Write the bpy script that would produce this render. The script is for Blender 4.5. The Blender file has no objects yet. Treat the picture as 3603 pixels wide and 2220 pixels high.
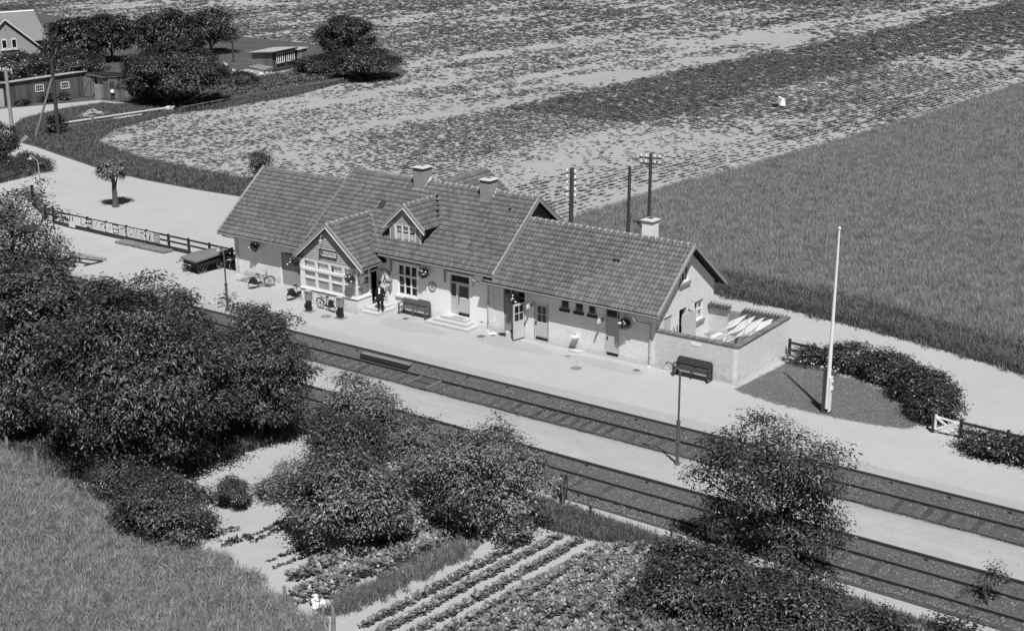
import bpy, math, random
import numpy as np
from mathutils import Vector, Matrix
from mathutils.geometry import tessellate_polygon

SC = bpy.context.scene
COL = SC.collection
random.seed(7)
RNG = np.random.default_rng(7)

# ------------------------------------------------------------------ camera
CAM_C = Vector((34.958229, -61.537721, 25.503735))
CAM_R = Vector((0.810312, 0.585981, 0.004623)); CAM_U = None
YAW, PITCH, ROLL = math.radians(-35.71157695), math.radians(17.79540928), math.radians(-0.33289706)
_F = Vector((math.sin(YAW)*math.cos(PITCH), math.cos(YAW)*math.cos(PITCH), -math.sin(PITCH)))
_R = Vector((math.cos(YAW), -math.sin(YAW), 0)); _U = _R.cross(_F)
CAM_R = _R*math.cos(ROLL) + _U*math.sin(ROLL); CAM_U = -_R*math.sin(ROLL) + _U*math.cos(ROLL)
cd = bpy.data.cameras.new('camera'); cam = bpy.data.objects.new('camera', cd); COL.objects.link(cam)
cam.matrix_world = Matrix(((CAM_R.x, CAM_U.x, -_F.x, CAM_C.x), (CAM_R.y, CAM_U.y, -_F.y, CAM_C.y), (CAM_R.z, CAM_U.z, -_F.z, CAM_C.z), (0, 0, 0, 1)))
cd.sensor_width = 36; cd.lens = 4977.0/3603*36; cd.clip_start = 1; cd.clip_end = 4000
SC.camera = cam

# ------------------------------------------------------------------ daylight
SUN_ELEV = math.radians(58.5)
SUN_DIR = Vector((0.72*math.cos(SUN_ELEV), -0.69*math.cos(SUN_ELEV), math.sin(SUN_ELEV))).normalized()   # towards the sun
W = bpy.data.worlds.new('World'); SC.world = W; W.use_nodes = True
nt = W.node_tree; nt.nodes.clear()
sky = nt.nodes.new('ShaderNodeTexSky'); sky.sky_type = 'NISHITA'; sky.sun_disc = False
sky.sun_elevation = SUN_ELEV; sky.sun_rotation = math.atan2(SUN_DIR.x, SUN_DIR.y)
bw = nt.nodes.new('ShaderNodeRGBToBW'); bg = nt.nodes.new('ShaderNodeBackground'); wo = nt.nodes.new('ShaderNodeOutputWorld')
nt.links.new(sky.outputs[0], bw.inputs[0]); nt.links.new(bw.outputs[0], bg.inputs[0]); nt.links.new(bg.outputs[0], wo.inputs[0])
bg.inputs[1].default_value = 0.026
sl = bpy.data.lights.new('sun', 'SUN'); sl.energy = 5.0; sl.angle = math.radians(0.5); sl.color = (1, 1, 1)
so = bpy.data.objects.new('sun', sl); COL.objects.link(so); so.location = (0, 0, 60)
so.rotation_euler = SUN_DIR.to_track_quat('Z', 'Y').to_euler()
vs = SC.view_settings; vs.view_transform = 'Standard'; vs.look = 'None'; vs.exposure = 0.0; vs.gamma = 1.0; vs.use_curve_mapping = False
SC.render.engine = 'CYCLES'
SC.cycles.max_bounces = 6; SC.cycles.diffuse_bounces = 3; SC.cycles.transparent_max_bounces = 12

# ------------------------------------------------------------------ materials (a black and white photograph: neutral greys)
def nodes_of(name):
    m = bpy.data.materials.new(name); m.use_nodes = True
    t = m.node_tree; t.nodes.clear()
    o = t.nodes.new('ShaderNodeOutputMaterial'); b = t.nodes.new('ShaderNodeBsdfPrincipled')
    t.links.new(b.outputs[0], o.inputs[0])
    return m, t, b
def math_node(t, op, a, b=None, c=None):
    n = t.nodes.new('ShaderNodeMath'); n.operation = op
    for i, v in enumerate((a, b, c)):
        if v is None: continue
        if isinstance(v, (int, float)): n.inputs[i].default_value = v
        else: t.links.new(v, n.inputs[i])
    return n.outputs[0]
def noise(t, vec, scale, detail=4, rough=.6, dist=0.):
    n = t.nodes.new('ShaderNodeTexNoise'); n.inputs['Scale'].default_value = scale; n.inputs['Detail'].default_value = detail
    n.inputs['Roughness'].default_value = rough; n.inputs['Distortion'].default_value = dist
    t.links.new(vec, n.inputs['Vector']); return n.outputs[0]
def mapping(t, vec, scale=(1, 1, 1), rot=(0, 0, 0)):
    n = t.nodes.new('ShaderNodeMapping'); n.inputs['Scale'].default_value = scale; n.inputs['Rotation'].default_value = rot
    t.links.new(vec, n.inputs['Vector']); return n.outputs[0]
def M(name, v, rough=.85, spec=.25, ns=(), bump=None, rand=0., attr=False, brick=None, stretch=(1, 1, 1), foot=0.):
    """grey v; ns: (scale, amount) noises; bump: (scale, strength, distance); rand: per object; brick: 'x' or 'y' courses along that axis."""
    m, t, b = nodes_of(name)
    tc = t.nodes.new('ShaderNodeTexCoord'); co = tc.outputs['Object']
    cs = mapping(t, co, stretch) if stretch != (1, 1, 1) else co
    val = t.nodes.new('ShaderNodeValue'); val.outputs[0].default_value = v; cur = val.outputs[0]
    for i, (s, a) in enumerate(ns):
        f = math_node(t, 'MULTIPLY_ADD', noise(t, cs, s, 5, .62), 2*a*1.6, 1 - a*1.6)
        cur = math_node(t, 'MULTIPLY', cur, f)
    if rand or attr:
        oi = t.nodes.new('ShaderNodeObjectInfo'); r = oi.outputs['Random']
        if attr:
            at = t.nodes.new('ShaderNodeAttribute'); at.attribute_name = 'rnd'
            r = math_node(t, 'FRACT', math_node(t, 'ADD', r, at.outputs['Fac']))
        cur = math_node(t, 'MULTIPLY', cur, math_node(t, 'MULTIPLY_ADD', r, 2*rand, 1 - rand))
    hgt = None
    if brick:
        sp = t.nodes.new('ShaderNodeSeparateXYZ'); t.links.new(co, sp.inputs[0]); cb = t.nodes.new('ShaderNodeCombineXYZ')
        t.links.new(sp.outputs[0 if brick == 'x' else 1], cb.inputs[0]); t.links.new(sp.outputs[2], cb.inputs[1])
        br = t.nodes.new('ShaderNodeTexBrick'); t.links.new(cb.outputs[0], br.inputs['Vector'])
        br.inputs['Color1'].default_value = (1, 1, 1, 1); br.inputs['Color2'].default_value = (.86, .86, .86, 1); br.inputs['Mortar'].default_value = (.62, .62, .62, 1)
        br.inputs['Scale'].default_value = 1; br.inputs['Brick Width'].default_value = .24; br.inputs['Row Height'].default_value = .085
        br.inputs['Mortar Size'].default_value = .009; br.inputs['Mortar Smooth'].default_value = .3
        bwn = t.nodes.new('ShaderNodeRGBToBW'); t.links.new(br.outputs[0], bwn.inputs[0])
        cur = math_node(t, 'MULTIPLY', cur, bwn.outputs[0]); hgt = math_node(t, 'SUBTRACT', 1, br.outputs['Fac'])
    if foot:     # splash dirt in an uneven line above the ground
        ge = t.nodes.new('ShaderNodeNewGeometry'); sz = t.nodes.new('ShaderNodeSeparateXYZ'); t.links.new(ge.outputs['Position'], sz.inputs[0])
        edge = math_node(t, 'MULTIPLY_ADD', noise(t, co, 1.7, 5, .7), .9, .02)
        dm = math_node(t, 'MULTIPLY', math_node(t, 'SUBTRACT', edge, sz.outputs[2]), 2.2); dm = math_node(t, 'MINIMUM', math_node(t, 'MAXIMUM', dm, 0), 1)
        cur = math_node(t, 'MULTIPLY', cur, math_node(t, 'MULTIPLY_ADD', dm, -foot, 1))
    cc = t.nodes.new('ShaderNodeCombineColor')
    for i in range(3): t.links.new(cur, cc.inputs[i])
    t.links.new(cc.outputs[0], b.inputs['Base Color'])
    b.inputs['Roughness'].default_value = rough; b.inputs['Specular IOR Level'].default_value = spec
    if bump or hgt is not None:
        bn = t.nodes.new('ShaderNodeBump')
        h = noise(t, cs, bump[0], 6, .65) if bump else None
        if h is not None and hgt is not None: h = math_node(t, 'MULTIPLY_ADD', h, .25, hgt)
        elif h is None: h = hgt
        t.links.new(h, bn.inputs['Height'])
        bn.inputs['Strength'].default_value = bump[1] if bump else .6
        bn.inputs['Distance'].default_value = bump[2] if bump else .01
        t.links.new(bn.outputs[0], b.inputs['Normal'])
    return m
def leaf_mat(name, v, rand=.35, trans=.12, rough=.38):
    m, t, b = nodes_of(name)
    at = t.nodes.new('ShaderNodeAttribute'); at.attribute_name = 'rnd'
    oi = t.nodes.new('ShaderNodeObjectInfo')
    r = math_node(t, 'FRACT', math_node(t, 'ADD', oi.outputs['Random'], at.outputs['Fac']))
    cur = math_node(t, 'MULTIPLY', math_node(t, 'MULTIPLY_ADD', r, 2*rand, 1 - rand), v)
    cc = t.nodes.new('ShaderNodeCombineColor')
    for i in range(3): t.links.new(cur, cc.inputs[i])
    t.links.new(cc.outputs[0], b.inputs['Base Color']); b.inputs['Roughness'].default_value = rough; b.inputs['Specular IOR Level'].default_value = .5
    tr = t.nodes.new('ShaderNodeBsdfTranslucent'); t.links.new(cc.outputs[0], tr.inputs[0])
    mx = t.nodes.new('ShaderNodeMixShader'); mx.inputs[0].default_value = trans
    out = [n for n in t.nodes if n.type == 'OUTPUT_MATERIAL'][0]
    t.links.new(b.outputs[0], mx.inputs[1]); t.links.new(tr.outputs[0], mx.inputs[2]); t.links.new(mx.outputs[0], out.inputs[0])
    return m
def glass_mat(name):
    m, t, b = nodes_of(name)
    out = [n for n in t.nodes if n.type == 'OUTPUT_MATERIAL'][0]; t.nodes.remove(b)
    gl = t.nodes.new('ShaderNodeBsdfGlossy'); gl.inputs['Roughness'].default_value = .03; gl.inputs[0].default_value = (.9, .9, .9, 1)
    tp = t.nodes.new('ShaderNodeBsdfTransparent'); tp.inputs[0].default_value = (.95, .95, .95, 1)
    mx = t.nodes.new('ShaderNodeMixShader'); mx.inputs[0].default_value = .09; t.links.new(tp.outputs[0], mx.inputs[1]); t.links.new(gl.outputs[0], mx.inputs[2])
    t.links.new(mx.outputs[0], out.inputs[0]); return m

MAT = dict(
 gravel=M('pale_rolled_gravel', .415, .95, .1, ((.09, .06), (.5, .06), (2.2, .05), (9, .06), (45, .14)), (60, .35, .02)),
 road=M('pale_dusty_road', .40, .95, .1, ((.08, .06), (.5, .05), (5, .05)), (40, .3, .02), stretch=(1, 1.6, 1)),
 island=M('trodden_gravel', .39, .95, .1, ((.25, .08), (1.2, .10), (9, .12), (45, .15)), (50, .5, .03), stretch=(.5, 1, 1)),
 damp=M('damp_paving', .365, .9, .15, ((.6, .05), (8, .04)), (60, .3, .02)),
 ballast=M('grey_ballast', .13, .95, .15, ((.5, .12), (9, .25), (26, .35)), (24, 1., .08)),
 cinder=M('dark_cinder_bank', .15, .95, .15, ((.7, .2), (8, .3)), (20, 1., .06)),
 soil=M('dry_field_soil', .345, .95, .1, ((.05, .10), (.5, .09), (4, .10)), (9, .6, .08), stretch=(1, .18, 1)),
 garden=M('raked_garden_soil', .39, .95, .1, ((.3, .07), (2.2, .06), (14, .07)), (12, .5, .04), stretch=(1, .4, 1)),
 turf=M('rough_turf', .10, .95, .1, ((.3, .2), (3, .3), (20, .3)), (14, 1., .1)),
 under=M('soil_under_wheat', .13, .95, .1, ((2, .2),), (10, .6, .05)),
 lawn=M('mown_lawn', .20, .95, .1, ((.5, .10), (5, .12), (40, .25)), (60, .7, .03), stretch=(.6, 1, 1)),
 white=M('white_limewash', .88, .9, .2, ((.5, .03), (4, .03)), (18, .12, .02), foot=.28),
 wbx=M('limewashed_brick_x', .86, .9, .2, ((.7, .05), (6, .05)), (30, .5, .012), brick='x', foot=.28),
 wby=M('limewashed_brick_y', .88, .9, .2, ((.7, .04), (6, .04)), (30, .4, .010), brick='y', foot=.28),
 ybx=M('yard_brick_x', .70, .9, .2, ((.5, .08), (2.2, .10), (9, .08)), (30, .6, .014), brick='x', foot=.28),
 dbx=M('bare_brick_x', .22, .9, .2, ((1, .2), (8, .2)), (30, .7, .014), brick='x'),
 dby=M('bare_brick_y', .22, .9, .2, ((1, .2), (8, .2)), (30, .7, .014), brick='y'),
 plinth=M('plinth_cement', .5, .9, .2, ((2, .06),)),
 tile=M('clay_pantile', .15, .8, .3, ((.3, .20), (1.6, .10), (5, .16), (22, .14)), (40, .3, .01), rand=.22, attr=True),
 deck=M('roof_felt', .03, .95, .1),
 ridge=M('ridge_clay', .17, .8, .3, ((3, .2),), rand=.25),
 mortar=M('lime_mortar', .50, .95, .1, ((9, .15),)),
 verge=M('grey_painted_board', .30, .7, .3, ((2, .12), (14, .1))),
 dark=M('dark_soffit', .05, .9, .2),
 gutter=M('zinc_gutter', .22, .6, .4, ((3, .2),)),
 pipe=M('zinc_downpipe', .45, .6, .4, ((4, .12),)),
 greywood=M('grey_painted_wood', .30, .75, .3, ((2, .08), (20, .1))),
 palewood=M('pale_grey_door', .52, .75, .3, ((2, .06),)),
 clap=M('weatherboard', .42, .8, .25, ((2, .12), (16, .12)), rand=.12),
 paint=M('white_paint', .80, .55, .4, ((3, .04),)),
 curtain=M('net_curtain', .85, .95, .1, ((5, .06),)),
 blind=M('pale_blind', .50, .95, .1, ((5, .06),)),
 black=M('black_iron', .02, .6, .4),
 iron=M('dark_iron', .05, .65, .4, ((6, .2),)),
 wood=M('tarred_wood', .045, .85, .25, ((3, .25), (20, .25))),
 oldwood=M('weathered_wood', .20, .85, .25, ((2, .2), (14, .25)), rand=.2),
 pale_old=M('pale_weathered_wood', .45, .85, .25, ((2, .15), (14, .15)), rand=.1),
 sleeper=M('tarred_sleeper', .085, .9, .2, ((2, .3), (18, .3)), rand=.35),
 rail=M('rusty_rail_side', .03, .6, .4, ((2, .2),)),
 railtop=M('worn_rail_head', .12, .35, .6, ((2, .15),)),
 benchm=M('green_bench_paint', .10, .55, .4, ((3, .12), (20, .1)), rand=.15),
 benchd=M('dark_bench_paint', .045, .55, .4, ((3, .12), (20, .1)), rand=.15),
 step=M('concrete_step', .50, .9, .2, ((1.5, .07), (12, .07))),
 linen=leaf_mat('blown_linen', .9, .03, .5, .9),
 cloth=M('white_linen', .85, .95, .1, ((3, .03),)),
 skin=M('skin', .42, .6, .4), black_cloth=M('dark_uniform_cloth', .018, .9, .2), hat=M('dark_cap', .02, .7, .3),
 boardw=M('shed_board', .10, .85, .25, ((1, .2), (12, .3)), rand=.3),
 boardl=M('shed_board_light', .19, .85, .25, ((1, .2), (12, .3)), rand=.3),
 felt=M('roofing_felt_pale', .40, .9, .2, ((.4, .12), (5, .1))),
 slate=M('pale_slate_roof', .21, .8, .3, ((.3, .08), (3, .08), (20, .08))),
 render=M('house_render', .36, .9, .2, ((.6, .06), (8, .05))),
 stone=M('limestone', .62, .9, .2, ((2, .12), (14, .12)), rand=.2),
 bark=M('bark', .09, .9, .2, ((3, .25), (14, .3)), (16, .9, .04), stretch=(1, 1, .3)),
 barkp=M('pale_bark', .24, .9, .2, ((3, .25), (14, .3)), (16, .9, .04), stretch=(1, 1, .3)),
 polewood=M('pole_wood', .06, .85, .25, ((2, .2), (16, .2))),
 polepale=M('pale_pole', .30, .85, .25, ((2, .12), (16, .12))),
 porcelain=M('white_porcelain', .8, .3, .5),
 greybox=M('grey_enamel', .26, .5, .4, ((4, .08),)),
 boxtop=M('pale_enamel', .40, .5, .4),
 canvas=M('grey_tarpaulin', .18, .8, .3, ((1.2, .15), (7, .12)), (5, .4, .03)),
 enamel=M('cream_enamel', .68, .5, .4, ((4, .08),)), print=M('printed_ink', .05, .7, .3), printm=M('printed_grey', .30, .7, .3),
 lampw=M('lamp_enamel', .35, .45, .5), lampdark=M('lamp_post_paint', .10, .6, .4, ((3, .15),)), lamppale=M('lamp_post_pale', .34, .6, .4, ((3, .1),)),
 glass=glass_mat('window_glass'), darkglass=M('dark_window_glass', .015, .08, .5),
 flower=M('pale_blossom', .80, .8, .2), basket=M('flower_basket', .06, .9, .2),
 chest=leaf_mat('chestnut_leaf', .08, .7), elm=leaf_mat('dense_leaf', .06, .7), fruit=leaf_mat('fruit_leaf', .145, .75, .10), dense=leaf_mat('hedge_leaf', .055, .6),
 farleaf=leaf_mat('far_leaf', .042, .6), crop=leaf_mat('beet_leaf', .11, .35), wheat=leaf_mat('wheat_blade', .36, .3, .35, .6), grass=leaf_mat('grass_blade', .36, .45, .35, .6), verge_g=leaf_mat('verge_blade', .16, .4, .3, .6),
 veg=leaf_mat('vegetable_leaf', .19, .4), petal=leaf_mat('petal', .7, .2),
)

# ------------------------------------------------------------------ mesh helpers
def V(*a): return Vector(a)
class MB:
    def __init__(s): s.v = []; s.f = []; s.mi = []; s.cur = 0; s.rnd = None
    def add(s, vs, fs):
        o = len(s.v); s.v += [tuple(v) for v in vs]; s.f += [tuple(i + o for i in f) for f in fs]; s.mi += [s.cur]*len(fs); return s
    def box(s, x0, x1, y0, y1, z0, z1):
        return s.add([(x0, y0, z0), (x1, y0, z0), (x1, y1, z0), (x0, y1, z0), (x0, y0, z1), (x1, y0, z1), (x1, y1, z1), (x0, y1, z1)],
                     [(0, 3, 2, 1), (4, 5, 6, 7), (0, 1, 5, 4), (1, 2, 6, 5), (2, 3, 7, 6), (3, 0, 4, 7)])
    def beam(s, p, q, w, h, up=(0, 0, 1)):
        p = Vector(p); q = Vector(q); d = (q - p).normalized(); up = Vector(up)
        if abs(d.dot(up)) > .99: up = Vector((0, 1, 0))
        a = d.cross(up).normalized()*w/2; b = a.cross(d).normalized()*h/2
        vs = [p - a - b, p + a - b, p + a + b, p - a + b, q - a - b, q + a - b, q + a + b, q - a + b]
        return s.add(vs, [(0, 1, 2, 3), (7, 6, 5, 4), (0, 4, 5, 1), (1, 5, 6, 2), (2, 6, 7, 3), (3, 7, 4, 0)])
    def tube(s, pts, r, n=8, closed=False):
        pts = [Vector(p) for p in pts]; rs = r if isinstance(r, (list, tuple)) else [r]*len(pts)
        k = len(pts); vs = []; ref = None
        for i, p in enumerate(pts):
            if closed: d = pts[(i+1) % k] - pts[i-1]
            else: d = pts[min(i+1, k-1)] - pts[max(i-1, 0)]
            d.normalize()
            if ref is None: ref = Vector((0, 0, 1)) if abs(d.z) < .9 else Vector((1, 0, 0))
            a = d.cross(ref).normalized(); b = a.cross(d); ref = b
            for j in range(n):
                t = 2*math.pi*j/n; vs.append(p + (a*math.cos(t) + b*math.sin(t))*rs[i])
        fs = []
        for i in range(k if closed else k-1):
            for j in range(n):
                i2 = (i+1) % k; fs.append((i*n+j, i2*n+j, i2*n+(j+1) % n, i*n+(j+1) % n))
        if not closed: fs += [tuple(range(n)), tuple((k-1)*n + j for j in range(n-1, -1, -1))]
        return s.add(vs, fs)
    def lathe(s, prof, c=(0, 0, 0), n=12, axis=(0, 0, 1)):
        ax = Vector(axis).normalized(); a = ax.orthogonal().normalized(); b = ax.cross(a); c = Vector(c); vs = []
        for r, z in prof:
            for j in range(n):
                t = 2*math.pi*j/n; vs.append(c + ax*z + (a*math.cos(t) + b*math.sin(t))*max(r, 1e-4))
        fs = [(i*n+j, i*n+(j+1) % n, (i+1)*n+(j+1) % n, (i+1)*n+j) for i in range(len(prof)-1) for j in range(n)]
        fs += [tuple(range(n-1, -1, -1)), tuple((len(prof)-1)*n + j for j in range(n))]
        return s.add(vs, fs)
    def prism(s, poly, vec):
        """a flat 3-D polygon pushed along vec"""
        poly = [Vector(p) for p in poly]; vec = Vector(vec); n = len(poly)
        vs = poly + [p + vec for p in poly]
        tri = tessellate_polygon([poly])
        fs = [tuple(t) for t in tri] + [tuple(i + n for i in reversed(t)) for t in tri]
        fs += [(i, (i+1) % n, (i+1) % n + n, i + n) for i in range(n)]
        return s.add(vs, fs)
    def poly(s, pts):
        pts = [Vector(p) for p in pts]; return s.add(pts, [tuple(t) for t in tessellate_polygon([pts])])
    def ell(s, c, r, n=10, m=7):
        c = Vector(c); vs = []; 
        for i in range(m+1):
            th = math.pi*i/m
            for j in range(n):
                ph = 2*math.pi*j/n; vs.append(c + Vector((r[0]*math.sin(th)*math.cos(ph), r[1]*math.sin(th)*math.sin(ph), r[2]*math.cos(th))))
        return s.add(vs, [(i*n+j, (i+1)*n+j, (i+1)*n+(j+1) % n, i*n+(j+1) % n) for i in range(m) for j in range(n)])
    def wall(s, o, u, L, H, holes, t, nrm):
        """upright wall slab from corner o along u, outer face at o, thickness t against nrm; holes = (u0, u1, z0, z1)"""
        o = Vector(o); u = Vector(u); nrm = Vector(nrm); z = Vector((0, 0, 1))
        us = sorted({0, L, *[h[0] for h in holes], *[h[1] for h in holes]}); zs = sorted({0, H, *[h[2] for h in holes], *[h[3] for h in holes]})
        us = [a for a in us if 0 <= a <= L]; zs = [a for a in zs if 0 <= a <= H]
        def solid(i, j):
            if i < 0 or j < 0 or i >= len(us)-1 or j >= len(zs)-1: return False
            a = (us[i]+us[i+1])/2; b = (zs[j]+zs[j+1])/2
            return not any(h[0] < a < h[1] and h[2] < b < h[3] for h in holes)
        P = lambda a, b, d: o + u*a + z*b - nrm*d
        for i in range(len(us)-1):
            for j in range(len(zs)-1):
                if not solid(i, j): continue
                a0, a1, b0, b1 = us[i], us[i+1], zs[j], zs[j+1]
                s.add([P(a0, b0, 0), P(a1, b0, 0), P(a1, b1, 0), P(a0, b1, 0)], [(0, 1, 2, 3)])
                s.add([P(a0, b0, t), P(a1, b0, t), P(a1, b1, t), P(a0, b1, t)], [(3, 2, 1, 0)])
                for di, dj, q in ((-1, 0, (a0, b0, a0, b1)), (1, 0, (a1, b0, a1, b1)), (0, -1, (a0, b0, a1, b0)), (0, 1, (a0, b1, a1, b1))):
                    if not solid(i+di, j+dj):
                        s.add([P(q[0], q[1], 0), P(q[2], q[3], 0), P(q[2], q[3], t), P(q[0], q[1], t)], [(0, 1, 2, 3)])
        return s
    def mesh(s, name, mats, off=(0, 0, 0), smooth=False):
        me = bpy.data.meshes.new(name); ox, oy, oz = off
        me.from_pydata([(x-ox, y-oy, z-oz) for x, y, z in s.v], [], s.f)
        for m in (mats if isinstance(mats, (list, tuple)) else [mats]): me.materials.append(MAT[m] if isinstance(m, str) else m)
        if any(s.mi): me.polygons.foreach_set('material_index', s.mi)
        if s.rnd is not None:
            at = me.attributes.new('rnd', 'FLOAT', 'FACE'); at.data.foreach_set('value', s.rnd)
        if smooth: me.polygons.foreach_set('use_smooth', [True]*len(me.polygons))
        me.update(); return me

WLOC = {}     # world position of things and parts built in place
def link(o, parent=None, wl=(0, 0, 0)):
    COL.objects.link(o)
    if parent is not None: o.parent = parent
    WLOC[o.name] = Vector(wl); return o
def tag(o, label=None, cat=None, group=None, kind=None):
    if label: o['label'] = label
    if cat: o['category'] = cat
    if group: o['group'] = group
    if kind: o['kind'] = kind
    return o
def thing(name, label, cat, loc=(0, 0, 0), group=None):
    o = bpy.data.objects.new(name, None); o.empty_display_size = .3; o.location = loc
    link(o, None, loc); return tag(o, label, cat, group)
def part(name, mb, mat, parent, smooth=False, kind=None):
    """a mesh in world coordinates as child of a thing or part built in place"""
    w = WLOC[parent.name]; o = bpy.data.objects.new(name, mb.mesh(name, mat, w, smooth)); link(o, parent, w)
    return tag(o, kind=kind)
def solo(name, mb, mat, label, cat, loc=(0, 0, 0), group=None, smooth=False):
    o = bpy.data.objects.new(name, mb.mesh(name, mat, loc, smooth)); o.location = loc; link(o, None, loc); return tag(o, label, cat, group)
def struct(name, mb, mat, kind='structure', smooth=False):
    o = bpy.data.objects.new(name, mb.mesh(name, mat, (0, 0, 0), smooth)); link(o); return tag(o, kind=kind)
def copy_tree(o, loc=None, rz=None, label=None, parent=None):
    c = o.copy(); COL.objects.link(c)
    if parent is not None: c.parent = parent
    for ch in list(o.children): copy_tree(ch, parent=c)
    if loc is not None: c.location = loc
    if rz is not None: c.rotation_euler = (0, 0, rz)
    if label: c['label'] = label
    WLOC[c.name] = Vector(c.location); return c
def inst(name, me, parent, mat4, w=None):
    """one more object that shares mesh data; mat4 in world space, parent unrotated"""
    o = bpy.data.objects.new(name, me); COL.objects.link(o); o.parent = parent
    o.matrix_basis = Matrix.Translation(-WLOC[parent.name]) @ mat4; return o

# ------------------------------------------------------------------ leaves and scattered plants
def raw_mesh(name, co, faces, mats, rnd=None, mi=None):
    co = np.asarray(co, np.float32); faces = np.asarray(faces, np.int32); me = bpy.data.meshes.new(name); k = faces.shape[1]
    me.vertices.add(len(co)); me.vertices.foreach_set('co', co.ravel()); me.loops.add(faces.size); me.loops.foreach_set('vertex_index', faces.ravel())
    me.polygons.add(len(faces)); me.polygons.foreach_set('loop_start', np.arange(0, faces.size, k, dtype=np.int32))
    try: me.polygons.foreach_set('loop_total', np.full(len(faces), k, np.int32))
    except Exception: pass
    for m in mats: me.materials.append(MAT[m])
    if mi is not None: me.polygons.foreach_set('material_index', np.asarray(mi, np.int32))
    if rnd is not None:
        at = me.attributes.new('rnd', 'FLOAT', 'FACE'); at.data.foreach_set('value', np.asarray(rnd, np.float32))
    me.update(calc_edges=True); me.validate(); return me
def unit(a): return a/np.maximum(np.linalg.norm(a, axis=1, keepdims=True), 1e-9)
def leaves(p, d, n, size, ratio=.5, fold=.15):
    """one folded leaf of two triangles at every point p, along d, facing n"""
    d = unit(d); w = unit(np.cross(n, d)); n2 = np.cross(d, w); s = size[:, None]
    a = p; b = p + d*s*.5 + w*s*ratio*.5 + n2*s*fold; c = p + d*s; e = p + d*s*.5 - w*s*ratio*.5 + n2*s*fold
    co = np.stack([a, b, c, e], 1).reshape(-1, 3); k = np.arange(len(p))*4
    f = np.stack([np.stack([k, k+1, k+2], 1), np.stack([k, k+2, k+3], 1)], 1).reshape(-1, 3)
    return co, f
def crown_points(rng, c, r, clumps, per, csize, low=-.75, lob=.25, fill=.55):
    """boughs on the crown's shell, leaf clumps on every bough's outer side"""
    r = np.asarray(r, float); nb = int(np.clip(clumps/17, 7, 46)); i = np.arange(nb) + .5; ph = np.arccos(1 - (1 - low)*i/nb); th = np.pi*(1 + 5**.5)*i + rng.random()*6
    bd = unit(np.stack([np.cos(th)*np.sin(ph), np.sin(th)*np.sin(ph), np.cos(ph)], 1) + rng.normal(size=(nb, 3))*.16)
    bs = np.clip(1.25/np.sqrt(nb)*1.6*rng.uniform(.55, 1.35, nb), .15, .46)
    bc = bd*(1 - bs*.92 + lob*.35*rng.uniform(-1, 1, nb))[:, None]
    k = rng.choice(nb, clumps, p=bs**2/np.sum(bs**2)); v = unit(rng.normal(size=(clumps, 3)) + bd[k]*1.0 + np.array([0, 0, .25]))
    q = bc[k] + v*(bs[k]*rng.uniform(.78, 1.05, clumps))[:, None]*np.array([1.1, 1.1, .85])
    far_ = rng.random(clumps) < .05; q[far_] *= rng.uniform(1.08, 1.28, (far_.sum(), 1)); inner = rng.random(clumps) < .12; q[inner] *= rng.uniform(.4, .9, (inner.sum(), 1))
    cc = np.asarray(c) + q*r; dirs = unit(v*.7 + bd[k]*.5)
    off = rng.normal(size=(clumps, per, 3))*csize*np.array([1, 1, .5])
    pts = (cc[:, None] + off).reshape(-1, 3); out = np.repeat(dirs, per, 0); loc = unit(off.reshape(-1, 3))
    rn = np.repeat(rng.random(clumps), per)
    return pts, out, loc, rn, np.asarray(c) + bc*r
def tree(name, label, cat, base, c, r, leaf='elm', clumps=500, per=40, size=.26, csize=.35, trunk=None, bark='bark', group=None, seed=1, low=-.75, lob=.3, fill=.5, droop=.3, ratio=.5, limbs=7, stems=1, flowers=0):
    rng = np.random.default_rng(seed)
    t = thing(name, label, cat, base, group)
    P, out, loc, rn, boughs = crown_points(rng, c, r, clumps, per, csize, low, lob, fill)
    keep = P[:, 2] > base[2] + .03; P, out, loc, rn = P[keep], out[keep], loc[keep], rn[keep]
    N = len(P); nr = unit(out*.75 + loc*.35 + np.array([0, 0, .8]) + rng.normal(size=(N, 3))*.5)
    d = out*.5 + loc*.8 + rng.normal(size=(N, 3))*.6 + np.array([0, 0, -droop]); d = d - nr*np.sum(d*nr, 1, keepdims=True)
    co, f = leaves(P, d, nr, size*rng.uniform(.6, 1.25, N)*(.7 + .6*np.mod(rn*7.3, 1)), ratio)
    rr = np.repeat(np.clip(rn*.6 + rng.random(N)*.4, 0, .999), 2)
    mats = [leaf]; mi = None
    if flowers:
        mats = [leaf, 'petal']; mi = np.repeat((rng.random(N) < flowers).astype(np.int32), 2)
    o = bpy.data.objects.new('crown', raw_mesh('crown', co - np.asarray(base), f, mats, rr, mi)); link(o, t, base)
    mb = MB(); b = Vector(base); cv = Vector(c); R0 = trunk if trunk else max(.06, .045*max(r)*2)
    for k in range(stems):
        j = Vector((rng.normal()*.25*(stems > 1)*r[0], rng.normal()*.25*(stems > 1)*r[0], 0))
        top = Vector((cv.x, cv.y, cv.z + r[2]*.25)) + j*1.5
        mb.tube([b + j*.3 - V(0, 0, .1), b + j*.3 + (top - b)*.12, b + j + (top - b)*.5, top], [R0*1.25, R0, R0*.7, R0*.25], 8)
    for k in range(min(len(boughs), limbs*3)):
        e0 = Vector(boughs[k]); 
        if e0.z < b.z + .15: continue
        s0 = b + (Vector((cv.x, cv.y, e0.z)) - b)*rng.uniform(.25, .6); e = cv + (e0 - cv)*1.18; mid = (s0 + e0)/2 + V(0, 0, .10*r[2])
        mb.tube([s0, mid, e0, e], [R0*.42, R0*.26, R0*.14, R0*.04], 5)
    part('trunk', mb, bark, t)
    return t

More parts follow.
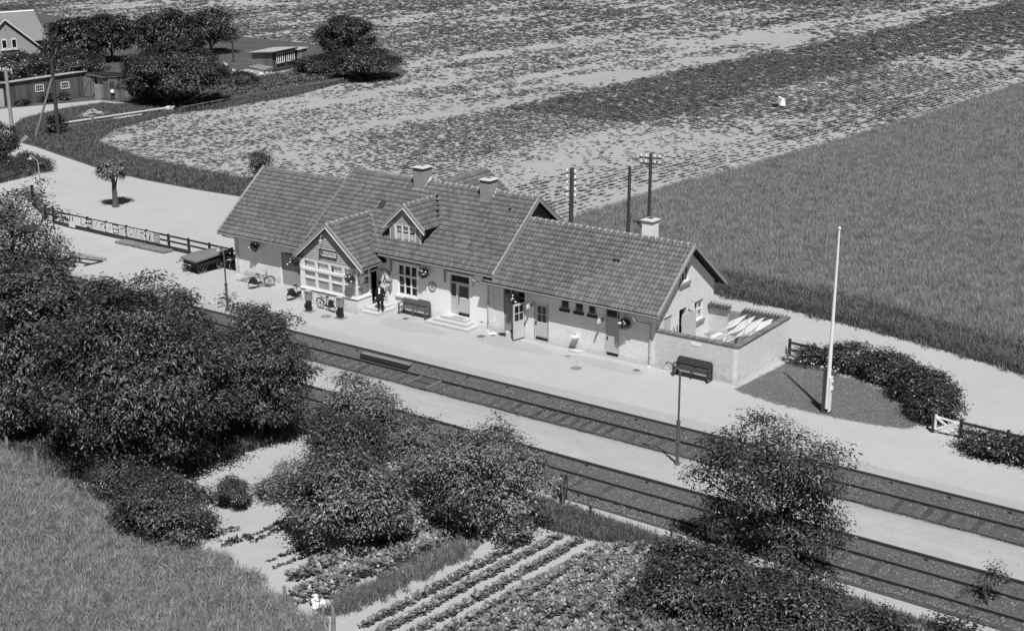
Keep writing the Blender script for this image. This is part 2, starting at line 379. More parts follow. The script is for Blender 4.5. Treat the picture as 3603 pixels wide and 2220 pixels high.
PROTO = {}
def proto(name, me):
    o = bpy.data.objects.new(name, me); PROTO[name] = o; return o
def scatter(name, pts, proto_obj, smin, smax, label=None, cat=None, tilt=.25, zr=True):
    """a mass nobody could count: one object; geometry nodes set one plant on every vertex"""
    me = bpy.data.meshes.new(name); pts = np.asarray(pts, np.float32)
    me.vertices.add(len(pts)); me.vertices.foreach_set('co', pts.ravel()); me.update()
    o = bpy.data.objects.new(name, me); link(o); tag(o, label, cat, None, 'stuff')
    ng = bpy.data.node_groups.new(name + '_scatter', 'GeometryNodeTree')
    ng.interface.new_socket('Geometry', in_out='INPUT', socket_type='NodeSocketGeometry'); ng.interface.new_socket('Geometry', in_out='OUTPUT', socket_type='NodeSocketGeometry')
    gi = ng.nodes.new('NodeGroupInput'); go = ng.nodes.new('NodeGroupOutput'); ip = ng.nodes.new('GeometryNodeInstanceOnPoints'); oi = ng.nodes.new('GeometryNodeObjectInfo')
    oi.inputs['Object'].default_value = proto_obj; oi.inputs['As Instance'].default_value = True
    rv = ng.nodes.new('FunctionNodeRandomValue'); rv.data_type = 'FLOAT_VECTOR'
    rv.inputs[0].default_value = (-tilt, -tilt, 0); rv.inputs[1].default_value = (tilt, tilt, 6.283 if zr else 0.3)
    rs = ng.nodes.new('FunctionNodeRandomValue'); rs.data_type = 'FLOAT'; rs.inputs[2].default_value = smin; rs.inputs[3].default_value = smax; rs.inputs['Seed'].default_value = 5
    L = ng.links.new
    L(gi.outputs[0], ip.inputs['Points']); L(oi.outputs['Geometry'], ip.inputs['Instance']); L(rv.outputs[0], ip.inputs['Rotation']); L(rs.outputs[1], ip.inputs['Scale']); L(ip.outputs[0], go.inputs[0])
    md = o.modifiers.new('scatter', 'NODES'); md.node_group = ng
    return o
def clump_mesh(name, mat, n, spread, size, up=.6, ratio=.5, seed=3, h=0.):
    rng = np.random.default_rng(seed); a = rng.uniform(0, 6.283, n)
    d = np.stack([np.cos(a), np.sin(a), rng.uniform(.1, 1.3, n)*up], 1); p = np.stack([np.cos(a), np.sin(a), np.zeros(n)], 1)*spread*rng.random((n, 1)); p[:, 2] = rng.random(n)*h
    nr = unit(np.stack([-np.cos(a)*.5, -np.sin(a)*.5, np.ones(n)], 1) + rng.normal(size=(n, 3))*.3)
    co, f = leaves(p, d, nr, size*rng.uniform(.6, 1.2, n), ratio, .1)
    return raw_mesh(name, co, f, [mat], np.repeat(rng.random(n)*.5, 2))
def blade_mesh(name, mat, n, spread, h, w, lean=.35, seed=3):
    rng = np.random.default_rng(seed); a = rng.uniform(0, 6.283, n); p = rng.normal(size=(n, 3))*spread; p[:, 2] = 0
    hh = h*rng.uniform(.6, 1.15, n)[:, None]; ln = np.stack([np.cos(a), np.sin(a), np.zeros(n)], 1)*hh*lean*rng.random((n, 1)); s = np.stack([-np.sin(a), np.cos(a), np.zeros(n)], 1)*w/2
    up = np.array([[0, 0, 1.]])
    v = np.stack([p - s, p + s, p + ln*.4 + up*hh*.6 + s*.8, p + ln*.4 + up*hh*.6 - s*.8, p + ln*1.2 + up*hh], 1).reshape(-1, 3); k = np.arange(n)*5
    f = np.stack([np.stack([k, k+1, k+2], 1), np.stack([k, k+2, k+3], 1), np.stack([k+3, k+2, k+4], 1)], 1).reshape(-1, 3)
    return raw_mesh(name, v, f, [mat], np.repeat(rng.random(n)*.5, 3))
def in_poly(p, poly):
    x, y = p[:, 0], p[:, 1]; r = np.zeros(len(p), bool); q = np.asarray(poly)
    for i in range(len(q)):
        x1, y1 = q[i]; x2, y2 = q[i-1]; c = ((y1 > y) != (y2 > y)) & (x < (x2-x1)*(y-y1)/(y2-y1+1e-12) + x1); r ^= c
    return r
def in_view(p, mx=.10):
    d = p - np.array(CAM_C); z = d @ np.array(_F); u = (d @ np.array(CAM_R))/z*4977/1801.5; v = (d @ np.array(CAM_U))/z*4977/1110
    return (z > 0) & (abs(u) < 1 + mx) & (abs(v) < 1 + mx)
def rand_in(poly, n, rng=RNG, z=0., clip=True):
    q = np.asarray(poly); lo = q.min(0); hi = q.max(0); p = rng.random((n, 2))*(hi - lo) + lo; p = p[in_poly(p, poly)]
    p = np.concatenate([p, np.full((len(p), 1), z)], 1)
    return p[in_view(p, .12)] if clip else p
def vnoise(p, s, seed=0):
    """smooth value noise of 2-D points, 0..1"""
    g = np.random.default_rng(seed).random((64, 64)); q = p[:, :2]*s; i = np.floor(q).astype(int); f = q - i; f = f*f*(3 - 2*f)
    a = g[i[:, 0] % 64, i[:, 1] % 64]; b = g[(i[:, 0]+1) % 64, i[:, 1] % 64]; c = g[i[:, 0] % 64, (i[:, 1]+1) % 64]; d = g[(i[:, 0]+1) % 64, (i[:, 1]+1) % 64]
    return (a*(1-f[:, 0]) + b*f[:, 0])*(1-f[:, 1]) + (c*(1-f[:, 0]) + d*f[:, 0])*f[:, 1]
def sheet(name, pts, z, mat, kind='structure'):
    return struct(name, MB().poly([(x, y, z) for x, y in pts]), mat, kind)

# ------------------------------------------------------------------ the setting
GX0, GX1 = -160, 75
gb = MB()
gb.add([(-900, -6.62, -.03), (700, -6.62, -.03), (700, 1500, -.02), (-900, 1500, -.02)], [(0, 1, 2, 3)])
gb.add([(-900, -400, -.02), (700, -400, -.02), (700, -16.1, -.02), (-900, -16.1, -.02)], [(0, 1, 2, 3)])
struct('ground', gb, 'turf')
bl = MB()
prof = [(-16.1, -.02), (-15.5, -.30), (-15.0, -.50), (-13.0, -.48), (-12.50, -.10), (-12.40, -.12), (-12.36, -.5), (-8.95, -.52), (-8.9, -.50), (-7.10, -.49), (-6.95, -.40), (-6.66, -.09), (-6.62, -.03)]
xs = np.linspace(GX0 - 300, GX1 + 100, 400); rr = np.random.default_rng(3)
vs = [(x, y, z + (rr.normal()*.012 if i in (2, 3, 7, 8, 9) else 0)) for x in xs for i, (y, z) in enumerate(prof)]; n = len(prof)
bl.add(vs, [(i*n+j, (i+1)*n+j, (i+1)*n+j+1, i*n+j+1) for i in range(len(xs)-1) for j in range(n-1)])
struct('ballast', bl, 'ballast')
ROADFAR = [(-84.9, 20.6), (-79, 19.8), (-73, 18.3), (-64.6, 16.3), (-58.7, 15.75), (-52.4, 15.65), (-47, 15.9), (-30, 15.2), (-15, 14.2), (-3.7, 13.6), (1.8, 13.2), (7.3, 12.3), (12.5, 11.1), (16.3, 10), (22, 7.9), (30, 4), (45, -5)]
sheet('forecourt', [(-130, -6.62), (70, -6.62), (70, -20+13.5), (45, -5)][:1] + [(47.4, -6.62)] + ROADFAR[::-1] + [(-130, 33)], .0, 'gravel')
sheet('road', [(-100.5, 31.1), (-99.7, 33), (-96.3, 41.2), (-92.3, 41.6), (-93.1, 39.4), (-93.8, 37.9), (-93.35, 33.9), (-91.9, 28.1), (-89.5, 25), (-84.5, 21.2), (-84.5, 19.5), (-112, 24), (-130, 30)], .004, 'road')
ip = MB(); iprof = [(-12.44, -.6), (-12.44, -.055), (-12.3, -.05), (-11.2, -.055), (-10.0, -.10), (-9.3, -.26), (-8.86, -.375), (-8.80, -.42), (-8.78, -.6)]; ir = np.random.default_rng(6)
xs = np.linspace(GX0, GX1, 240); n = len(iprof)
ip.add([(x, y + (ir.normal()*.03 if j > 5 else 0), z + (ir.normal()*.008 if j > 3 else 0)) for x in xs for j, (y, z) in enumerate(iprof)], [(i*n+j, i*n+j+1, (i+1)*n+j+1, (i+1)*n+j) for i in range(len(xs)-1) for j in range(n-1)]); struct('island_platform', ip, 'island', smooth=True)
sheet('paving_strip', [(GX0 + 30, -6.49), (60, -6.49), (60, -5.75), (20, -5.7), (4, -5.35), (-8, -5.6), (-20, -5.2), (-30, -5.6), (GX0 + 30, -5.6)], .004, 'damp')
sheet('path', [(-30, -16.35), (6, -16.25), (14, -16.35), (40, -16.6), (40, -17.5), (17.5, -17.35), (10.8, -17.1), (4.3, -16.85), (-30, -17.0)], -.012, 'island')
# damp patches on the paving
def blob(name, cx, cy, rx, ry, seed, z, half=False):
    r = np.random.default_rng(seed); P = []
    for k in range(28):
        a = 2*math.pi*k/28; q = 1 + .10*math.sin(3*a + seed) + .05*r.normal(); P.append((cx + rx*q*math.cos(a), min(cy + ry*q*math.sin(a), -.30)))
    sheet(name, P, z, 'damp')
blob('damp_patch', -15.1, -2.0, 2.3, .75, 1, .006); blob('damp_patch', -8.3, -1.25, 2.5, .75, 2, .006); blob('damp_patch', -2.4, -1.15, 2.6, .55, 4, .006)
# beet field, wheat field
BEET = [(-75.9, 23.9), (-71.9, 22.7), (-65.8, 21.0), (-58.6, 20.4), (-49.8, 20.2), (-35, 19.6), (-23, 19.3), (-21.2, 22), (-20.8, 32.6), (-20.4, 40.2), (-18.95, 49.3), (-17.2, 63.2), (-15.6, 80.7), (-13.8, 114.5), (-9, 190), (10, 900), (-700, 900), (-420, 120), (-150, 95), (-100, 92), (-80.6, 77), (-79.4, 72.9), (-81.9, 66), (-79.8, 55.2), (-80.6, 44.4), (-82.3, 40), (-80, 30)]
sheet('beet_field', BEET, .003, 'soil')
WHEAT = [(-22.5, 18.6), (-21.2, 22), (-20.8, 32.6), (-20.4, 40.2), (-18.95, 49.3), (-17.2, 63.2), (-15.6, 80.7), (-13.8, 114.5), (-9, 190), (10, 400), (140, 400), (140, 40), (60, 8), (40, 6), (24, 11.2), (17, 13.4), (11, 15.2), (4, 17.0), (-8, 18.0)]
sheet('wheat_field', WHEAT, .006, 'under')
GARDEN = [(-13, -17.4), (4.2, -17.2), (5.6, -17.9), (8.6, -18.2), (13, -19), (24, -21), (24, -36), (5, -36), (3.94, -30.1), (1.1, -29.5), (-1.4, -28.95), (-4.9, -28.5), (-9.8, -28.3), (-13, -27)]
sheet('garden_soil', GARDEN, -.012, 'garden')
LAWN = [(5.05, -.55), (7.58, -1.1), (10.0, -1.15), (11.84, -1.05), (13.9, -.62), (14.2, 0.2), (13.92, 1.05), (13.2, 2.1), (12.18, 2.9), (9.55, 3.95), (7.15, 4.3), (5.9, 4.45), (5.5, 4.3)]
sheet('lawn', LAWN, .012, 'lawn')
BED = [(4.9, 5.95), (5.5, 4.35), (7.15, 4.35), (9.55, 4.0), (12.18, 2.95), (13.3, 2.1), (14.0, 1.0), (14.3, .2), (15.15, -.2), (15.25, 1.3), (14.3, 3.9), (12.1, 5.9), (9.4, 6.8), (7.3, 7.2)]
sheet('flower_bed', BED, .008, 'garden')
sheet('hedge_bed', [(16.5, -2.3), (20, -2.4), (26, -2.5), (26, -.2), (17, 1.0)], .008, 'garden')
sheet('poultry_run', [(-101, 66.5), (-100.3, 69), (-96.2, 68.6), (-95, 66), (-94.5, 60), (-97, 58.5)], .004, 'garden')
sheet('garden_path', [(-95.6, 68), (-95, 74), (-93.9, 74), (-93.5, 66), (-92, 60), (-93.2, 60), (-94.6, 66)], .006, 'road')
sheet('garden_plot', [(-92.8, 66), (-91.8, 73), (-88.5, 71), (-89.5, 66)], .004, 'garden')
sheet('verge_island', [(-67.9, 8.0), (-68.3, 11.4), (-70, 13.3), (-72.3, 14.4), (-77.9, 15.1), (-88, 14), (-88, 9)], .005, 'turf')
# rough bank in the corner by the garden: a low swell
xs = np.linspace(-48, 10, 60); ys = np.linspace(-62, -26.0, 40); bk = MB()
def bank_edge(x): return np.interp(x, [-48, -18.5, -15, -9.9, -4.9, -1.4, 1.1, 3.9, 10], [-25.6, -26.8, -27.3, -28.3, -28.6, -29.0, -29.5, -30.2, -33])
def bank_z(x, y): 
    t = np.clip((bank_edge(x) - y)/3.0, -1, 1); return -.03 + .10*np.clip(t, 0, 1)*(1 + .3*np.sin(x*.9 + y)*.5) - .1*np.clip(-t, 0, 1)
vs = [(x, y, float(bank_z(x, y))) for x in xs for y in ys]; n = len(ys)
bk.add(vs, [(i*n+j, (i+1)*n+j, (i+1)*n+j+1, i*n+j+1) for i in range(len(xs)-1) for j in range(n-1)]); struct('grass_bank', bk, 'turf', smooth=True)

# ------------------------------------------------------------------ the two tracks
def track(y1, label, x0, x1, seed):
    t = thing('railway_track', label, 'railway track', (0, y1 - .72, -.5)); r = random.Random(seed)
    for yy in (y1 + .035, y1 - 1.435 - .035):
        mb = MB(); mb.box(x0, x1, yy - .06, yy + .06, -.468, -.45); mb.box(x0, x1, yy - .012, yy + .012, -.45, -.39)
        mb.cur = 1; mb.box(x0, x1, yy - .034, yy + .034, -.39, -.35); part('rail', mb, ('rail', 'railtop'), t)
    mb = MB().box(-.12, .12, -1.25, 1.25, -.06, .0); me = mb.mesh('sleeper', 'sleeper')
    x = -36.
    while x < 32:
        inst('sleeper', me, t, Matrix.Translation((x + r.uniform(-.04, .04), y1 - .72 + r.uniform(-.05, .05), -.468)) @ Matrix.Rotation(r.uniform(-.02, .02), 4, 'Z')); x += .68
    return t
T1 = track(-7.20, 'railway track with dark sleepers between the station platform and the island platform', GX0, GX1, 1)
T2 = track(-13.07, 'railway track with stony ballast between the island platform and the garden path', GX0, GX1, 2)
cr = MB(); 
for k in range(6): part('crossing_board', MB().box(-9.9, -8.75, -8.5 + k*.215, -8.31 + k*.215, -.49, -.40), 'sleeper', T1)
for xx in (-9.98, -8.67): part('crossing_edge', MB().box(xx - .06, xx + .06, -8.52, -7.25, -.49, -.385), 'oldwood', T1)
# loose stones on the ballast
st = MB(); ico = [(0, 0, 1), (.9, 0, .2), (.25, .85, .2), (-.7, .5, .2), (-.7, -.5, .2), (.25, -.85, .2), (0, 0, -.6)]
st.add(ico, [(0, 1, 2), (0, 2, 3), (0, 3, 4), (0, 4, 5), (0, 5, 1), (1, 6, 2), (2, 6, 3), (3, 6, 4), (4, 6, 5), (5, 6, 1)])
PR_STONE = proto('stone_shape', st.mesh('stone', 'stone'))
pts = []
for y0, y1, nn, z in ((-16.0, -14.6, 6500, -.47), (-14.4, -13.1, 4500, -.5), (-13., -12.55, 2200, -.5), (-8.5, -7.3, 3000, -.505), (-7.1, -6.7, 3500, -.5)):
    p = np.stack([RNG.uniform(-25, 30, nn), RNG.uniform(y0, y1, nn), np.full(nn, z)], 1)
    if y0 < -15: p[:, 2] = np.interp(p[:, 1], [-16.1, -15.5, -15, -14], [-.02, -.30, -.5, -.5])
    if y1 == -12.55: p[:, 2] = np.interp(p[:, 1], [-13, -12.5], [-.48, -.10])
    if y1 == -6.7: p[:, 2] = np.interp(p[:, 1], [-7.1, -6.95, -6.66], [-.49, -.40, -.09])
    pts.append(p)
pts = np.concatenate(pts); pts = pts[in_view(pts)]
MAT['ballast_stone'] = M('ballast_stone', .17, .9, .2, ((2, .2),), rand=.5); PR_STONE.data.materials[0] = MAT['ballast_stone']
scatter('ballast_stones', pts, PR_STONE, .025, .07, tilt=1.5)

def edging(y, z, label, x0, x1, step, hb=.055):
    t = thing('platform_edging', label, 'platform edge', (0, y, z - .5)); part('edge_beam', MB().box(x0, x1, y - .05, y + .05, z - .05, z + hb), 'wood', t)
    x = -30.3
    pm = MB().box(-.07, .07, -.05, .05, 0, .42).mesh('support', 'wood')
    while x < 30:
        inst('support', pm, t, Matrix.Translation((x, y - .09, z - .47))); x += step
    return t
edging(-6.57, 0, 'dark timber beam on short posts edging the station platform', GX0, GX1, 2.55)
edging(-12.46, -.04, 'dark timber beam edging the far side of the island platform', GX0, GX1, 3.1, .045)
bs = thing('boarding_step', 'long low timber step lying against the platform edge beam beside the track', 'step', (-12.7, -6.9, -.5))
for k in range(2): part('plank', MB().box(-14.45, -11.05, -7.06 + k*.17, -6.90 + k*.17, -.13, -.06), 'oldwood', bs)
part('fascia', MB().box(-14.45, -11.05, -7.10, -7.065, -.30, -.05), 'wood', bs)

# ------------------------------------------------------------------ the station building
SL = .778; ANG = math.atan(SL); CS, SN = math.cos(ANG), math.sin(ANG)
ST = thing('station_building', 'long white railway station with pantiled roofs, three chimneys and a glazed bay', 'station', (-15, 4, 0))
TILES = []          # (roof object, world matrix)
TW, TL_ = .224, .335
def tile_mesh():
    ts = [0, .1, .28, .5, .72, .9, 1.0]; zs = [-.014, .034, .066, .07, .05, .016, -.014]; L = TL_ + .05
    v = []
    for y, dz in ((0, .05), (L, 0)):
        v += [(t*TW, y, z + dz) for t, z in zip(ts, zs)]
    v += [(t*TW, 0, z + .05 - .018) for t, z in zip(ts, zs)]
    n = len(ts); f = [(i, i+1, n+i+1, n+i) for i in range(n-1)] + [(2*n+i, 2*n+i+1, i+1, i) for i in range(n-1)]
    return v, f
TV, TF = tile_mesh(); mbt = MB(); mbt.add(TV, TF); TILE_ME = mbt.mesh('tile', 'tile', smooth=False)
def tile_slope(roof, o, u, s, Lu, Ls, keep=None, seed=1):
    r = random.Random(seed); o, u, s = Vector(o), Vector(u).normalized(), Vector(s).normalized(); n = u.cross(s)
    nu = max(1, round(Lu/TW)); ns = max(1, round(Ls/TL_)); du = Lu/nu; ds = Ls/ns
    for i in range(ns):
        for j in range(nu):
            p = o + u*(j*du) + s*(i*ds)
            if keep and not keep(p + u*du/2 + s*ds/2): continue
            m = Matrix(((u.x, s.x, n.x, p.x), (u.y, s.y, n.y, p.y), (u.z, s.z, n.z, p.z), (0, 0, 0, 1)))
            m = m @ Matrix.Rotation(r.gauss(0, .012), 4, 'Z') @ Matrix.Rotation(r.gauss(0, .012), 4, 'X') @ Matrix.Diagonal((du/TW, ds/TL_, 1, 1))
            TILES.append((roof, m))
def ridge_caps(roof, a, b, r=.135, step=.40, mort=True):
    a, b = Vector(a), Vector(b); d = (b - a); L = d.length; d.normalize(); n = max(2, round(L/step)); st_ = L/n
    w = d.cross(V(0, 0, 1)).normalized()
    def half(rad, l0, l1, r2=None):
        v = []; r2 = r2 or rad
        for l, q in ((l0, rad), (l1, r2)):
            for k in range(7):
                t = math.pi*k/6; v.append(w*math.cos(t)*q + V(0, 0, 1)*(math.sin(t)*q*.95 - .05) + d*l)
        return v, [(k, k+1, 7+k+1, 7+k) for k in range(6)]
    mb = MB(); mb.add(*half(r, 0, st_ + .03, r*.9)); me = mb.mesh('ridge_tile', 'ridge')
    mo = MB()
    for i in range(n):
        inst('ridge_tile', me, roof, Matrix.Translation(a + d*(i*st_)))
        if mort:
            v, f = half(r + .012, i*st_ - .02, i*st_ + .03, r + .010); v = [a + q for q in v]
            k = len(v); v2 = [q*1 for q in v]
            mo.add(v, f); 
            for e in (0, 7): mo.add([v[e + q] for q in range(7)], [tuple(range(7))])
    if mort: part('ridge_mortar', mo, 'mortar', roof)
def roof_x(name, x0, x1, ye, ze, yr, keep=None, back=True, tx0=None, seed=1):
    """ridge along x; front eave at (ye, ze), ridge at yr"""
    zr = ze + SL*(yr - ye); yb = 2*yr - ye; mb = MB(); th = .10
    mb.prism([(x0, ye, ze - .012), (x0, yr, zr - .012), (x0, yb, ze - .012), (x0, yb, ze - th - .03), (x0, yr, zr - th - .05), (x0, ye, ze - th - .03)], (x1 - x0, 0, 0))
    rf = part(name, mb, 'deck', ST)
    tile_slope(rf, (x0 if tx0 is None else tx0, ye - .04, ze - .03), (1, 0, 0), (0, CS, SN), x1 - (x0 if tx0 is None else tx0), (yr - ye + .04)/CS, keep, seed)
    return rf, zr, yb
def barge(rf, x, ye, ze, yr, w=.05, h=.22, lift=.06, mat='verge'):
    zr = ze + SL*(yr - ye); yb = 2*yr - ye
    for a, b in (((ye, ze), (yr, zr)), ((yb, ze), (yr, zr))):
        q0 = V(x, a[0], a[1] + lift); q1 = V(x, b[0], b[1] + lift)
        part('barge_board', MB().prism([q0, q1, q1 - V(0, 0, h), q0 - V(0, 0, h)], (w, 0, 0)), mat, rf)
        part('verge_cap', MB().prism([q0 + V(-.12, 0, .0), q1 + V(-.12, 0, .0), q1 + V(-.12, 0, .035), q0 + V(-.12, 0, .035)], (w + .14, 0, 0)), mat, rf)
def gutter(rf, a, b, r=.065): 
    part('gutter', MB().tube([a, b], r, 8), 'gutter', rf)

# --- walls
Lh = [( 31.4-27.25, 31.4-23.9, 0, 2.02)]
part('wall', MB().wall((-31.4, 0, 0), (1, 0, 0), 7.0, 3.05, Lh, .3, (0, -1, 0)), 'wbx', ST)
g = MB(); g.prism([(-31.4, .002, 0), (-31.4, 7.69, 0), (-31.4, 7.69, 3.1), (-31.4, 3.85, 6.1), (-31.4, .002, 3.1)], (.28, 0, 0)); part('gable_wall', g, 'wby', ST)
part('back_wall', MB().box(-31.1, -24.4, 7.4, 7.69, 0, 3.1), 'wbx', ST)
MH = [(24.4-17.60, 24.4-16.17, .93, 2.90), (24.4-13.73, 24.4-12.28, .45, 2.90), (24.4-23.3, 24.4-19.3, .2, 2.6)]
part('wall', MB().wall((-24.4, 0, 0), (1, 0, 0), 13.8, 3.72, MH, .3, (0, -1, 0)), 'white', ST)
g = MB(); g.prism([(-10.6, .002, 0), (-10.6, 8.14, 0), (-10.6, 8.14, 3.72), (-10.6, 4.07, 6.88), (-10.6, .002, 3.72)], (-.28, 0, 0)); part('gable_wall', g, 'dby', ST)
g = MB(); g.prism([(-24.4, .002, 0), (-24.4, 8.14, 0), (-24.4, 8.14, 3.72), (-24.4, 4.07, 6.88), (-24.4, .002, 3.72)], (.28, 0, 0)); part('gable_wall', g, 'wby', ST)
part('back_wall', MB().box(-24.1, -10.9, 7.84, 8.14, 0, 3.72), 'wbx', ST)
RH = [(10.6-9.86, 10.6-8.40, .08, 2.86), (10.6-7.69, 10.6-6.84, .08, 2.25), (10.6-5.96, 10.6-5.46, 2.22, 2.80), (10.6-5.04, 10.6-4.54, 2.22, 2.80), (10.6-4.15, 10.6-3.69, 2.22, 2.80), (10.6-3.13, 10.6-2.22, .08, 2.80)]
part('wall', MB().wall((-10.595, -.012, 0), (1, 0, 0), 10.59, 3.28, RH, .28, (0, -1, 0)), 'wbx', ST)
GH = [(2.42, 3.42, 3.98, 4.95), (4.22, 5.2, 1.40, 2.50), (2.5, 3.3, 0.02, 2.50), (.82, 1.73, .02, 2.46)]
gm = MB().wall((0, 0, 0), (0, 1, 0), 6.4, 3.28, [h for h in GH if h[2] < 3], .3, (1, 0, 0))
def gable_strip(mb, z0, z1, holes):   # part of the gable triangle between two heights, with openings
    yz = lambda z: (z - 3.28)/SL + .0
    ys = [None]
    if not holes: mb.prism([(0, yz(z0), z0), (0, 6.4 - yz(z0), z0), (0, 6.4 - yz(z1) if z1 < 5.76 else 3.2, z1), (0, yz(z1) if z1 < 5.76 else 3.2, z1)][:4 if z1 < 5.76 else 3], (-.3, 0, 0))
    else:
        h = holes[0]
        mb.prism([(0, yz(z0), z0), (0, h[0], z0), (0, h[0], z1), (0, yz(z1), z1)], (-.3, 0, 0)); mb.prism([(0, h[1], z0), (0, 6.4 - yz(z0), z0), (0, 6.4 - yz(z1), z1), (0, h[1], z1)], (-.3, 0, 0))
gable_strip(gm, 3.281, 3.98, None); gable_strip(gm, 3.98, 4.95, [GH[0]]); gable_strip(gm, 4.95, 5.77, None)
part('gable_wall', gm, 'wby', ST)
part('back_wall', MB().box(-10.59, -.3, 6.1, 6.4, 0, 3.2), 'wbx', ST)
part('plinth', MB().box(-10.60, 0.03, -.045, -.011, 0, .07), 'plinth', ST)
part('pilaster', MB().box(-10.95, -10.53, -.05, -.013, 0, 3.35), 'wbx', ST)
part('interior_floor', MB().box(-31.1, -.3, .35, 6.0, .01, .06), 'dark', ST)
# --- main roofs
rR, zR, yRb = roof_x('roof', -10.55, .46, -.58, 3.06, 3.22, seed=2)
barge(rR, .44, -.62, 3.03, 3.22); gutter(rR, (-10.98, -.66, 2.97), (.44, -.66, 2.97)); ridge_caps(rR, (-10.3, 3.22, zR + .03), (.44, 3.22, zR + .03))
part('eave_return', MB().prism([(-10.98, -.58, 3.05), (-10.5, -.58, 3.05), (-10.5, -.06, 3.45), (-10.98, -.06, 3.45)], (0, 0, -.06)), 'deck', rR)
tile_slope(rR, (-10.98, -.62, 3.04), (1, 0, 0), (0, CS, SN), .45, .66, None, 9)
part('soffit', MB().box(-10.6, .4, -.56, -.014, 2.93, 2.955), 'greywood', rR)
# shaped board under the right-hand verge
HOLE = lambda p: not (-20.72 < p.x < -20.28 and 1.9 < p.y < 2.5)
in_dormer = lambda p: -18.35 < p.x < -16.1 and p.y > .5 and p.y < 3.3 and (p.z < 6.45 - abs(p.x + 17.22)*.95)
rM, zM, yMb = roof_x('roof', -24.4, -10.22, -.5, 3.48, 4.07, keep=lambda p: HOLE(p) and not in_dormer(p), seed=3)
barge(rM, -10.24, -.54, 3.45, 4.07, h=.30); barge(rM, -24.42, -.54, 3.45, 4.07, lift=.03, mat='ridge'); gutter(rM, (-18.6, -.58, 3.39), (-10.24, -.58, 3.39)); ridge_caps(rM, (-18.2, 4.07, zM + .03), (-10.24, 4.07, zM + .03))
ridge_caps(rM, (-24.4, 4.07, zM + .03), (-19.6, 4.07, zM + .03), mort=False)
part('soffit', MB().box(-18.9, -10.3, -.48, -.014, 3.34, 3.365), 'greywood', rM)
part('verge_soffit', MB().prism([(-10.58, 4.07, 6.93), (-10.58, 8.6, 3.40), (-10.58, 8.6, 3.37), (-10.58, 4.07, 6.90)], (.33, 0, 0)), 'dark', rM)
rL, zL, yLb = roof_x('roof', -32.2, -24.44, -.58, 2.85, 3.85, seed=4)
barge(rL, -32.22, -.62, 2.82, 3.85); gutter(rL, (-32.2, -.66, 2.77), (-24.2, -.66, 2.77)); ridge_caps(rL, (-32.2, 3.85, zL + .03), (-24.44, 3.85, zL + .03), mort=False)
part('soffit', MB().box(-31.4, -24.3, -.56, -.014, 2.72, 2.745), 'greywood', rL)
# back slopes of the same roofs carry tiles too, joined
for rf, x0, x1, yr, zr, ye in ((rR, -10.2, .44, 3.22, zR, -.58), (rL, -32.2, -24.44, 3.85, zL, -.58), (rM, -24.4, -22.5, 4.07, zM, -.5), (rM, -14.3, -10.24, 4.07, zM, -.5)):
    yb = 2*yr - ye; ze = zr - SL*(yr - ye); tile_slope(rf, (x1, yb + .04, ze - .03), (-1, 0, 0), (0, -CS, SN), x1 - x0, (yr - ye + .04)/CS, None, 11)
# skylight hatch on the main slope and two lifted vent tiles
hz = lambda y: 3.48 + SL*(y + .5)
part('roof_hatch', MB().prism([(-20.70, 1.90, hz(1.9)), (-20.3, 1.9, hz(1.9)), (-20.3, 2.48, hz(2.48)), (-20.70, 2.48, hz(2.48))], (0, 0, .09)), 'wood', rM)
part('vent_tile', MB().box(-11.7, -11.52, 3.02, 3.22, hz(3.1), hz(3.1) + .14), 'black', rM)
rz_ = lambda y: 3.06 + SL*(y + .58)
for xx in (-3.62, -3.36): part('vent_tile', MB().box(xx - .08, xx + .08, 1.62, 1.82, rz_(1.72) + .0, rz_(1.72) + .13), 'black', rR)

def roof_y(name, parent, xc, hw, y0, y1, ze, zr, keepz, seed, front=True, hover=0, brd='verge'):
    """small roof with its ridge along y (front at y0); keepz(p) true where tiles lie"""
    k = (zr - ze)/hw; a = math.atan(k); mb = MB()
    mb.prism([(xc - hw, y0, ze - .01), (xc, y0, zr - .01), (xc + hw, y0, ze - .01), (xc + hw, y0, ze - .11), (xc, y0, zr - .13), (xc - hw, y0, ze - .11)], (0, y1 - y0, 0))
    rf = part(name, mb, 'deck', parent); Ls = hw/math.cos(a) + .04
    tile_slope(rf, (xc + hw + .03, y0, ze - .03), (0, 1, 0), (-math.cos(a), 0, math.sin(a)), y1 - y0, Ls, keepz, seed)
    tile_slope(rf, (xc - hw - .03, y1, ze - .03), (0, -1, 0), (math.cos(a), 0, math.sin(a)), y1 - y0, Ls, keepz, seed + 1)
    if front:
        for sg in (-1, 1):
            q0 = V(xc + sg*(hw + .05), y0 - .05, ze + .02); q1 = V(xc, y0 - .05, zr + .06)
            part('barge_board', MB().prism([q0, q1, q1 - V(0, 0, .25), q0 - V(0, 0, .25)], (0, .06, 0)), brd, rf)
            part('verge_cap', MB().prism([q0, q1, q1 + V(0, 0, .035), q0 + V(0, 0, .035)], (0, .17, 0)), brd, rf)
            part('barge_trim', MB().prism([q0 - V(0, .03, .24), q1 - V(0, .03, .24), q1 - V(0, .03, .29), q0 - V(0, .03, .29)], (0, .05, 0)), 'paint', rf)
    return rf
mz = lambda p: p.z > hz(p.y) - .03 if p.y > -.5 else True
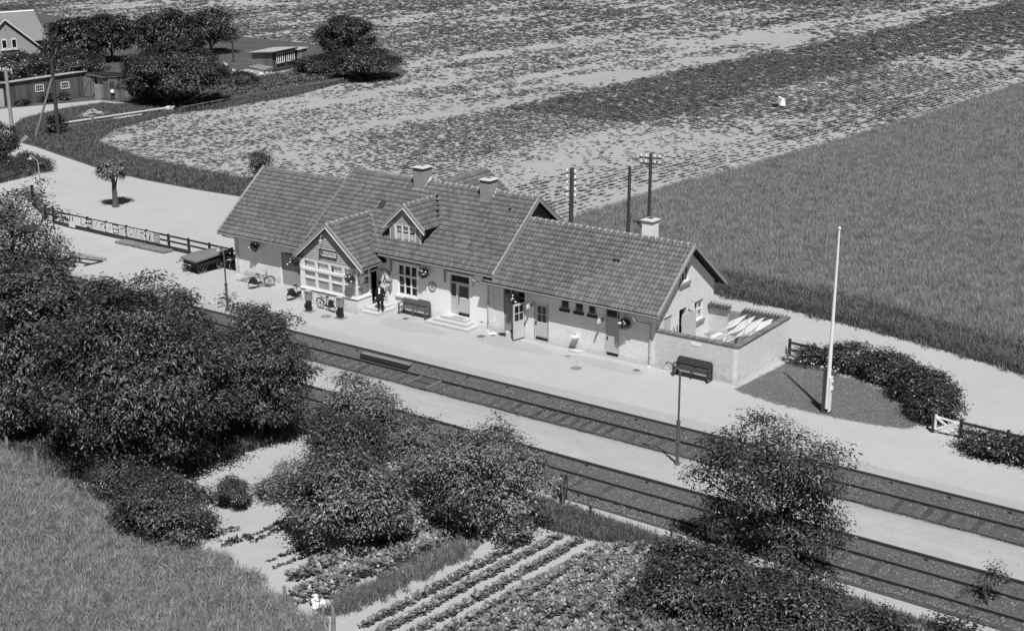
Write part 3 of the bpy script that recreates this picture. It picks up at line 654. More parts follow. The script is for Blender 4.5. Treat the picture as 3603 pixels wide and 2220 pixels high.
# --- bay
BX0, BX1, BY = -23.60, -19.06, -2.05; BXC = -21.15
rB = roof_y('bay_roof', ST, BXC, 2.72, -2.24, 2.0, 2.95, 5.22, lambda p: (mz(p) if p.x > -24.4 else True) if p.y > -.55 else True, 21)
ridge_caps(rB, (BXC, -2.2, 5.25), (BXC, 1.75, 5.25), .12, .42)
gutter(rB, (-18.40, -2.24, 2.86), (-18.40, -.35, 2.86), .055); gutter(rB, (-23.92, -2.24, 2.86), (-23.92, -.6, 2.86), .055)
part('lead_valley', MB().prism([(-18.45, -.52, 3.53), (-18.38, -.3, 3.56), (BXC + .05, 1.9, 5.32), (BXC + .0, 1.66, 5.28)], (0, 0, .03)), 'gutter', rB)
def side_wall(mb, x, t): mb.box(x, x + t, BY + .28, 0, 0, .90)
bw_ = MB().box(BX0, BX1, BY, BY + .28, 0, .90); bw_.box(BX0, BX0 + .28, BY + .28, -.002, 0, .90); bw_.box(BX1 - .28, BX1, BY + .28, -.85, 0, .90)
bay = part('bay_wall', bw_, 'wbx', ST)
part('sill', MB().box(BX0 - .06, BX1 + .06, BY - .06, BY + .1, .90, .97), 'paint', bay); part('sill', MB().box(BX1 - .1, BX1 + .06, BY + .1, -.82, .90, .97), 'paint', bay)
part('sill_band', MB().box(BX0 - .04, BX1 + .04, BY - .035, BY + .1, .845, .898), 'gutter', bay)
cols = [(-23.24, -22.37), (-22.17, -21.27), (-21.08, -20.19), (-20.01, -19.16)]; rows = [(1.06, 1.60), (1.68, 2.10), (2.26, 2.70)]
fr = MB(); fr.wall((BX0, BY + .0, .97), (1, 0, 0), BX1 - BX0, 1.82, [(c[0] - BX0, c[1] - BX0, r[0] - .97, r[1] - .97) for c in cols for r in rows], .09, (0, -1, 0))
bwin = part('window', fr, 'paint', ST)
part('transom_rail', MB().box(BX0, BX1, BY - .03, BY, 2.10, 2.26), 'paint', bwin)
for c in cols:
    for r in rows: part('pane', MB().box(c[0] - .02, c[1] + .02, BY + .05, BY + .056, r[0] - .02, r[1] + .02), 'glass', bwin)
rc = random.Random(5)
def curtain(x0, x1, y, z0, z1, axis='x', amp=.025, mat='curtain', parent=None, gap=()):
    mb = MB(); n = max(6, int(abs(x1 - x0)/.045)); v = []
    for i in range(n+1):
        t = x0 + (x1 - x0)*i/n; d = amp*math.sin(i*1.9 + rc.random()*.6) + amp*.5*rc.uniform(-1, 1)
        for z in (z0, z1): v.append((t, y + d, z) if axis == 'x' else (y + d, t, z))
    mb.add(v, [(2*i, 2*i+2, 2*i+3, 2*i+1) for i in range(n)]); return part('curtain', mb, mat, parent)
for k, c in enumerate(cols):
    curtain(c[0] + (.12 if k == 2 else .02), c[1] - .02, BY + .118, 2.2, 2.74, 'x', .014, 'curtain', bwin); curtain(c[0] + .0, c[1] - .0, BY + .118, 1.64, 2.18, 'x', .014, 'curtain', bwin)
    for j in range(6): part('blind_slat', MB().box(c[0], c[1], BY + .062, BY + .075, 1.065 + j*.09, 1.065 + j*.09 + .078), 'blind', bwin)
# right-hand side of the bay: three lights, then the doorway
ycs = (-1.93, -.95)
fs = MB(); fs.wall((BX1, BY + .092, .97), (0, 1, 0), 1.25, 1.82, [(ycs[0] - BY - .092, ycs[1] - BY - .092, r[0] - .97, r[1] - .97) for r in rows], .09, (1, 0, 0)); swin = part('window', fs, 'paint', ST)
for r in rows: part('pane', MB().box(BX1 - .056, BX1 - .05, ycs[0] - .02, ycs[1] + .02, r[0] - .02, r[1] + .02), 'glass', swin)
curtain(-1.85, -1.2, BX1 - .13, 1.64, 2.7, 'y', .03, 'curtain', swin); 
for j in range(6): part('blind_slat', MB().box(BX1 - .075, BX1 - .062, ycs[0], ycs[1], 1.065 + j*.09, 1.065 + j*.09 + .078), 'blind', swin)
dfr = MB(); dfr.box(BX1 - .12, BX1, -.80, -.72, .3, 2.79); dfr.box(BX1 - .12, BX1, -.08, -.004, .3, 2.79); dfr.box(BX1 - .12, BX1, -.72, -.08, 2.28, 2.36); dfr.box(BX1 - .12, BX1, -.72, -.08, 2.72, 2.79)
part('door_frame', dfr, 'paint', ST); part('transom_light', MB().box(BX1 - .07, BX1 - .064, -.72, -.08, 2.36, 2.72), 'darkglass', ST)
od = MB(); od.box(BX1 + .02, BX1 + .78, -.09, -.045, .32, 2.26); odr = part('door', od, 'paint', ST)     # doorway leaf folded back against the wall
part('door_panel', MB().box(BX1 + .12, BX1 + .68, -.10, -.09, .42, 1.05), 'palewood', odr)
# left cheek of the bay
part('cheek', MB().box(BX0, BX0 + .1, BY + .092, -.002, .97, 2.79), 'greywood', ST)
gy_ = lambda x: 2.79 + (2.45 - abs(x - BXC))*.0
ks = (5.22 - 2.95)/2.72
bg_ = MB()
gbd = part('gable_boards', MB().prism([(BX0 + .02, BY + .06, 2.79), (BX1 - .02, BY + .06, 2.79), (BX1 - .02, BY + .06, 3.05), (BXC, BY + .06, 4.95), (BX0 + .02, BY + .06, 3.05)], (0, .06, 0)), 'clap', ST)
z = 2.79; me_i = 0
while z < 4.85:
    hwx = min(2.25, (4.95 - z)/ks - .02)
    x0b, x1b = max(BX0, BXC - hwx), min(BX1, BXC + hwx)
    if x1b - x0b > .1:
        mb = MB(); mb.prism([(x0b, BY - .006, z), (x0b, BY + .058, z), (x0b, BY + .058, z + .135), (x0b, BY + .03, z + .135)], (x1b - x0b, 0, 0)); part('board', mb, 'clap', gbd)
    z += .138
part('bay_floor', MB().box(BX0 + .3, BX1 - .01, BY + .3, -.01, .2, .30), 'dark', ST)
part('bay_ceiling', MB().box(BX0 + .1, BX1 - .12, BY + .12, .2, 2.80, 2.84), 'dark', ST)
# --- dormer
DX0, DX1, DY, DXC = -18.43, -16.08, .36, -17.22
dw = MB(); dw.wall((DX0, DY, 4.05), (1, 0, 0), DX1 - DX0, 1.15, [(-17.92 - DX0, -17.51 - DX0, .13, 1.06), (-17.43 - DX0, -17.02 - DX0, .13, 1.06), (-16.94 - DX0, -16.52 - DX0, .13, 1.06)], .08, (0, -1, 0))
dwp = part('dormer', dw, 'paint', ST)
for sx in (DX0, DX1 - .08): part('cheek', MB().prism([(sx, DY + .082, hz(DY) - .1), (sx, DY + .082, 5.2), (sx, 2.1, 5.2), (sx, 2.1, hz(2.1) - .1)], (.08, 0, 0)), 'greywood', dwp)
part('gable_boards', MB().prism([(DX0 + .02, DY + .03, 5.2), (DX1 - .02, DY + .03, 5.2), (DXC, DY + .03, 6.22)], (0, .05, 0)), 'clap', dwp)
z = 5.2
while z < 6.05:
    hwx = min((DX1 - DX0)/2 - .02, (6.22 - z)/.87 - .03)
    if hwx > .06: part('board', MB().prism([(DXC - hwx, DY - .012, z), (DXC - hwx, DY + .028, z), (DXC - hwx, DY + .028, z + .125), (DXC - hwx, DY + .012, z + .125)], (2*hwx, 0, 0)), 'clap', dwp)
    z += .128
for a, b in ((-17.92, -17.51), (-17.43, -17.02), (-16.94, -16.52)):
    part('pane', MB().box(a - .02, b + .02, DY + .04, DY + .046, 4.16, 5.13), 'glass', dwp)
    curtain(a, b, DY + .105, 4.75, 5.1, 'x', .02, 'curtain', dwp); curtain(a, b, DY + .10, 4.16, 4.66, 'x', .02, 'curtain', dwp)
for a, b in ((DX0 + .07, -18.05), (-16.42, DX1 - .06)):
    for k in range(10): part('louvre', MB().prism([(a, DY - .018, 4.16 + k*.095), (a, DY - .004, 4.16 + k*.095), (a, DY - .002, 4.23 + k*.095)], (b - a, 0, 0)), 'greywood', dwp)
part('sill', MB().box(DX0 - .03, DX1 + .03, DY - .06, DY - .001, 4.0, 4.10), 'paint', dwp)
rD = roof_y('dormer_roof', ST, DXC, 1.52, .21, 3.35, 5.10, 6.44, mz, 31); ridge_caps(rD, (DXC, .24, 6.46), (DXC, 3.2, 6.46), .11, .40)
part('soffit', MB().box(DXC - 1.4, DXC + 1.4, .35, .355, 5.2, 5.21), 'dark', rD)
# --- rear wing
rW = roof_y('rear_roof', ST, -18.3, 4.3, 4.4, 10.0, 3.7, 6.78, lambda p: p.z > (zM - SL*(p.y - 4.07)) - .03 if p.y < 8.6 else True, 41, front=False)
q0 = V(-13.95, 10.02, 3.74); q1 = V(-18.3, 10.02, 6.86)
part('barge_board', MB().prism([q0, q1, q1 - V(0, 0, .22), q0 - V(0, 0, .22)], (0, .06, 0)), 'verge', rW); part('verge_cap', MB().prism([q0, q1, q1 + V(0, 0, .04), q0 + V(0, 0, .04)], (0, -.2, 0)), 'verge', rW)
g = MB().prism([(-22.2, 9.7, 0), (-14.4, 9.7, 0), (-14.4, 9.7, 3.85), (-18.3, 9.7, 6.6), (-22.2, 9.7, 3.85)], (0, -.3, 0)); g.box(-14.7, -14.4, 8.15, 9.39, 0, 3.85); part('rear_wall', g, 'wbx', ST)
ridge_caps(rW, (-18.3, 5.2, 6.81), (-18.3, 9.98, 6.81), .12, .4, mort=False)
# --- chimneys
def chimney(x0, x1, y0, y1, zb, zt, mat, capmat='plinth', white=False):
    c = part('chimney', MB().box(x0, x1, y0, y1, zb, zt - .13), mat, ST)
    mb = MB().box(x0 - .05, x1 + .05, y0 - .05, y1 + .05, zt - .135, zt - .09); part('cap_course', mb, 'gutter', c)
    cx, cy = (x0 + x1)/2, (y0 + y1)/2
    p = MB(); p.add([(x0 - .09, y0 - .09, zt - .09), (x1 + .09, y0 - .09, zt - .09), (x1 + .09, y1 + .09, zt - .09), (x0 - .09, y1 + .09, zt - .09), (x0 + .1, y0 + .1, zt), (x1 - .1, y0 + .1, zt), (x1 - .1, y1 - .1, zt), (x0 + .1, y1 - .1, zt)],
          [(0, 1, 5, 4), (1, 2, 6, 5), (2, 3, 7, 6), (3, 0, 4, 7), (4, 5, 6, 7), (3, 2, 1, 0)]); part('cap', p, capmat, c)
    part('flue', MB().box(cx - .14, cx + .14, cy - .14, cy + .14, zt - .05, zt + .012), 'black', c)
    if not white: 
        part('flashing', MB().box(x0 - .05, x1 + .05, y0 - .10, y0 - .002, zb + .12, zb + .40), 'mortar', c); part('flashing', MB().prism([(x1 + .002, y0 - .05, zb + .35), (x1 + .10, y0 - .05, zb + .33), (x1 + .10, y1 - .1, hz(y1 - .1) + .08), (x1 + .002, y1 - .1, hz(y1 - .1) + .1)], (0, 0, .04)), 'mortar', c)
MAT['chx'] = M('chimney_brick', .40, .9, .2, ((1.5, .12), (10, .15)), (30, .9, .02), brick='x')
chimney(-19.08, -18.32, 3.46, 4.30, 6.2, 7.98, 'chx'); chimney(-13.98, -13.28, 3.40, 4.20, 6.15, 7.86, 'chx')
chimney(-2.98, -2.32, 3.42, 4.10, 5.2, 6.96, 'white', 'plinth', True)
# --- windows and doors
def window_x(x0, x1, z0, z1, y, nx, zs, fw=.06, rec=.10, mat='paint', glass='darkglass', bar=.035):
    """casement in a front wall: nx lights across, glazing rows at heights zs"""
    f = MB(); xs = [x0 + (x1 - x0)*k/nx for k in range(nx+1)]; holes = []
    zz = [z0] + list(zs) + [z1]
    for i in range(nx):
        for j in range(len(zz)-1):
            holes.append((xs[i] - x0 + fw*.6, xs[i+1] - x0 - fw*.6, zz[j] - z0 + (fw if j == 0 else bar/2), zz[j+1] - z0 - (fw if j == len(zz)-2 else bar/2)))
    f.wall((x0, y + rec, z0), (1, 0, 0), x1 - x0, z1 - z0, holes, .06, (0, -1, 0)); w = part('window', f, mat, ST)
    for h in holes: part('pane', MB().box(x0 + h[0] - .01, x0 + h[1] + .01, y + rec + .03, y + rec + .036, z0 + h[2] - .01, z0 + h[3] + .01), glass, w)
    return w
w = window_x(-17.60, -16.17, .98, 2.90, 0, 3, (1.56, 2.20), .10, .06); part('transom', MB().box(-17.60, -16.17, .02, .06, 2.14, 2.26), 'paint', w); part('sill', MB().box(-17.75, -16.05, -.07, .06, .84, .97), 'paint', w)
part('drip', MB().box(-17.80, -16.02, -.075, .0, .78, .838), 'gutter', w)
curtain(-17.48, -17.2, .22, 1.04, 2.1, 'x', .03, 'cloth', w)
# grey plaster frames of the window and door with awning rods
for a, b in ((-18.12, -15.85), (-14.05, -11.96)):
    for xx in (a, a + .09, b): part('awning_rod', MB().tube([(xx, -.05, 3.05), (xx, -.05, 2.35 if xx != b else 2.4)], .022, 6), 'gutter', ST)
    part('awning_rail', MB().box(a, b, -.06, -.013, 3.02, 3.07), 'gutter', ST)
# main door
d = MB(); d.box(-13.73, -13.65, .08, .2, .45, 2.9); d.box(-12.36, -12.28, .08, .2, .45, 2.9); d.box(-13.65, -12.36, .08, .2, 2.36, 2.46); d.box(-13.65, -12.36, .08, .2, 2.84, 2.9); d.box(-13.30, -13.16, .08, .2, .45, 2.36)
df = part('door_frame', d, 'palewood', ST); part('pane', MB().box(-13.65, -12.36, .15, .156, 2.46, 2.84), 'darkglass', df)
part('side_panel', MB().box(-13.65, -13.30, .12, .17, .45, 1.50), 'palewood', df); part('pane', MB().box(-13.65, -13.30, .14, .146, 1.56, 2.36), 'darkglass', df); part('side_rail', MB().box(-13.65, -13.30, .10, .17, 1.50, 1.56), 'palewood', df)
dl = MB(); dl.wall((-13.16, .10, .47), (1, 0, 0), .80, 1.88, [(.07, .73, 1.06, 1.80)], .05, (0, -1, 0)); dm = part('door', dl, 'palewood', ST)
part('pane', MB().box(-13.10, -12.42, .12, .126, 1.52, 2.28), 'darkglass', dm); part('notice', MB().box(-12.98, -12.55, .085, .0985, 1.49, 1.58), 'paint', dm); part('kick_plate', MB().box(-13.15, -12.37, .085, .0985, .48, .66), 'black', dm); part('handle', MB().tube([(-13.10, .06, 1.15), (-13.10, .06, 1.75)], .018, 6), 'black', dm)
# left wing double door of grey boards
dd = part('door', MB().box(-27.25, -23.9, .06, .10, 0, 2.02), 'greywood', ST)
for k in range(14):
    part('board', MB().prism([(-27.2, .03, .02 + k*.142), (-27.2, .058, .02 + k*.142), (-27.2, .058, .155 + k*.142), (-27.2, .045, .155 + k*.142)], (3.2, 0, 0)), 'greywood', dd)
part('door_frame', MB().box(-27.33, -27.22, -.03, .12, 0, 2.08), 'paint', ST); part('handle', MB().box(-25.75, -25.68, -.05, .03, .95, 1.15), 'black', dd); part('wicket_edge', MB().box(-26.02, -26.00, .015, .05, .1, 1.75), 'gutter', dd); part('wicket_edge', MB().box(-25.34, -25.32, .015, .05, .1, 1.75), 'gutter', dd)
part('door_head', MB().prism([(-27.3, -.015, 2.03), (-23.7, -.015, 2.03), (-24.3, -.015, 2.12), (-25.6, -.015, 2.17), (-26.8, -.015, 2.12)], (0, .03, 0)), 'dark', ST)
# right wing: wide opening with boarded half, lights above and an open glazed leaf
part('boarding', MB().box(-9.84, -8.98, .06, .09, .08, 2.22), 'greywood', ST)
for k in range(13): part('clapboard', MB().prism([(-9.84, .035, .10 + k*.162), (-9.84, .058, .10 + k*.162), (-9.84, .058, .255 + k*.162), (-9.84, .05, .255 + k*.162)], (.86, 0, 0)), 'greywood', ST)
part('post', MB().box(-9.02, -8.94, .0, .1, .08, 2.80), 'palewood', ST)
window_x(-9.84, -8.42, 2.26, 2.84, 0, 3, (), .06, .05, 'verge')
def leaf_door(name, hinge, ang, W_, z0, z1, pz, mat, flip=1):
    """an open leaf hung at hinge, swung to ang in plan"""
    u = V(math.cos(ang), math.sin(ang), 0); n = V(-u.y, u.x, 0)*-1
    f = MB(); h = Vector(hinge); f.wall(h + V(0, 0, z0), u, W_, z1 - z0, [(.10, W_/2 - .02, pz[0] - z0, (pz[0]+pz[1])/2 - .02 - z0), (W_/2 + .02, W_ - .10, pz[0] - z0, (pz[0]+pz[1])/2 - .02 - z0), (.10, W_/2 - .02, (pz[0]+pz[1])/2 + .02 - z0, pz[1] - z0), (W_/2 + .02, W_ - .10, (pz[0]+pz[1])/2 + .02 - z0, pz[1] - z0)], .045, n)
    d_ = part(name, f, mat, ST)
    for a0, a1 in ((.09, W_/2 - .01), (W_/2 + .01, W_ - .09)):
        for b0, b1 in ((pz[0] - .01, (pz[0]+pz[1])/2 - .01), ((pz[0]+pz[1])/2 + .01, pz[1] + .01)):
            p = h - n*.022; part('pane', MB().prism([p + u*a0 + V(0, 0, b0), p + u*a1 + V(0, 0, b0), p + u*a1 + V(0, 0, b1), p + u*a0 + V(0, 0, b1)], -n*.005), 'darkglass', d_)
    return d_, u, n, h
ld, u_, n_, h_ = leaf_door('door', (-8.43, -.03, 0), math.radians(-102), .84, .1, 2.14, (1.14, 2.02), 'palewood')
q = h_ + n_*.004; part('kick_plate', MB().prism([q + V(0, 0, .11), q + u_*.84 + V(0, 0, .11), q + u_*.84 + V(0, 0, .30), q + V(0, 0, .30)], n_*.012), 'black', ld); q2 = h_ + u_*.76; part('handle', MB().beam(q2 + n_*.01 + V(0, 0, 1.02), q2 + n_*.09 + V(0, 0, 1.02), .03, .12), 'black', ld)
part('bottom_rail', MB().prism([q + u_*.10 + V(0, 0, 1.00), q + u_*.74 + V(0, 0, 1.00), q + u_*.74 + V(0, 0, 1.10), q + u_*.10 + V(0, 0, 1.10)], n_*.02), 'paint', ld)
# door two: four panes over boards
f = MB(); f.wall((-7.69, .03, .08), (1, 0, 0), .85, 2.17, [(.14, .405, 1.06, 1.50), (.445, .71, 1.06, 1.50), (.14, .405, 1.54, 1.98), (.445, .71, 1.54, 1.98)], .05, (0, -1, 0)); d2 = part('door', f, 'palewood', ST)
for a in (-7.55, -7.255):
    for b in (1.14, 1.62): part('pane', MB().box(a, a + .28, .05, .056, b - .01, b + .46), 'darkglass', d2)
for k in range(9): part('board', MB().prism([(-7.6, .012, .34 + k*.085), (-7.6, .029, .34 + k*.085), (-7.6, .029, .41 + k*.085), (-7.6, .022, .41 + k*.085)], (.68, 0, 0)), 'palewood', d2)
part('kick_plate', MB().box(-7.66, -6.87, .012, .029, .09, .26), 'black', d2); part('handle', MB().box(-7.66, -7.60, -.04, .03, 1.0, 1.16), 'black', d2); part('door_frame', MB().box(-7.75, -7.69, -.02, .08, .08, 2.3), 'greywood', ST); part('door_frame', MB().box(-6.84, -6.78, -.02, .08, .08, 2.3), 'greywood', ST)
for i, (a, b) in enumerate(((-5.96, -5.46), (-5.04, -4.54), (-4.15, -3.69))):
    w = window_x(a, b, 2.22, 2.80, 0, 1, (), .06, .03 if i < 2 else -.06, 'palewood'); part('sill', MB().box(a - .08, b + .08, -.10, .02, 2.06, 2.20), 'black', w)
f = MB().box(-3.13, -3.02, -.02, .08, .08, 2.80); f.box(-2.27, -2.22, 0, .08, .08, 2.80); f.box(-3.02, -2.27, 0, .08, 2.16, 2.24); part('door_frame', f, 'palewood', ST)
d3 = part('door', MB().box(-3.02, -2.27, .05, .09, .08, 2.16), 'palewood', ST)
for k in range(22): part('board', MB().prism([(-3.0, .022, .28 + k*.085), (-3.0, .049, .28 + k*.085), (-3.0, .049, .352 + k*.085), (-3.0, .036, .352 + k*.085)], (.72, 0, 0)), 'palewood', d3)
part('kick_plate', MB().box(-3.01, -2.28, .03, .049, .09, .26), 'black', d3); part('handle', MB().box(-3.00, -2.94, -.03, .03, 1.0, 1.14), 'black', d3)
hp = MB(); hp.wall((-3.0, -.10, 2.26), (1, 0, .0), .72, .5, [(.04, .68, .04, .46)], .03, (0, -1, 0)); hw_ = part('window', hp, 'palewood', ST); part('pane', MB().box(-2.97, -2.31, -.09, -.085, 2.29, 2.73), 'darkglass', hw_)
# gable windows and doors facing the yard
def window_y(y0, y1, z0, z1, ny, zs, x=0, fw=.07, glass='darkglass'):
    f = MB(); ys = [y0 + (y1 - y0)*k/ny for k in range(ny+1)]; zz = [z0] + list(zs) + [z1]; H = []
    for i in range(ny):
        for j in range(len(zz)-1): H.append((ys[i] - y0 + fw*.6, ys[i+1] - y0 - fw*.6, zz[j] - z0 + fw*.6, zz[j+1] - z0 - fw*.6))
    f.wall((x - .08, y0, z0), (0, 1, 0), y1 - y0, z1 - z0, H, .06, (1, 0, 0)); w = part('window', f, 'paint', ST)
    for h in H: part('pane', MB().box(x - .115, x - .11, y0 + h[0] - .01, y0 + h[1] + .01, z0 + h[2] - .01, z0 + h[3] + .01), glass, w)
    part('sill', MB().box(x - .08, x + .12, y0 - .08, y1 + .08, z0 - .16, z0 - .02), 'greywood', w); return w
w1 = window_y(4.22, 5.2, 1.40, 2.50, 2, (1.95,), glass='glass'); curtain(4.25, 4.6, -.22, 1.45, 2.45, 'y', .03, 'cloth', w1); curtain(4.85, 5.17, -.22, 1.45, 2.45, 'y', .03, 'cloth', w1)
window_y(2.42, 3.42, 3.98, 4.95, 3, (), glass='darkglass')
gd = part('door', MB().box(.10, .14, 2.62, 4.14, .12, 2.22), 'palewood', ST)
for k in range(17): part('board', MB().prism([(.16, 2.62, .12 + k*.122), (.142, 2.62, .12 + k*.122), (.142, 2.62, .232 + k*.122), (.148, 2.62, .232 + k*.122)], (0, 1.52, 0)), 'palewood', gd)
part('door', MB().box(-.10, -.06, .82, 1.73, .02, 2.46), 'palewood', ST)
part('yard_lamp', MB().tube([(0, 3.3, 2.95), (.35, 3.3, 2.95)], .015, 6).lathe([(.02, .06), (.11, -.03), (.11, -.08)], (.36, 3.3, 2.93), 10), 'lampw', ST)
# steps, downpipes, wall lamp
def steps(name, tiers):
    s = part(name, MB().box(*tiers[0]), 'step', ST)
    for t in tiers[1:]: part('tread', MB().box(*t), 'step', s)
steps('door_steps', [(-14.70, -11.60, -1.10, -.004, 0, .15), (-14.38, -11.93, -.80, -.004, .15, .30), (-14.05, -12.20, -.50, -.004, .30, .45)])
part('doormat', MB().box(-13.3, -12.5, -.42, -.06, .451, .462), 'greywood', ST)
steps('bay_steps', [(-19.05, -17.80, -1.72, -.004, 0, .15), (-19.05, -18.10, -1.38, -.004, .15, .30)])
def downpipe(x, y, ztop, eave, lab=None):
    mb = MB().tube([(x - .75, eave, ztop + .38), (x - .75, eave + .05, ztop + .22), (x, y - .07, ztop), (x, y - .07, .10), (x - .02, y - .16, .04)], .045, 8); part('downpipe', mb, 'pipe', ST)
    for zz in (.5, 1.6): part('pipe_bracket', MB().lathe([(.06, -.03), (.06, .03)], (x, y - .07, zz), 8), 'gutter', ST)
    part('gully', MB().lathe([(.17, 0), (.14, .05), (.05, .06)], (x, y - .16, .002), 10), 'plinth', ST)
downpipe(-10.90, 0, 2.75, -.55); downpipe(-.28, -.012, 2.35, -.62); downpipe(-31.1, 0, 2.4, -.62)
part('wall_lamp', MB().ell((-13.25, -.12, 3.15), (.13, .11, .09), 10, 6), 'lampw', ST)
part('lamp_bracket', MB().tube([(-21.45, BY - .0, 4.45), (-21.45, BY - .28, 4.55), (-21.40, BY - .42, 4.42)], .02, 6).lathe([(.03, .1), (.12, .0), (.12, -.10), (.05, -.12)], (-21.40, BY - .42, 4.25), 10), 'lampw', ST)
part('vent_slot', MB().box(-11.55, -11.3, -.006, .01, .38, .42), 'black', ST)
# flush the tiles: the 300 nearest the camera are parts, the rest of each roof is one mass
TILES.sort(key=lambda t: (t[1].translation - CAM_C).length)
RTI = random.Random(12)
TVA = np.array(TV); rest = {}
for k, (rf, m) in enumerate(TILES):
    if k < 300: inst('tile', TILE_ME, rf, m)
    else: rest.setdefault(rf.name, (rf, []))[1].append(np.array(m))
for nme, (rf, ms) in rest.items():
    A = np.stack(ms); hv = np.concatenate([TVA, np.ones((len(TVA), 1))], 1); P = np.einsum('nij,kj->nki', A, hv)[:, :, :3]
    nt_ = len(ms); F = (np.array(TF)[None] + (np.arange(nt_)*len(TVA))[:, None, None]).reshape(-1, 4)
    P = P.reshape(-1, 3) - np.array(WLOC[nme]); rn = np.repeat(np.random.default_rng(4).random(nt_), len(TF))
    o = bpy.data.objects.new('roof_tiles', raw_mesh('roof_tiles', P, F, ['tile'], rn)); link(o, rf, WLOC[nme]); tag(o, kind='stuff')

# ------------------------------------------------------------------ yard wall beside the station
YW = thing('yard_wall', 'pale brick yard wall with a tile coping at the gable end of the station', 'wall', (2.4, 3, 0))
LX, DYD = 4.80, 6.10
part('wall', MB().wall((0.005, -.01, 0), (1, 0, 0), LX - .245, 2.0, [], .24, (0, -1, 0)), 'ybx', YW)
part('wall', MB().wall((LX, -.0098, 0), (0, 1, 0), DYD, 2.0, [], .24, (1, 0, 0)), 'wby', YW)
bw2 = MB().wall((.005, 5.86, 0), (1, 0, 0), 1.2, 1.86, [], .24, (0, -1, 0)); bw2.wall((2.16, 5.86, 0), (1, 0, 0), LX - .242 - 2.16, 1.86, [], .24, (0, -1, 0)); part('wall', bw2, 'ybx', YW)
part('footing', MB().box(.03, LX + .05, -.05, -.012, 0, .06).box(LX + .002, LX + .05, -.012, DYD, 0, .06), 'plinth', YW)
def cop(w, l, r, h):
    mb = MB(); n = 6; v = []
    for y in (-l/2, l/2):
        for k in range(n+1): t = math.pi*k/n; v.append((math.cos(t)*w/2, y, math.sin(t)*h))
    mb.add(v, [(k, k+1, n+1+k+1, n+1+k) for k in range(n)] + [tuple(range(n, -1, -1)), tuple(range(n+1, 2*n+2))]); return mb.mesh('coping_tile', 'ridge')
cme = cop(.155, .34, .07, .085)
part('coping_bed', MB().box(0, LX + .02, -.045, .27, 2.0, 2.03).box(LX - .28, LX + .035, .27, DYD, 2.0, 2.03), 'ridge', YW)
k = 0
while .1 + k*.16 < LX - .1: inst('coping_tile', cme, YW, Matrix.Translation((.1 + k*.16, .112, 2.03))); k += 1
k = 0
while .1 + k*.16 < DYD: inst('coping_tile', cme, YW, Matrix.Translation((LX - .12, .1 + k*.16, 2.03)) @ Matrix.Rotation(math.pi/2, 4, 'Z')); k += 1
part('mortar_bed', MB().box(LX + .036, LX + .045, .1, DYD, 2.03, 2.06), 'mortar', YW)
bme = MB(); bme.add([(a, b, c) for (b, c) in ((-.24, 0), (.24, .12)) for a, c2 in ((-.12, 0), (-.05, .05), (.03, .06), (.1, .02)) for c in (c + c2,)], [(0, 1, 5, 4), (1, 2, 6, 5), (2, 3, 7, 6)]); bme.add([(-.12, -.24, -.03), (-.05, -.24, .02), (.03, -.24, .03), (.1, -.24, -.01), (-.12, -.24, 0), (-.05, -.24, .05), (.03, -.24, .06), (.1, -.24, .02)], [(0, 1, 5, 4), (1, 2, 6, 5), (2, 3, 7, 6)])
bme = bme.mesh('cap_tile', 'tile')
for x0, x1 in ((-.1, 1.35), (2.05, 4.6)):
    x = x0 + .1
    while x < x1: inst('cap_tile', bme, YW, Matrix.Translation((x, 5.92, 1.90))); x += .20
for x0, x1 in ((-.1, 1.32), (2.03, 4.56)): part('tile_bed', MB().prism([(x0, 5.69, 1.865), (x0, 6.15, 1.985), (x0, 6.15, 1.95), (x0, 5.69, 1.835)], (x1 - x0, 0, 0)), 'tile', YW)
part('tile_batten', MB().box(2.16, 4.5, 5.80, 5.86, 1.62, 1.80), 'greywood', YW)
yg = part('gate', MB().box(1.24, 2.14, 5.92, 5.97, .05, 1.84), 'verge', YW)
for q in range(12): part('board', MB().box(1.25, 2.13, 5.895, 5.918, .08 + q*.145, .20 + q*.145), 'verge', yg)
part('gate_post', MB().box(1.206, 1.24, 5.84, 5.99, 0, 1.9), 'plinth', YW)
part('enamel_plate', MB().box(2.10, 2.74, -.03, -.012, 1.66, 1.83), 'paint', YW)

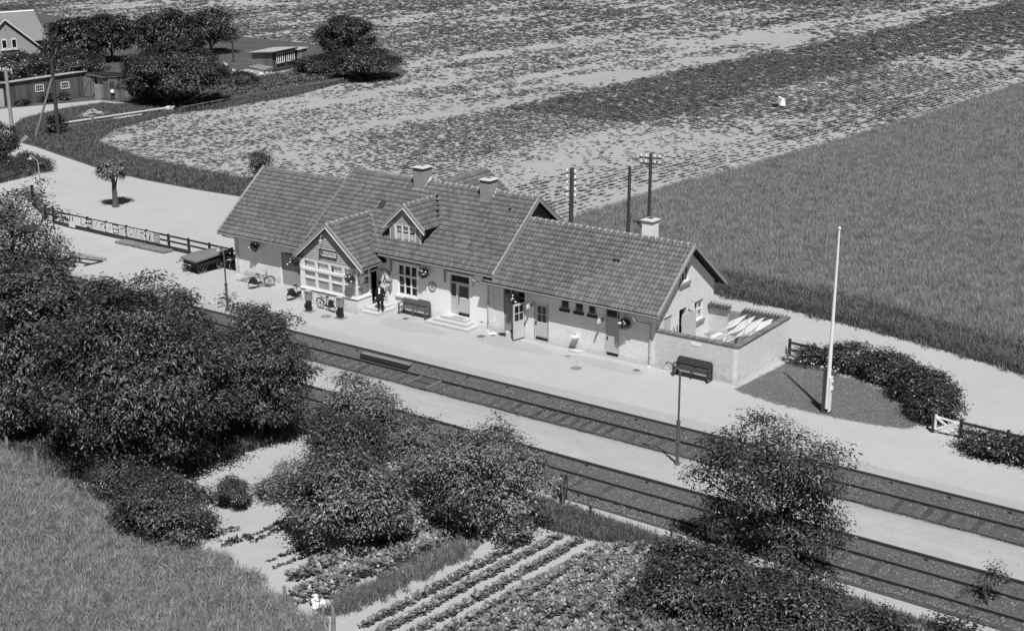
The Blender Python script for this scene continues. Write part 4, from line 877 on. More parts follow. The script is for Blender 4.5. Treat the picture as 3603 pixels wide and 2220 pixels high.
# --- washing in the yard
wl = thing('washing_line', 'thin washing line across the station yard, pegged with sheets', 'washing line', (3.2, 4, 0))
part('line_post', MB().tube([(2.72, 5.4, 0), (2.72, 5.4, 2.0)], .04, 8), 'oldwood', wl); part('line_post', MB().tube([(4.3, 1.2, 0), (4.3, 1.2, 1.95)], .04, 8), 'oldwood', wl)
part('line', MB().tube([(2.72, 5.4, 1.96), (3.4, 3.6, 1.80), (4.3, 1.2, 1.92)], .012, 5), 'oldwood', wl)
SHL = ['long white sheet nearest the station wall on the washing line', 'white sheet second from the station wall on the washing line', 'white sheet second from the outer yard wall on the washing line', 'small white cloth nearest the outer yard wall on the washing line']
for i, (a, b) in enumerate((((2.62, 5.35), (2.2, 3.0)), ((3.12, 5.4), (2.9, 2.5)), ((3.62, 5.45), (3.5, 2.2)), ((4.1, 5.5), (4.05, 3.9)))):
    mb = MB(); n = 16; v = []
    for q in range(n+1):
        t = q/n; x = a[0] + (b[0]-a[0])*t; y = a[1] + (b[1]-a[1])*t; sag = 1.98 - .34*math.sin(math.pi*min(1, t*.9)) - .12*t
        for w_ in range(6):
            f = w_/5; v.append((x - .78*f**.8 + .04*math.sin(q*1.1 + w_)*f, y - .55*f*(1 - .3*t) + .04*math.sin(q*.9 + i)*f, sag - (.50 if i < 3 else .4)*f**1.1*(.85 + .07*math.sin(q*.7 + i))))
    mb.add(v, [(q*6+w_, (q+1)*6+w_, (q+1)*6+w_+1, q*6+w_+1) for q in range(n) for w_ in range(5)])
    c = (sum(p[0] for p in v)/len(v), sum(p[1] for p in v)/len(v), .4); solo('bed_sheet', mb, 'linen', SHL[i], 'laundry', c, 'sheets drying in the yard', True)
mb = MB(); mb.box(1.2, 2.3, 3.9, 4.6, 0, .9); solo('white_chest', mb, 'cloth', 'white box standing in the yard before the sheets', 'box', (1.75, 4.2, 0)); 
sw = thing('broom', 'two long-handled brooms leaning against the gable beside the grey yard door', 'broom', (.2, 2.1, 0)); part('shaft', MB().tube([(.3, 2.15, 0), (.03, 2.25, 1.75)], .02, 6), 'wood', sw); part('shaft', MB().tube([(.3, 1.95, 0), (.03, 1.9, 1.7)], .02, 6), 'wood', sw); part('brush', MB().box(.2, .4, 1.85, 2.25, 0, .14), 'oldwood', sw)

# --- the sign
sg = thing('station_sign', 'white board lettered TINGSTED on the boarded gable of the bay', 'sign', (-21.2, BY - .05, 3.2))
part('board', MB().box(-21.87, -20.55, BY - .06, BY - .03, 3.20, 3.54), 'paint', sg)
fb = MB(); fb.wall((-21.90, BY - .075, 3.17), (1, 0, 0), 1.38, .40, [(.035, 1.345, .035, .365)], .04, (0, -1, 0)); part('frame', fb, 'black', sg)
def text(name, body, loc, size, rot, mat, parent, sx=1.):
    cu = bpy.data.curves.new(name, 'FONT'); cu.body = body; cu.size = size; cu.align_x = 'CENTER'; cu.align_y = 'CENTER'; cu.extrude = .003; cu.space_character = 1.12; cu.offset = .004
    ob = bpy.data.objects.new(name, cu); cu.materials.append(MAT[mat]); COL.objects.link(ob); ob.parent = parent; ob.rotation_euler = rot; ob.location = Vector(loc) - WLOC[parent.name]; ob.scale = (sx, 1, 1)
    dg = bpy.context.evaluated_depsgraph_get(); me = bpy.data.meshes.new_from_object(ob.evaluated_get(dg)); o2 = bpy.data.objects.new(name, me); COL.objects.link(o2); o2.parent = parent; o2.rotation_euler = rot; o2.location = ob.location; o2.scale = ob.scale
    if not me.materials: me.materials.append(MAT[mat])
    bpy.data.objects.remove(ob); return o2
text('lettering', 'TINGSTED', (-21.21, BY - .064, 3.365), .245, (math.pi/2, 0, 0), 'print', sg, .92)
# projecting toilet signs
for x, lab in ((-7.83, 'small white projecting sign beside the half-glazed boarded door'), (-3.2, 'small white projecting sign beside the tall narrow boarded door')):
    s_ = thing('projecting_sign', lab, 'sign', (x, 0, 2.1), 'projecting signs by the doors')
    part('plate', MB().prism([(x - .02, -.013, 2.22), (x - .02, -.52, 2.22), (x - .02, -.62, 2.14), (x - .02, -.62, 1.98), (x - .02, -.013, 1.98)], (.04, 0, 0)), 'paint', s_)
    part('dark_field', MB().box(x + .021, x + .026, -.34, -.05, 2.02, 2.18), 'print', s_); part('round_mark', MB().tube([(x + .024, -.47 + .05*math.cos(a*.785), 2.09 + .05*math.sin(a*.785)) for a in range(8)], .008, 4, True), 'printm', s_)
    for q in range(4): part('light_stroke', MB().box(x + .027, x + .03, -.30 + q*.065, -.28 + q*.065, 2.05, 2.15), 'paint', s_)
# round white dial plate on the wall, notice box, posters by the door
ds = thing('round_plaque', 'round white plaque with a dark rim on the wall by the bench', 'plaque', (-14.98, -.02, 1.9)); part('disc', MB().lathe([(.25, 0), (.25, .03)], (-14.98, -.002, 1.9), 24, (0, -1, 0)), 'enamel', ds); part('rim', MB().tube([(-14.98 + .26*math.cos(a*math.pi/12), -.03, 1.9 + .26*math.sin(a*math.pi/12)) for a in range(24)], .02, 6, True), 'black', ds); part('emblem', MB().lathe([(.13, 0), (.12, .006)], (-14.98, -.033, 1.9), 16, (0, -1, 0)), 'printm', ds)
nb = thing('letter_box', 'grey wall box with a white paper on the wall right of the open bay door', 'letter box', (-18.2, -.1, 1.5)); part('body', MB().box(-18.35, -18.05, -.16, -.002, 1.22, 1.78), 'greybox', nb); part('hood', MB().prism([(-18.38, -.002, 1.84), (-18.38, -.2, 1.76), (-18.38, -.2, 1.73), (-18.38, -.002, 1.78)], (.36, 0, 0)), 'gutter', nb); part('paper', MB().box(-18.33, -18.17, -.168, -.161, 1.42, 1.58), 'paint', nb)
lb = thing('wall_hook', 'small black iron bracket above the grey wall box', 'bracket', (-18.2, -.05, 2.2)); part('hook', MB().tube([(-18.22, -.003, 2.1), (-18.22, -.09, 2.16), (-18.22, -.10, 2.26), (-18.18, -.05, 2.32)], .035, 6), 'black', lb)
# black triangular pennant poster on the open door leaf
pp = thing('poster', 'tall white poster with black slanting shapes hung on the open bay door', 'poster', (-18.6, -.13, 1.4)); part('sheet', MB().prism([(-18.95, -.125, .75), (-18.42, -.125, .75), (-18.42, -.125, 2.3), (-18.62, -.125, 2.38)], (0, -.012, 0)), 'paint', pp)
for a in ((-18.6, 2.2, -18.42, 1.75), (-18.55, 1.5, -18.45, 1.72), (-18.7, 1.5, -18.5, 1.9), (-18.5, .9, -18.44, 1.3)): part('dark_stroke', MB().beam((a[0], -.142, a[1]), (a[2], -.142, a[3]), .008, .07, (1, 0, .3)), 'print', pp)

# --- flower baskets
def basket(x, y, z, lab, seed, sc=1., rod=None):
    t = thing('hanging_basket', lab, 'flower basket', (x, y, z), 'hanging flower baskets on the station front'); r = np.random.default_rng(seed)
    part('bowl', MB().lathe([(.02, -.22*sc), (.16*sc, -.12*sc), (.22*sc, 0), (.18*sc, .02)], (x, y, z), 10), 'basket', t)
    n = 420; P = unit(r.normal(size=(n, 3)))*r.random((n, 1))**.4*np.array([.38, .26, .30])*sc; P[:, 2] += .02; P += [x, y, z]
    d = unit(r.normal(size=(n, 3))*.8 + [0, -.3, -.5]); co, f = leaves(P, d, unit(r.normal(size=(n, 3)) + [0, -.6, .9]), r.uniform(.07, .14, n)*sc, .55)
    o = bpy.data.objects.new('foliage', raw_mesh('foliage', co - np.array([x, y, z]), f, ['elm'], np.repeat(r.random(n), 2))); link(o, t, (x, y, z))
    for q in range(5):
        a = r.normal(size=3)*np.array([.22, .12, .18])*sc; part('blossom', MB().ell((x + a[0], y - .16*sc + a[1]*.5, z + a[2] + .05), (.055, .05, .05), 7, 5), 'flower', t)
    if rod: part('bracket', MB().tube(rod, .014, 5), 'black', t)
basket(-29.25, -.32, 2.22, 'hanging flower basket on the shaded left wing wall above the bicycle rack', 1, 1., [(-29.25, -.003, 2.65), (-29.25, -.32, 2.65), (-29.25, -.32, 2.3)])
basket(-23.62, -2.45, 2.62, 'hanging flower basket at the left corner of the glazed bay', 2, 1., [(-23.58, -2.06, 3.0), (-23.62, -2.45, 3.0), (-23.62, -2.45, 2.7)])
basket(-19.25, -2.40, 2.30, 'hanging flower basket at the right corner of the glazed bay', 3, 1., [(-19.3, -2.06, 2.8), (-19.25, -2.4, 2.8), (-19.25, -2.4, 2.4)])
basket(-15.40, -.30, 2.72, 'hanging flower basket on the main wall between the tall window and the door', 4, 1., [(-15.4, -.003, 3.15), (-15.4, -.3, 3.15), (-15.4, -.3, 2.8)])
basket(-8.85, -.38, 2.28, 'hanging flower basket above the open glazed door', 5, 1., [(-8.85, -.003, 2.5), (-8.85, -.38, 2.7), (-8.85, -.38, 2.4)])
basket(-1.72, -.30, 2.15, 'hanging flower basket on bare shaded brick near the right corner of the station', 6, 1., [(-1.72, -.013, 2.7), (-1.72, -.3, 2.7), (-1.72, -.3, 2.3)])

# --- benches
def bench(lab, loc, rz, mat, W_=2.1):
    t = thing('platform_bench', lab, 'bench', (0, 0, 0), 'benches against the station wall'); h = W_/2
    for k in range(4): part('seat_slat', MB().box(-h + .05, h - .05, -.24 + k*.105, -.24 + k*.105 + .095, .43, .46), mat, t)
    b = MB(); 
    pts = [(-h + .18 + .16*math.cos(a), .22 + .05*math.sin(a), .80 + .17*math.sin(a)) for a in np.linspace(math.pi*1.5, math.pi*.5, 7)] + [(h - .18 + .16*math.cos(a), .22 + .05*math.sin(a), .80 + .17*math.sin(a)) for a in np.linspace(math.pi*.5, -math.pi*.5, 7)]
    b.prism(pts, (0, .035, .0)); part('backrest', b, mat, t)
    part('back_rail', MB().box(-h + .1, h - .1, .20, .23, .56, .61), mat, t)
    for sx in (-1, 1):
        x = sx*(h - .05); l = MB(); l.box(x - .035, x + .035, -.29, -.22, 0, .64); l.box(x - .035, x + .035, .20, .27, 0, .78); l.box(x - .03, x + .03, -.22, .20, .36, .42); l.box(x - .04, x + .04, -.31, .27, .64, .68); l.box(x - .04, x + .04, -.33, .30, 0, .05); part('leg', l, mat, t)
    m = MB(); m.box(-.03, .03, -.2, -.13, 0, .43); m.box(-.03, .03, .18, .235, .43, .75); part('middle_support', m, mat, t)
    part('stretcher', MB().box(-h + .09, h - .09, -.02, .02, .37, .41), mat, t)
    t.location = loc; t.rotation_euler = (0, 0, rz); return t
bench('grey-green bench with rounded backrest below the tall main window', (-16.12, -.32, 0), 0, 'benchm'); bench('dark bench with rounded backrest against the yard wall', (2.42, -.33, 0), 0, 'benchd')

# --- bicycles
def bike(lab, loc, rz, lean, bag=True, rx=0.):
    t = thing('bicycle', lab, 'bicycle', (0, 0, 0), 'bicycles by the station')
    for x in (-.52, .55):
        w_ = MB().tube([(x + .33*math.cos(a*math.pi/12), 0, .34 + .33*math.sin(a*math.pi/12)) for a in range(24)], .02, 6, True)
        for q in range(10): a = q*math.pi/5; w_.tube([(x, 0, .34), (x + .32*math.cos(a), 0, .34 + .32*math.sin(a))], .004, 3)
        w_.lathe([(.03, -.05), (.03, .05)], (x, 0, .34), 8, (0, 1, 0)); part('wheel', w_, 'black', t)
        part('mudguard', MB().tube([(x + .37*math.cos(a), 0, .34 + .37*math.sin(a)) for a in np.linspace(.2, 2.9, 9)], .022, 5), 'black' if x > 0 else 'paint', t)
    f = MB(); f.tube([(-.52, 0, .34), (-.02, 0, .30), (.34, 0, .78), (.38, 0, .92)], .018, 6); f.tube([(-.52, 0, .34), (-.16, 0, .80)], .014, 6); f.tube([(-.02, 0, .30), (-.18, 0, .88)], .018, 6); f.tube([(-.15, 0, .78), (.34, 0, .80)], .018, 6); f.tube([(.55, 0, .34), (.40, 0, .78), (.38, 0, .95)], .016, 6); part('frame', f, 'black', t)
    part('handlebar', MB().tube([(.18, -.28, 1.02), (.34, -.22, 1.05), (.40, 0, 1.00), (.34, .22, 1.05), (.18, .28, 1.02)], .014, 6), 'black', t)
    part('saddle', MB().ell((-.22, 0, .93), (.15, .09, .05), 8, 5), 'black', t)
    part('chain_guard', MB().box(-.50, .08, .03, .05, .27, .39), 'black', t)
    if bag: part('skirt_guard', MB().prism([(-.52, .045, .36), (-.86, .045, .40), (-.78, .045, .62), (-.56, .045, .72), (-.30, .045, .64), (-.22, .045, .45)], (0, -.09, 0)), 'black', t)
    part('carrier', MB().box(-.82, -.35, -.07, .07, .74, .765), 'black', t)
    t.rotation_euler = (lean, 0, rz); t.location = loc; return t
bike('black bicycle with a white rear mudguard standing in the wire rack', (-27.75, -1.35, 0), math.radians(62), .05)
bike('black bicycle leaning against the base of the bay between two pillars', (-21.1, -2.52, 0), math.radians(172), -.10)
bike('black bicycle half hidden round the left corner of the bay', (-24.15, -1.75, 0), math.radians(75), .08)
rk = thing('bicycle_rack', 'thin wire bicycle rack along the foot of the left wing wall', 'bicycle rack', (-28.8, -.8, 0))
for q in range(9):
    x = -30.1 + q*.3; part('hoop', MB().tube([(x, -1.05, .02), (x, -.55, .03), (x, -.40, .46), (x + .09, -.38, .52), (x + .16, -.40, .46), (x + .16, -.55, .03), (x + .16, -1.05, .02)], .012, 5), 'iron', rk)
part('ground_bar', MB().tube([(-30.3, -1.05, .02), (-27.3, -1.0, .02)], .014, 5), 'iron', rk); part('ground_bar', MB().tube([(-30.3, -.55, .02), (-27.3, -.52, .02)], .014, 5), 'iron', rk)

# --- two crank pillars in front of the bay
for x, y, lab in ((-21.87, -3.22, 'grey box on a black iron pillar left of the leaning bicycle'), (-19.42, -3.13, 'grey box on a black iron pillar at the right corner of the bay')):
    t = thing('signal_pillar', lab, 'signal pillar', (x, y, 0), 'pillars in front of the bay')
    part('base_plate', MB().box(x - .32, x + .32, y - .28, y + .28, .001, .03), 'gutter', t); part('post', MB().box(x - .14, x + .12, y - .12, y + .12, .03, .72), 'black', t); part('crank_case', MB().lathe([(.15, -.06), (.17, 0), (.15, .06)], (x - .1, y - .14, .38), 12, (1, .3, 0)), 'black', t)
    part('box', MB().box(x - .19, x + .19, y - .14, y + .14, .70, 1.26), 'greybox', t); part('lid', MB().prism([(x - .21, y - .16, 1.255), (x + .21, y - .16, 1.255), (x + .21, y + .16, 1.30), (x - .21, y + .16, 1.30)], (0, 0, .03)), 'boxtop', t)
    for dx in (-.07, .07): part('knob', MB().lathe([(.03, 0), (.03, .03)], (x + dx, y - .14, 1.18), 8, (0, -1, 0)), 'black', t)
    part('lever', MB().tube([(x + .19, y, 1.12), (x + .34, y, 1.14)], .015, 5), 'black', t)

# --- manholes and grates
def cover(x, y, r, lab, mat='gutter'):
    t = thing('manhole_cover', lab, 'manhole cover', (x, y, 0), 'covers in the platform paving'); part('rim', MB().lathe([(r + .05, 0), (r + .05, .008)], (x, y, .0065), 20), 'plinth', t); part('lid', MB().lathe([(r, 0), (r, .012)], (x, y, .0065), 20), mat, t)
cover(-20.32, -3.42, .34, 'round iron cover in front of the two pillars'); cover(-4.72, -1.19, .2, 'small round iron cover nearest the wash basin'); cover(-3.32, -2.51, .32, 'round iron cover farthest out from the boarded doors'); cover(-3.85, -1.75, .28, 'faint round cover between the two other covers before the boarded doors', 'damp'); cover(-31.5, -4.55, .42, 'large round iron cover on the platform below the freight cart')
def grate(x, y, w, lab):
    t = thing('drain_grate', lab, 'drain grate', (x, y, 0), 'square drain grates'); part('frame', MB().box(x - w, x + w, y - w, y + w, .007, .012), 'iron', t)
    for q in range(5): part('bar', MB().box(x - w*.85, x + w*.85, y - w*.8 + q*w*.38, y - w*.8 + q*w*.38 + w*.16, .012, .02), 'gutter', t)
grate(-16.2, -1.05, .16, 'square drain grate in front of the bench below the window'); grate(-10.6, -1.15, .2, 'square drain grate between the door steps and the open glazed door'); grate(-.55, -.95, .16, 'square drain grate near the right corner of the station'); grate(-37.5, 8.4, .35, 'square drain grate out on the forecourt beyond the fence')
# drinking basin
wb = thing('wash_basin', 'small white basin on the wall above a pale half-round slab', 'basin', (-4.9, -.2, 0)); part('bowl', MB().lathe([(.05, -.06), (.17, .0), (.23, .12), (.20, .12), (.14, .03)], (-4.9, -.26, .72), 14), 'porcelain', wb); part('back_plate', MB().box(-5.08, -4.72, -.04, -.013, .70, 1.0), 'porcelain', wb); part('tap', MB().tube([(-4.95, -.02, .98), (-4.95, -.2, 1.0), (-4.95, -.22, .93)], .015, 6), 'gutter', wb); part('pipe', MB().tube([(-4.88, -.1, .68), (-4.88, -.1, .05)], .02, 6), 'pipe', wb)
part('slab', MB().prism([(-4.85 + .5*math.cos(a), -.045 - .42*math.sin(a), .01) for a in np.linspace(0, math.pi, 12)], (0, 0, .05)), 'step', wb)
# oddments by the downpipe
fw = thing('kindling_pile', 'small pile of dark sticks by the wall right of the downpipe', 'kindling', (-9.7, -.3, 0)); r = random.Random(4)
for q in range(9): x = -10.1 + r.random()*.3; y = -.2 - r.random()*.3; part('stick', MB().tube([(x, y, .03 + .03*q/3), (x + .5, y + r.uniform(-.15, .1), .05 + .04*q/3)], .02, 5), 'wood', fw)
solo('concrete_block', MB().prism([(-9.35, -.5, 0), (-8.95, -.3, 0), (-8.95, -.3, .22), (-9.35, -.5, .30)], (-.25, .32, 0)), 'plinth', 'pale block standing between the kindling and the open glazed door', 'block', (-9.2, -.4, 0))
bg2 = thing('folded_paper', 'crumpled white paper on the paving beside the kindling', 'paper', (-10.3, -.6, 0)); part('sheet', MB().add([(-10.6, -.55, .02), (-10.2, -.75, .03), (-9.95, -.6, .10), (-10.25, -.4, .14), (-10.15, -.85, .12)], [(0, 1, 3), (1, 2, 3), (1, 4, 2)]), 'paint', bg2)

# --- lamps
def lamp(lab, x, y, h, az, mat, z0=0., arm=.62):
    t = thing('lamp_post', lab, 'lamp post', (x, y, z0), 'swan-neck lamp posts'); c, s_ = math.cos(az), math.sin(az); P = lambda u, z: (x + c*u, y + s_*u, z0 + z)
    part('lower_shaft', MB().tube([P(0, 0), P(0, h*.42)], .075, 10), mat, t); part('upper_shaft', MB().tube([P(0, h*.42), P(0, h - .42)], .048, 8), mat, t); part('collar', MB().lathe([(.10, -.06), (.10, .06)], P(0, h*.42), 10), mat, t); part('foot', MB().lathe([(.13, 0), (.10, .15)], P(0, 0), 10), mat, t)
    part('arm', MB().tube([P(0, h - .42), P(.08, h - .28), P(arm - .15, h - .02), P(arm - .04, h - .0), P(arm, h - .07), P(arm, h - .14)], .03, 8), mat, t)
    part('shade', MB().lathe([(.04, .0), (.08, -.08), (.20, -.17), (.20, -.19)], P(arm, h - .10), 14), 'lampw', t); part('bulb', MB().ell(P(arm, h - .30), (.05, .05, .07), 8, 5), 'porcelain', t)
    part('fuse_box', MB().box(x - .08, x + .08, y - .12, y - .04, z0 + 1.0, z0 + 1.12), mat, t); return t
lamp('slender dark lamp post standing on the island platform', 7.09, -10.25, 4.75, math.radians(200), 'lampdark', -.05)
lamp('thin dark lamp post at the platform edge in front of the freight cart', -25.94, -5.95, 3.9, math.radians(165), 'lampdark')
lamp('tall pale lamp post beside the corner of the dark forecourt fence', -53.9, 1.95, 4.85, math.radians(175), 'lamppale', 0, 1.0)

# --- flagpole
fp = thing('flagpole', 'tall white flagpole rising from a tabernacle at the edge of the lawn', 'flagpole', (10.02, -.98, 0))
part('pole', MB().tube([(10.10, -.93, .25), (10.10, -.93, 2.3), (10.13, -.92, 9.15)], [.11, .10, .05], 12), 'paint', fp); part('knob', MB().ell((10.13, -.92, 9.2), (.08, .08, .08), 10, 6), 'paint', fp)
part('tabernacle', MB().box(9.87, 9.99, -1.08, -.88, 0, 2.25), 'iron', fp); part('tabernacle', MB().box(10.20, 10.27, -1.05, -.82, 0, 1.9), 'paint', fp); part('foot', MB().box(9.82, 10.32, -1.12, -.80, 0, .12), 'iron', fp); part('cleat', MB().box(10.27, 10.36, -.98, -.92, 1.25, 1.45), 'porcelain', fp); part('cleat', MB().box(10.27, 10.36, -.98, -.92, 1.65, 1.75), 'porcelain', fp)

# --- telegraph poles
def tele(lab, x, y, h, r, arms, left=True, z0=0, mat='polewood', ins=True, rz=0.):
    t = thing('telegraph_pole', lab, 'telegraph pole', (x, y, z0), 'telegraph poles'); part('pole', MB().tube([(x, y, z0), (x + .02*h*.5, y, z0 + h)], [r, r*.8], 10), mat, t)
    for k in range(arms):
        z = z0 + h - .35 - k*.42
        if ins == 'side':
            for sx in (-1, 1):
                part('insulator_hook', MB().tube([(x, y, z), (x + sx*.28, y + .05*sx, z - .02), (x + sx*.30, y + .05*sx, z + .12)], .018, 5), 'black', t); part('insulator', MB().lathe([(.06, 0), (.085, .03), (.085, .13), (.06, .18), (.02, .21)], (x + sx*.30, y + .05*sx, z + .06), 8), 'porcelain', t)
        else:
            part('crossarm', MB().beam((x - .75, y - .1, z), (x + .75, y + .25, z), .09, .09), mat, t)
            for q in (-.65, -.3, .3, .65): part('insulator', MB().lathe([(.05, 0), (.075, .03), (.075, .12), (.05, .17), (.02, .19)], (x + q, y + .05 + q*.23, z + .06), 8), 'porcelain', t)
    return t
tele('dark pole hung with many white insulators behind the right wing ridge', -16.65, 17.2, 5.75, .17, 5, ins='side'); tele('bare dark pole without insulators behind the right wing ridge', -13.3, 19.2, 5.9, .13, 0); tele('dark pole with two crossarms behind the white chimney', -14.0, 23.2, 6.06, .13, 2)
tele('grey pole rising behind the left brick chimney', -32.9, 21.0, 5.42, .13, 0, mat='oldwood')
tp = tele('tall dark pole with a slanting brace beside the white rail fence', -81.45, 24.34, 7.45, .20, 0); part('brace', MB().tube([(-82.2, 22.1, 0), (-81.4, 24.2, 5.7)], .12, 8), 'oldwood', tp)
tele('pale grey pole at the left end of the long dark shed', -88.4, 24.0, 6.3, .20, 1, mat='polepale')
tele('thin dark pole at the far corner of the kitchen garden', -106.9, 72.1, 3.4, .14, 0); 

# --- fences
def fence(name, lab, pts, ph, rails, mat='wood', pw=.13, group=None, rw=.05, rh=.13, cat='fence', top=None):
    t = thing(name, lab, cat, (pts[0][0], pts[0][1], 0), group)
    for i, p in enumerate(pts):
        h = ph if not isinstance(ph, (list, tuple)) else ph[i]
        part('post', MB().box(p[0] - pw/2, p[0] + pw/2, p[1] - pw/2, p[1] + pw/2, 0, h), mat, t)
        if i: 
            for z in rails: part('rail', MB().beam((pts[i-1][0], pts[i-1][1] - pw/2 - .02, z), (p[0], p[1] - pw/2 - .02, z), rw, rh), mat, t)
    return t
FP = [(-54.3, 2.15), (-52.6, 1.85), (-50.55, 1.72), (-48.48, 1.72), (-46.33, 1.68), (-44.1, 1.66), (-42.0, 1.68), (-39.75, 1.68), (-37.7, 1.66), (-35.6, 1.62), (-33.4, 1.6)]
FT = fence('rail_fence', 'long dark rail fence between the forecourt and the platform', FP, 1.1, (.62, 1.0), group=None)
for i in range(2, 9): part('ground_board', MB().beam((FP[i-1][0], FP[i-1][1] - .1, .16), (FP[i][0], FP[i][1] - .1, .16), .05, .26), 'wood', FT)
t = thing('field_gate', 'dark many-barred gate standing open at the end of the forecourt fence', 'gate', (-56, 3, 0)); part('hanging_post', MB().box(-58.55, -58.37, 4.3, 4.48, 0, 1.7), 'wood', t); part('shutting_post', MB().box(-54.5, -54.3, 2.4, 2.6, 0, 1.1), 'wood', t)
for z in (.2, .45, .7, .95): part('bar', MB().beam((-58.45, 4.38, z + .05), (-54.4, 2.5, z), .05, .12), 'wood', t)
part('strut', MB().beam((-58.4, 4.33, .2), (-54.5, 2.48, .95), .05, .09), 'wood', t)
fence('rail_fence', 'dark two-rail fence between the yard wall and the hedge', [(5.11, 5.54), (7.22, 5.40), (9.3, 5.2), (11.3, 4.4), (13.3, 3.0)], 1.02, (.45, .85), group='platform fences'); fence('rail_fence', 'dark two-rail fence running right from the white gate', [(16.42, -.30), (18.6, -.42), (20.8, -.55), (23, -.7), (25.2, -.8)], .95, (.42, .80), group='platform fences')
gt = thing('white_gate', 'small white gate with crossed braces between hedge and fence', 'gate', (15.8, -.3, 0)); part('gate_post', MB().box(15.08, 15.2, -.42, -.28, 0, .95), 'wood', gt)
for a, b in (((15.25, -.36, .18), (15.25, -.36, .92)), ((16.3, -.33, .14), (16.3, -.33, .80))): part('stile', MB().beam(a, b, .10, .05), 'paint', gt)
for a, b in (((15.25, -.36, .82), (16.3, -.33, .72)), ((15.25, -.36, .2), (16.3, -.33, .16)), ((15.25, -.39, .80), (16.3, -.36, .18)), ((15.25, -.40, .2), (16.3, -.37, .72))): part('bar', MB().beam(a, b, .04, .09), 'paint', gt)
# advertising plates on the fence
PX = [(-50.42, -49.72, .12, .98, 'J'), (-49.68, -49.08, .38, .99, 'B'), (-49.06, -48.56, .38, 1.0, 'T'), (-48.38, -47.76, .38, 1.0, 'K'), (-47.74, -47.08, .36, 1.0, 'F'), (-47.05, -46.42, .36, 1.0, 'P'), (-46.2, -45.5, .34, 1.0, 'S'), (-45.45, -44.85, .36, 1.0, 'R'), (-44.80, -44.2, .34, 1.0, 'P'), (-43.98, -43.32, .34, 1.0, 'A'), (-43.28, -42.74, .34, 1.0, 'F'), (-42.70, -42.10, .34, 1.0, 'P'), (-41.88, -41.15, .34, 1.0, 'H'), (-41.10, -40.50, .34, 1.0, 'G')]
PL = dict(J='leftmost tall white plate with two dark hooked strokes', B='blank pale plate next to the tall hooked plate', T='narrow pale plate with stacked grey panels, left of the dark lozenge plate', K='dark plate carrying a white tilted lozenge over white bars', F0='white plate with dark corner spots right of the lozenge plate', P0='pale plate with a framed caption at the end of the second fence bay', S='white plate with a thin slanting figure in the third fence bay', R='dark-edged plate with two light bands in the third fence bay', P1='pale lined plate at the end of the third fence bay', A='plate with a dark dial arc in the fourth fence bay', F1='grey lined plate beside the dial plate', P2='pale lined plate at the end of the fourth fence bay', H='white plate with a dark seated outline in the fifth fence bay', G='greyish plate, the rightmost of the fence advertisements')
cnt = {}
for x0, x1, z0, z1, kd in PX:
    key = kd if kd in PL else kd + str(cnt.get(kd, 0)); cnt[kd] = cnt.get(kd, 0) + 1; y = 1.55; W_ = x1 - x0; H_ = z1 - z0
    t = thing('advertising_plate', PL[key], 'sign', (x0, y, z0), 'advertising plates on the forecourt fence'); part('plate', MB().box(x0, x1, y - .02, y, z0, z1), 'printm' if kd == 'G' else ('print' if kd in 'KR' else 'enamel'), t)
    def R_(a, b, c, d_, m='print', yy=.024): part('printed_mark', MB().box(x0 + a*W_, x0 + c*W_, y - yy, y - yy + .003, z0 + b*H_, z0 + d_*H_), m, t)
    if kd == 'J': R_(.18, .55, .32, .95); R_(.08, .5, .25, .6); R_(.62, .55, .76, .95)
    if kd == 'T': R_(.1, .6, .4, .95, 'printm'); R_(.1, .1, .9, .3, 'printm'); R_(.0, .3, .2, .5)
    if kd == 'K': part('printed_mark', MB().prism([(x0 + .1*W_, y - .024, z0 + .55*H_), (x0 + .75*W_, y - .024, z0 + .62*H_), (x0 + .9*W_, y - .024, z0 + .92*H_), (x0 + .25*W_, y - .024, z0 + .85*H_)], (0, .003, 0)), 'paint', t); R_(.05, .1, .95, .2, 'paint'); R_(.05, .28, .9, .38, 'paint'); R_(.35, .68, .62, .8, 'print', .03)
    if kd == 'F': R_(.08, .75, .25, .92); R_(.7, .72, .9, .85); R_(.1, .2, .9, .24, 'printm'); R_(.1, .4, .8, .44, 'printm'); R_(.1, .55, .9, .60, 'printm')
    if kd == 'P': R_(.25, .62, .85, .82, 'printm'); R_(.1, .15, .9, .2, 'printm'); R_(.1, .35, .7, .4, 'printm'); R_(.75, .7, .9, .9)
    if kd == 'S': R_(.4, .15, .5, .4); R_(.55, .4, .6, .85, 'printm'); R_(.7, .4, .74, .8, 'printm')
    if kd == 'R': R_(.08, .12, .92, .42, 'enamel'); R_(.08, .55, .92, .9, 'enamel')
    if kd == 'A':
        for a in np.linspace(.15, 2.4, 8): part('printed_mark', MB().beam((x0 + W_*(.75 - .55*math.cos(a*.65)), y - .025, z0 + H_*(.1 + .75*math.sin(a*.65))), (x0 + W_*(.75 - .65*math.cos(a*.65)), y - .025, z0 + H_*(.1 + .88*math.sin(a*.65))), .006, .03, (1, 0, 0)), 'print', t)
        R_(.6, .2, .8, .4); R_(0, .6, .1, 1.0)
    if kd == 'H': R_(.35, .1, .5, .5); R_(.45, .5, .6, .75); R_(.55, .1, .8, .16); R_(.6, .3, .66, .5); R_(.1, .82, .8, .88, 'printm')
    if kd == 'G': R_(.1, .2, .8, .3, 'enamel'); R_(.1, .5, .9, .6, 'enamel')
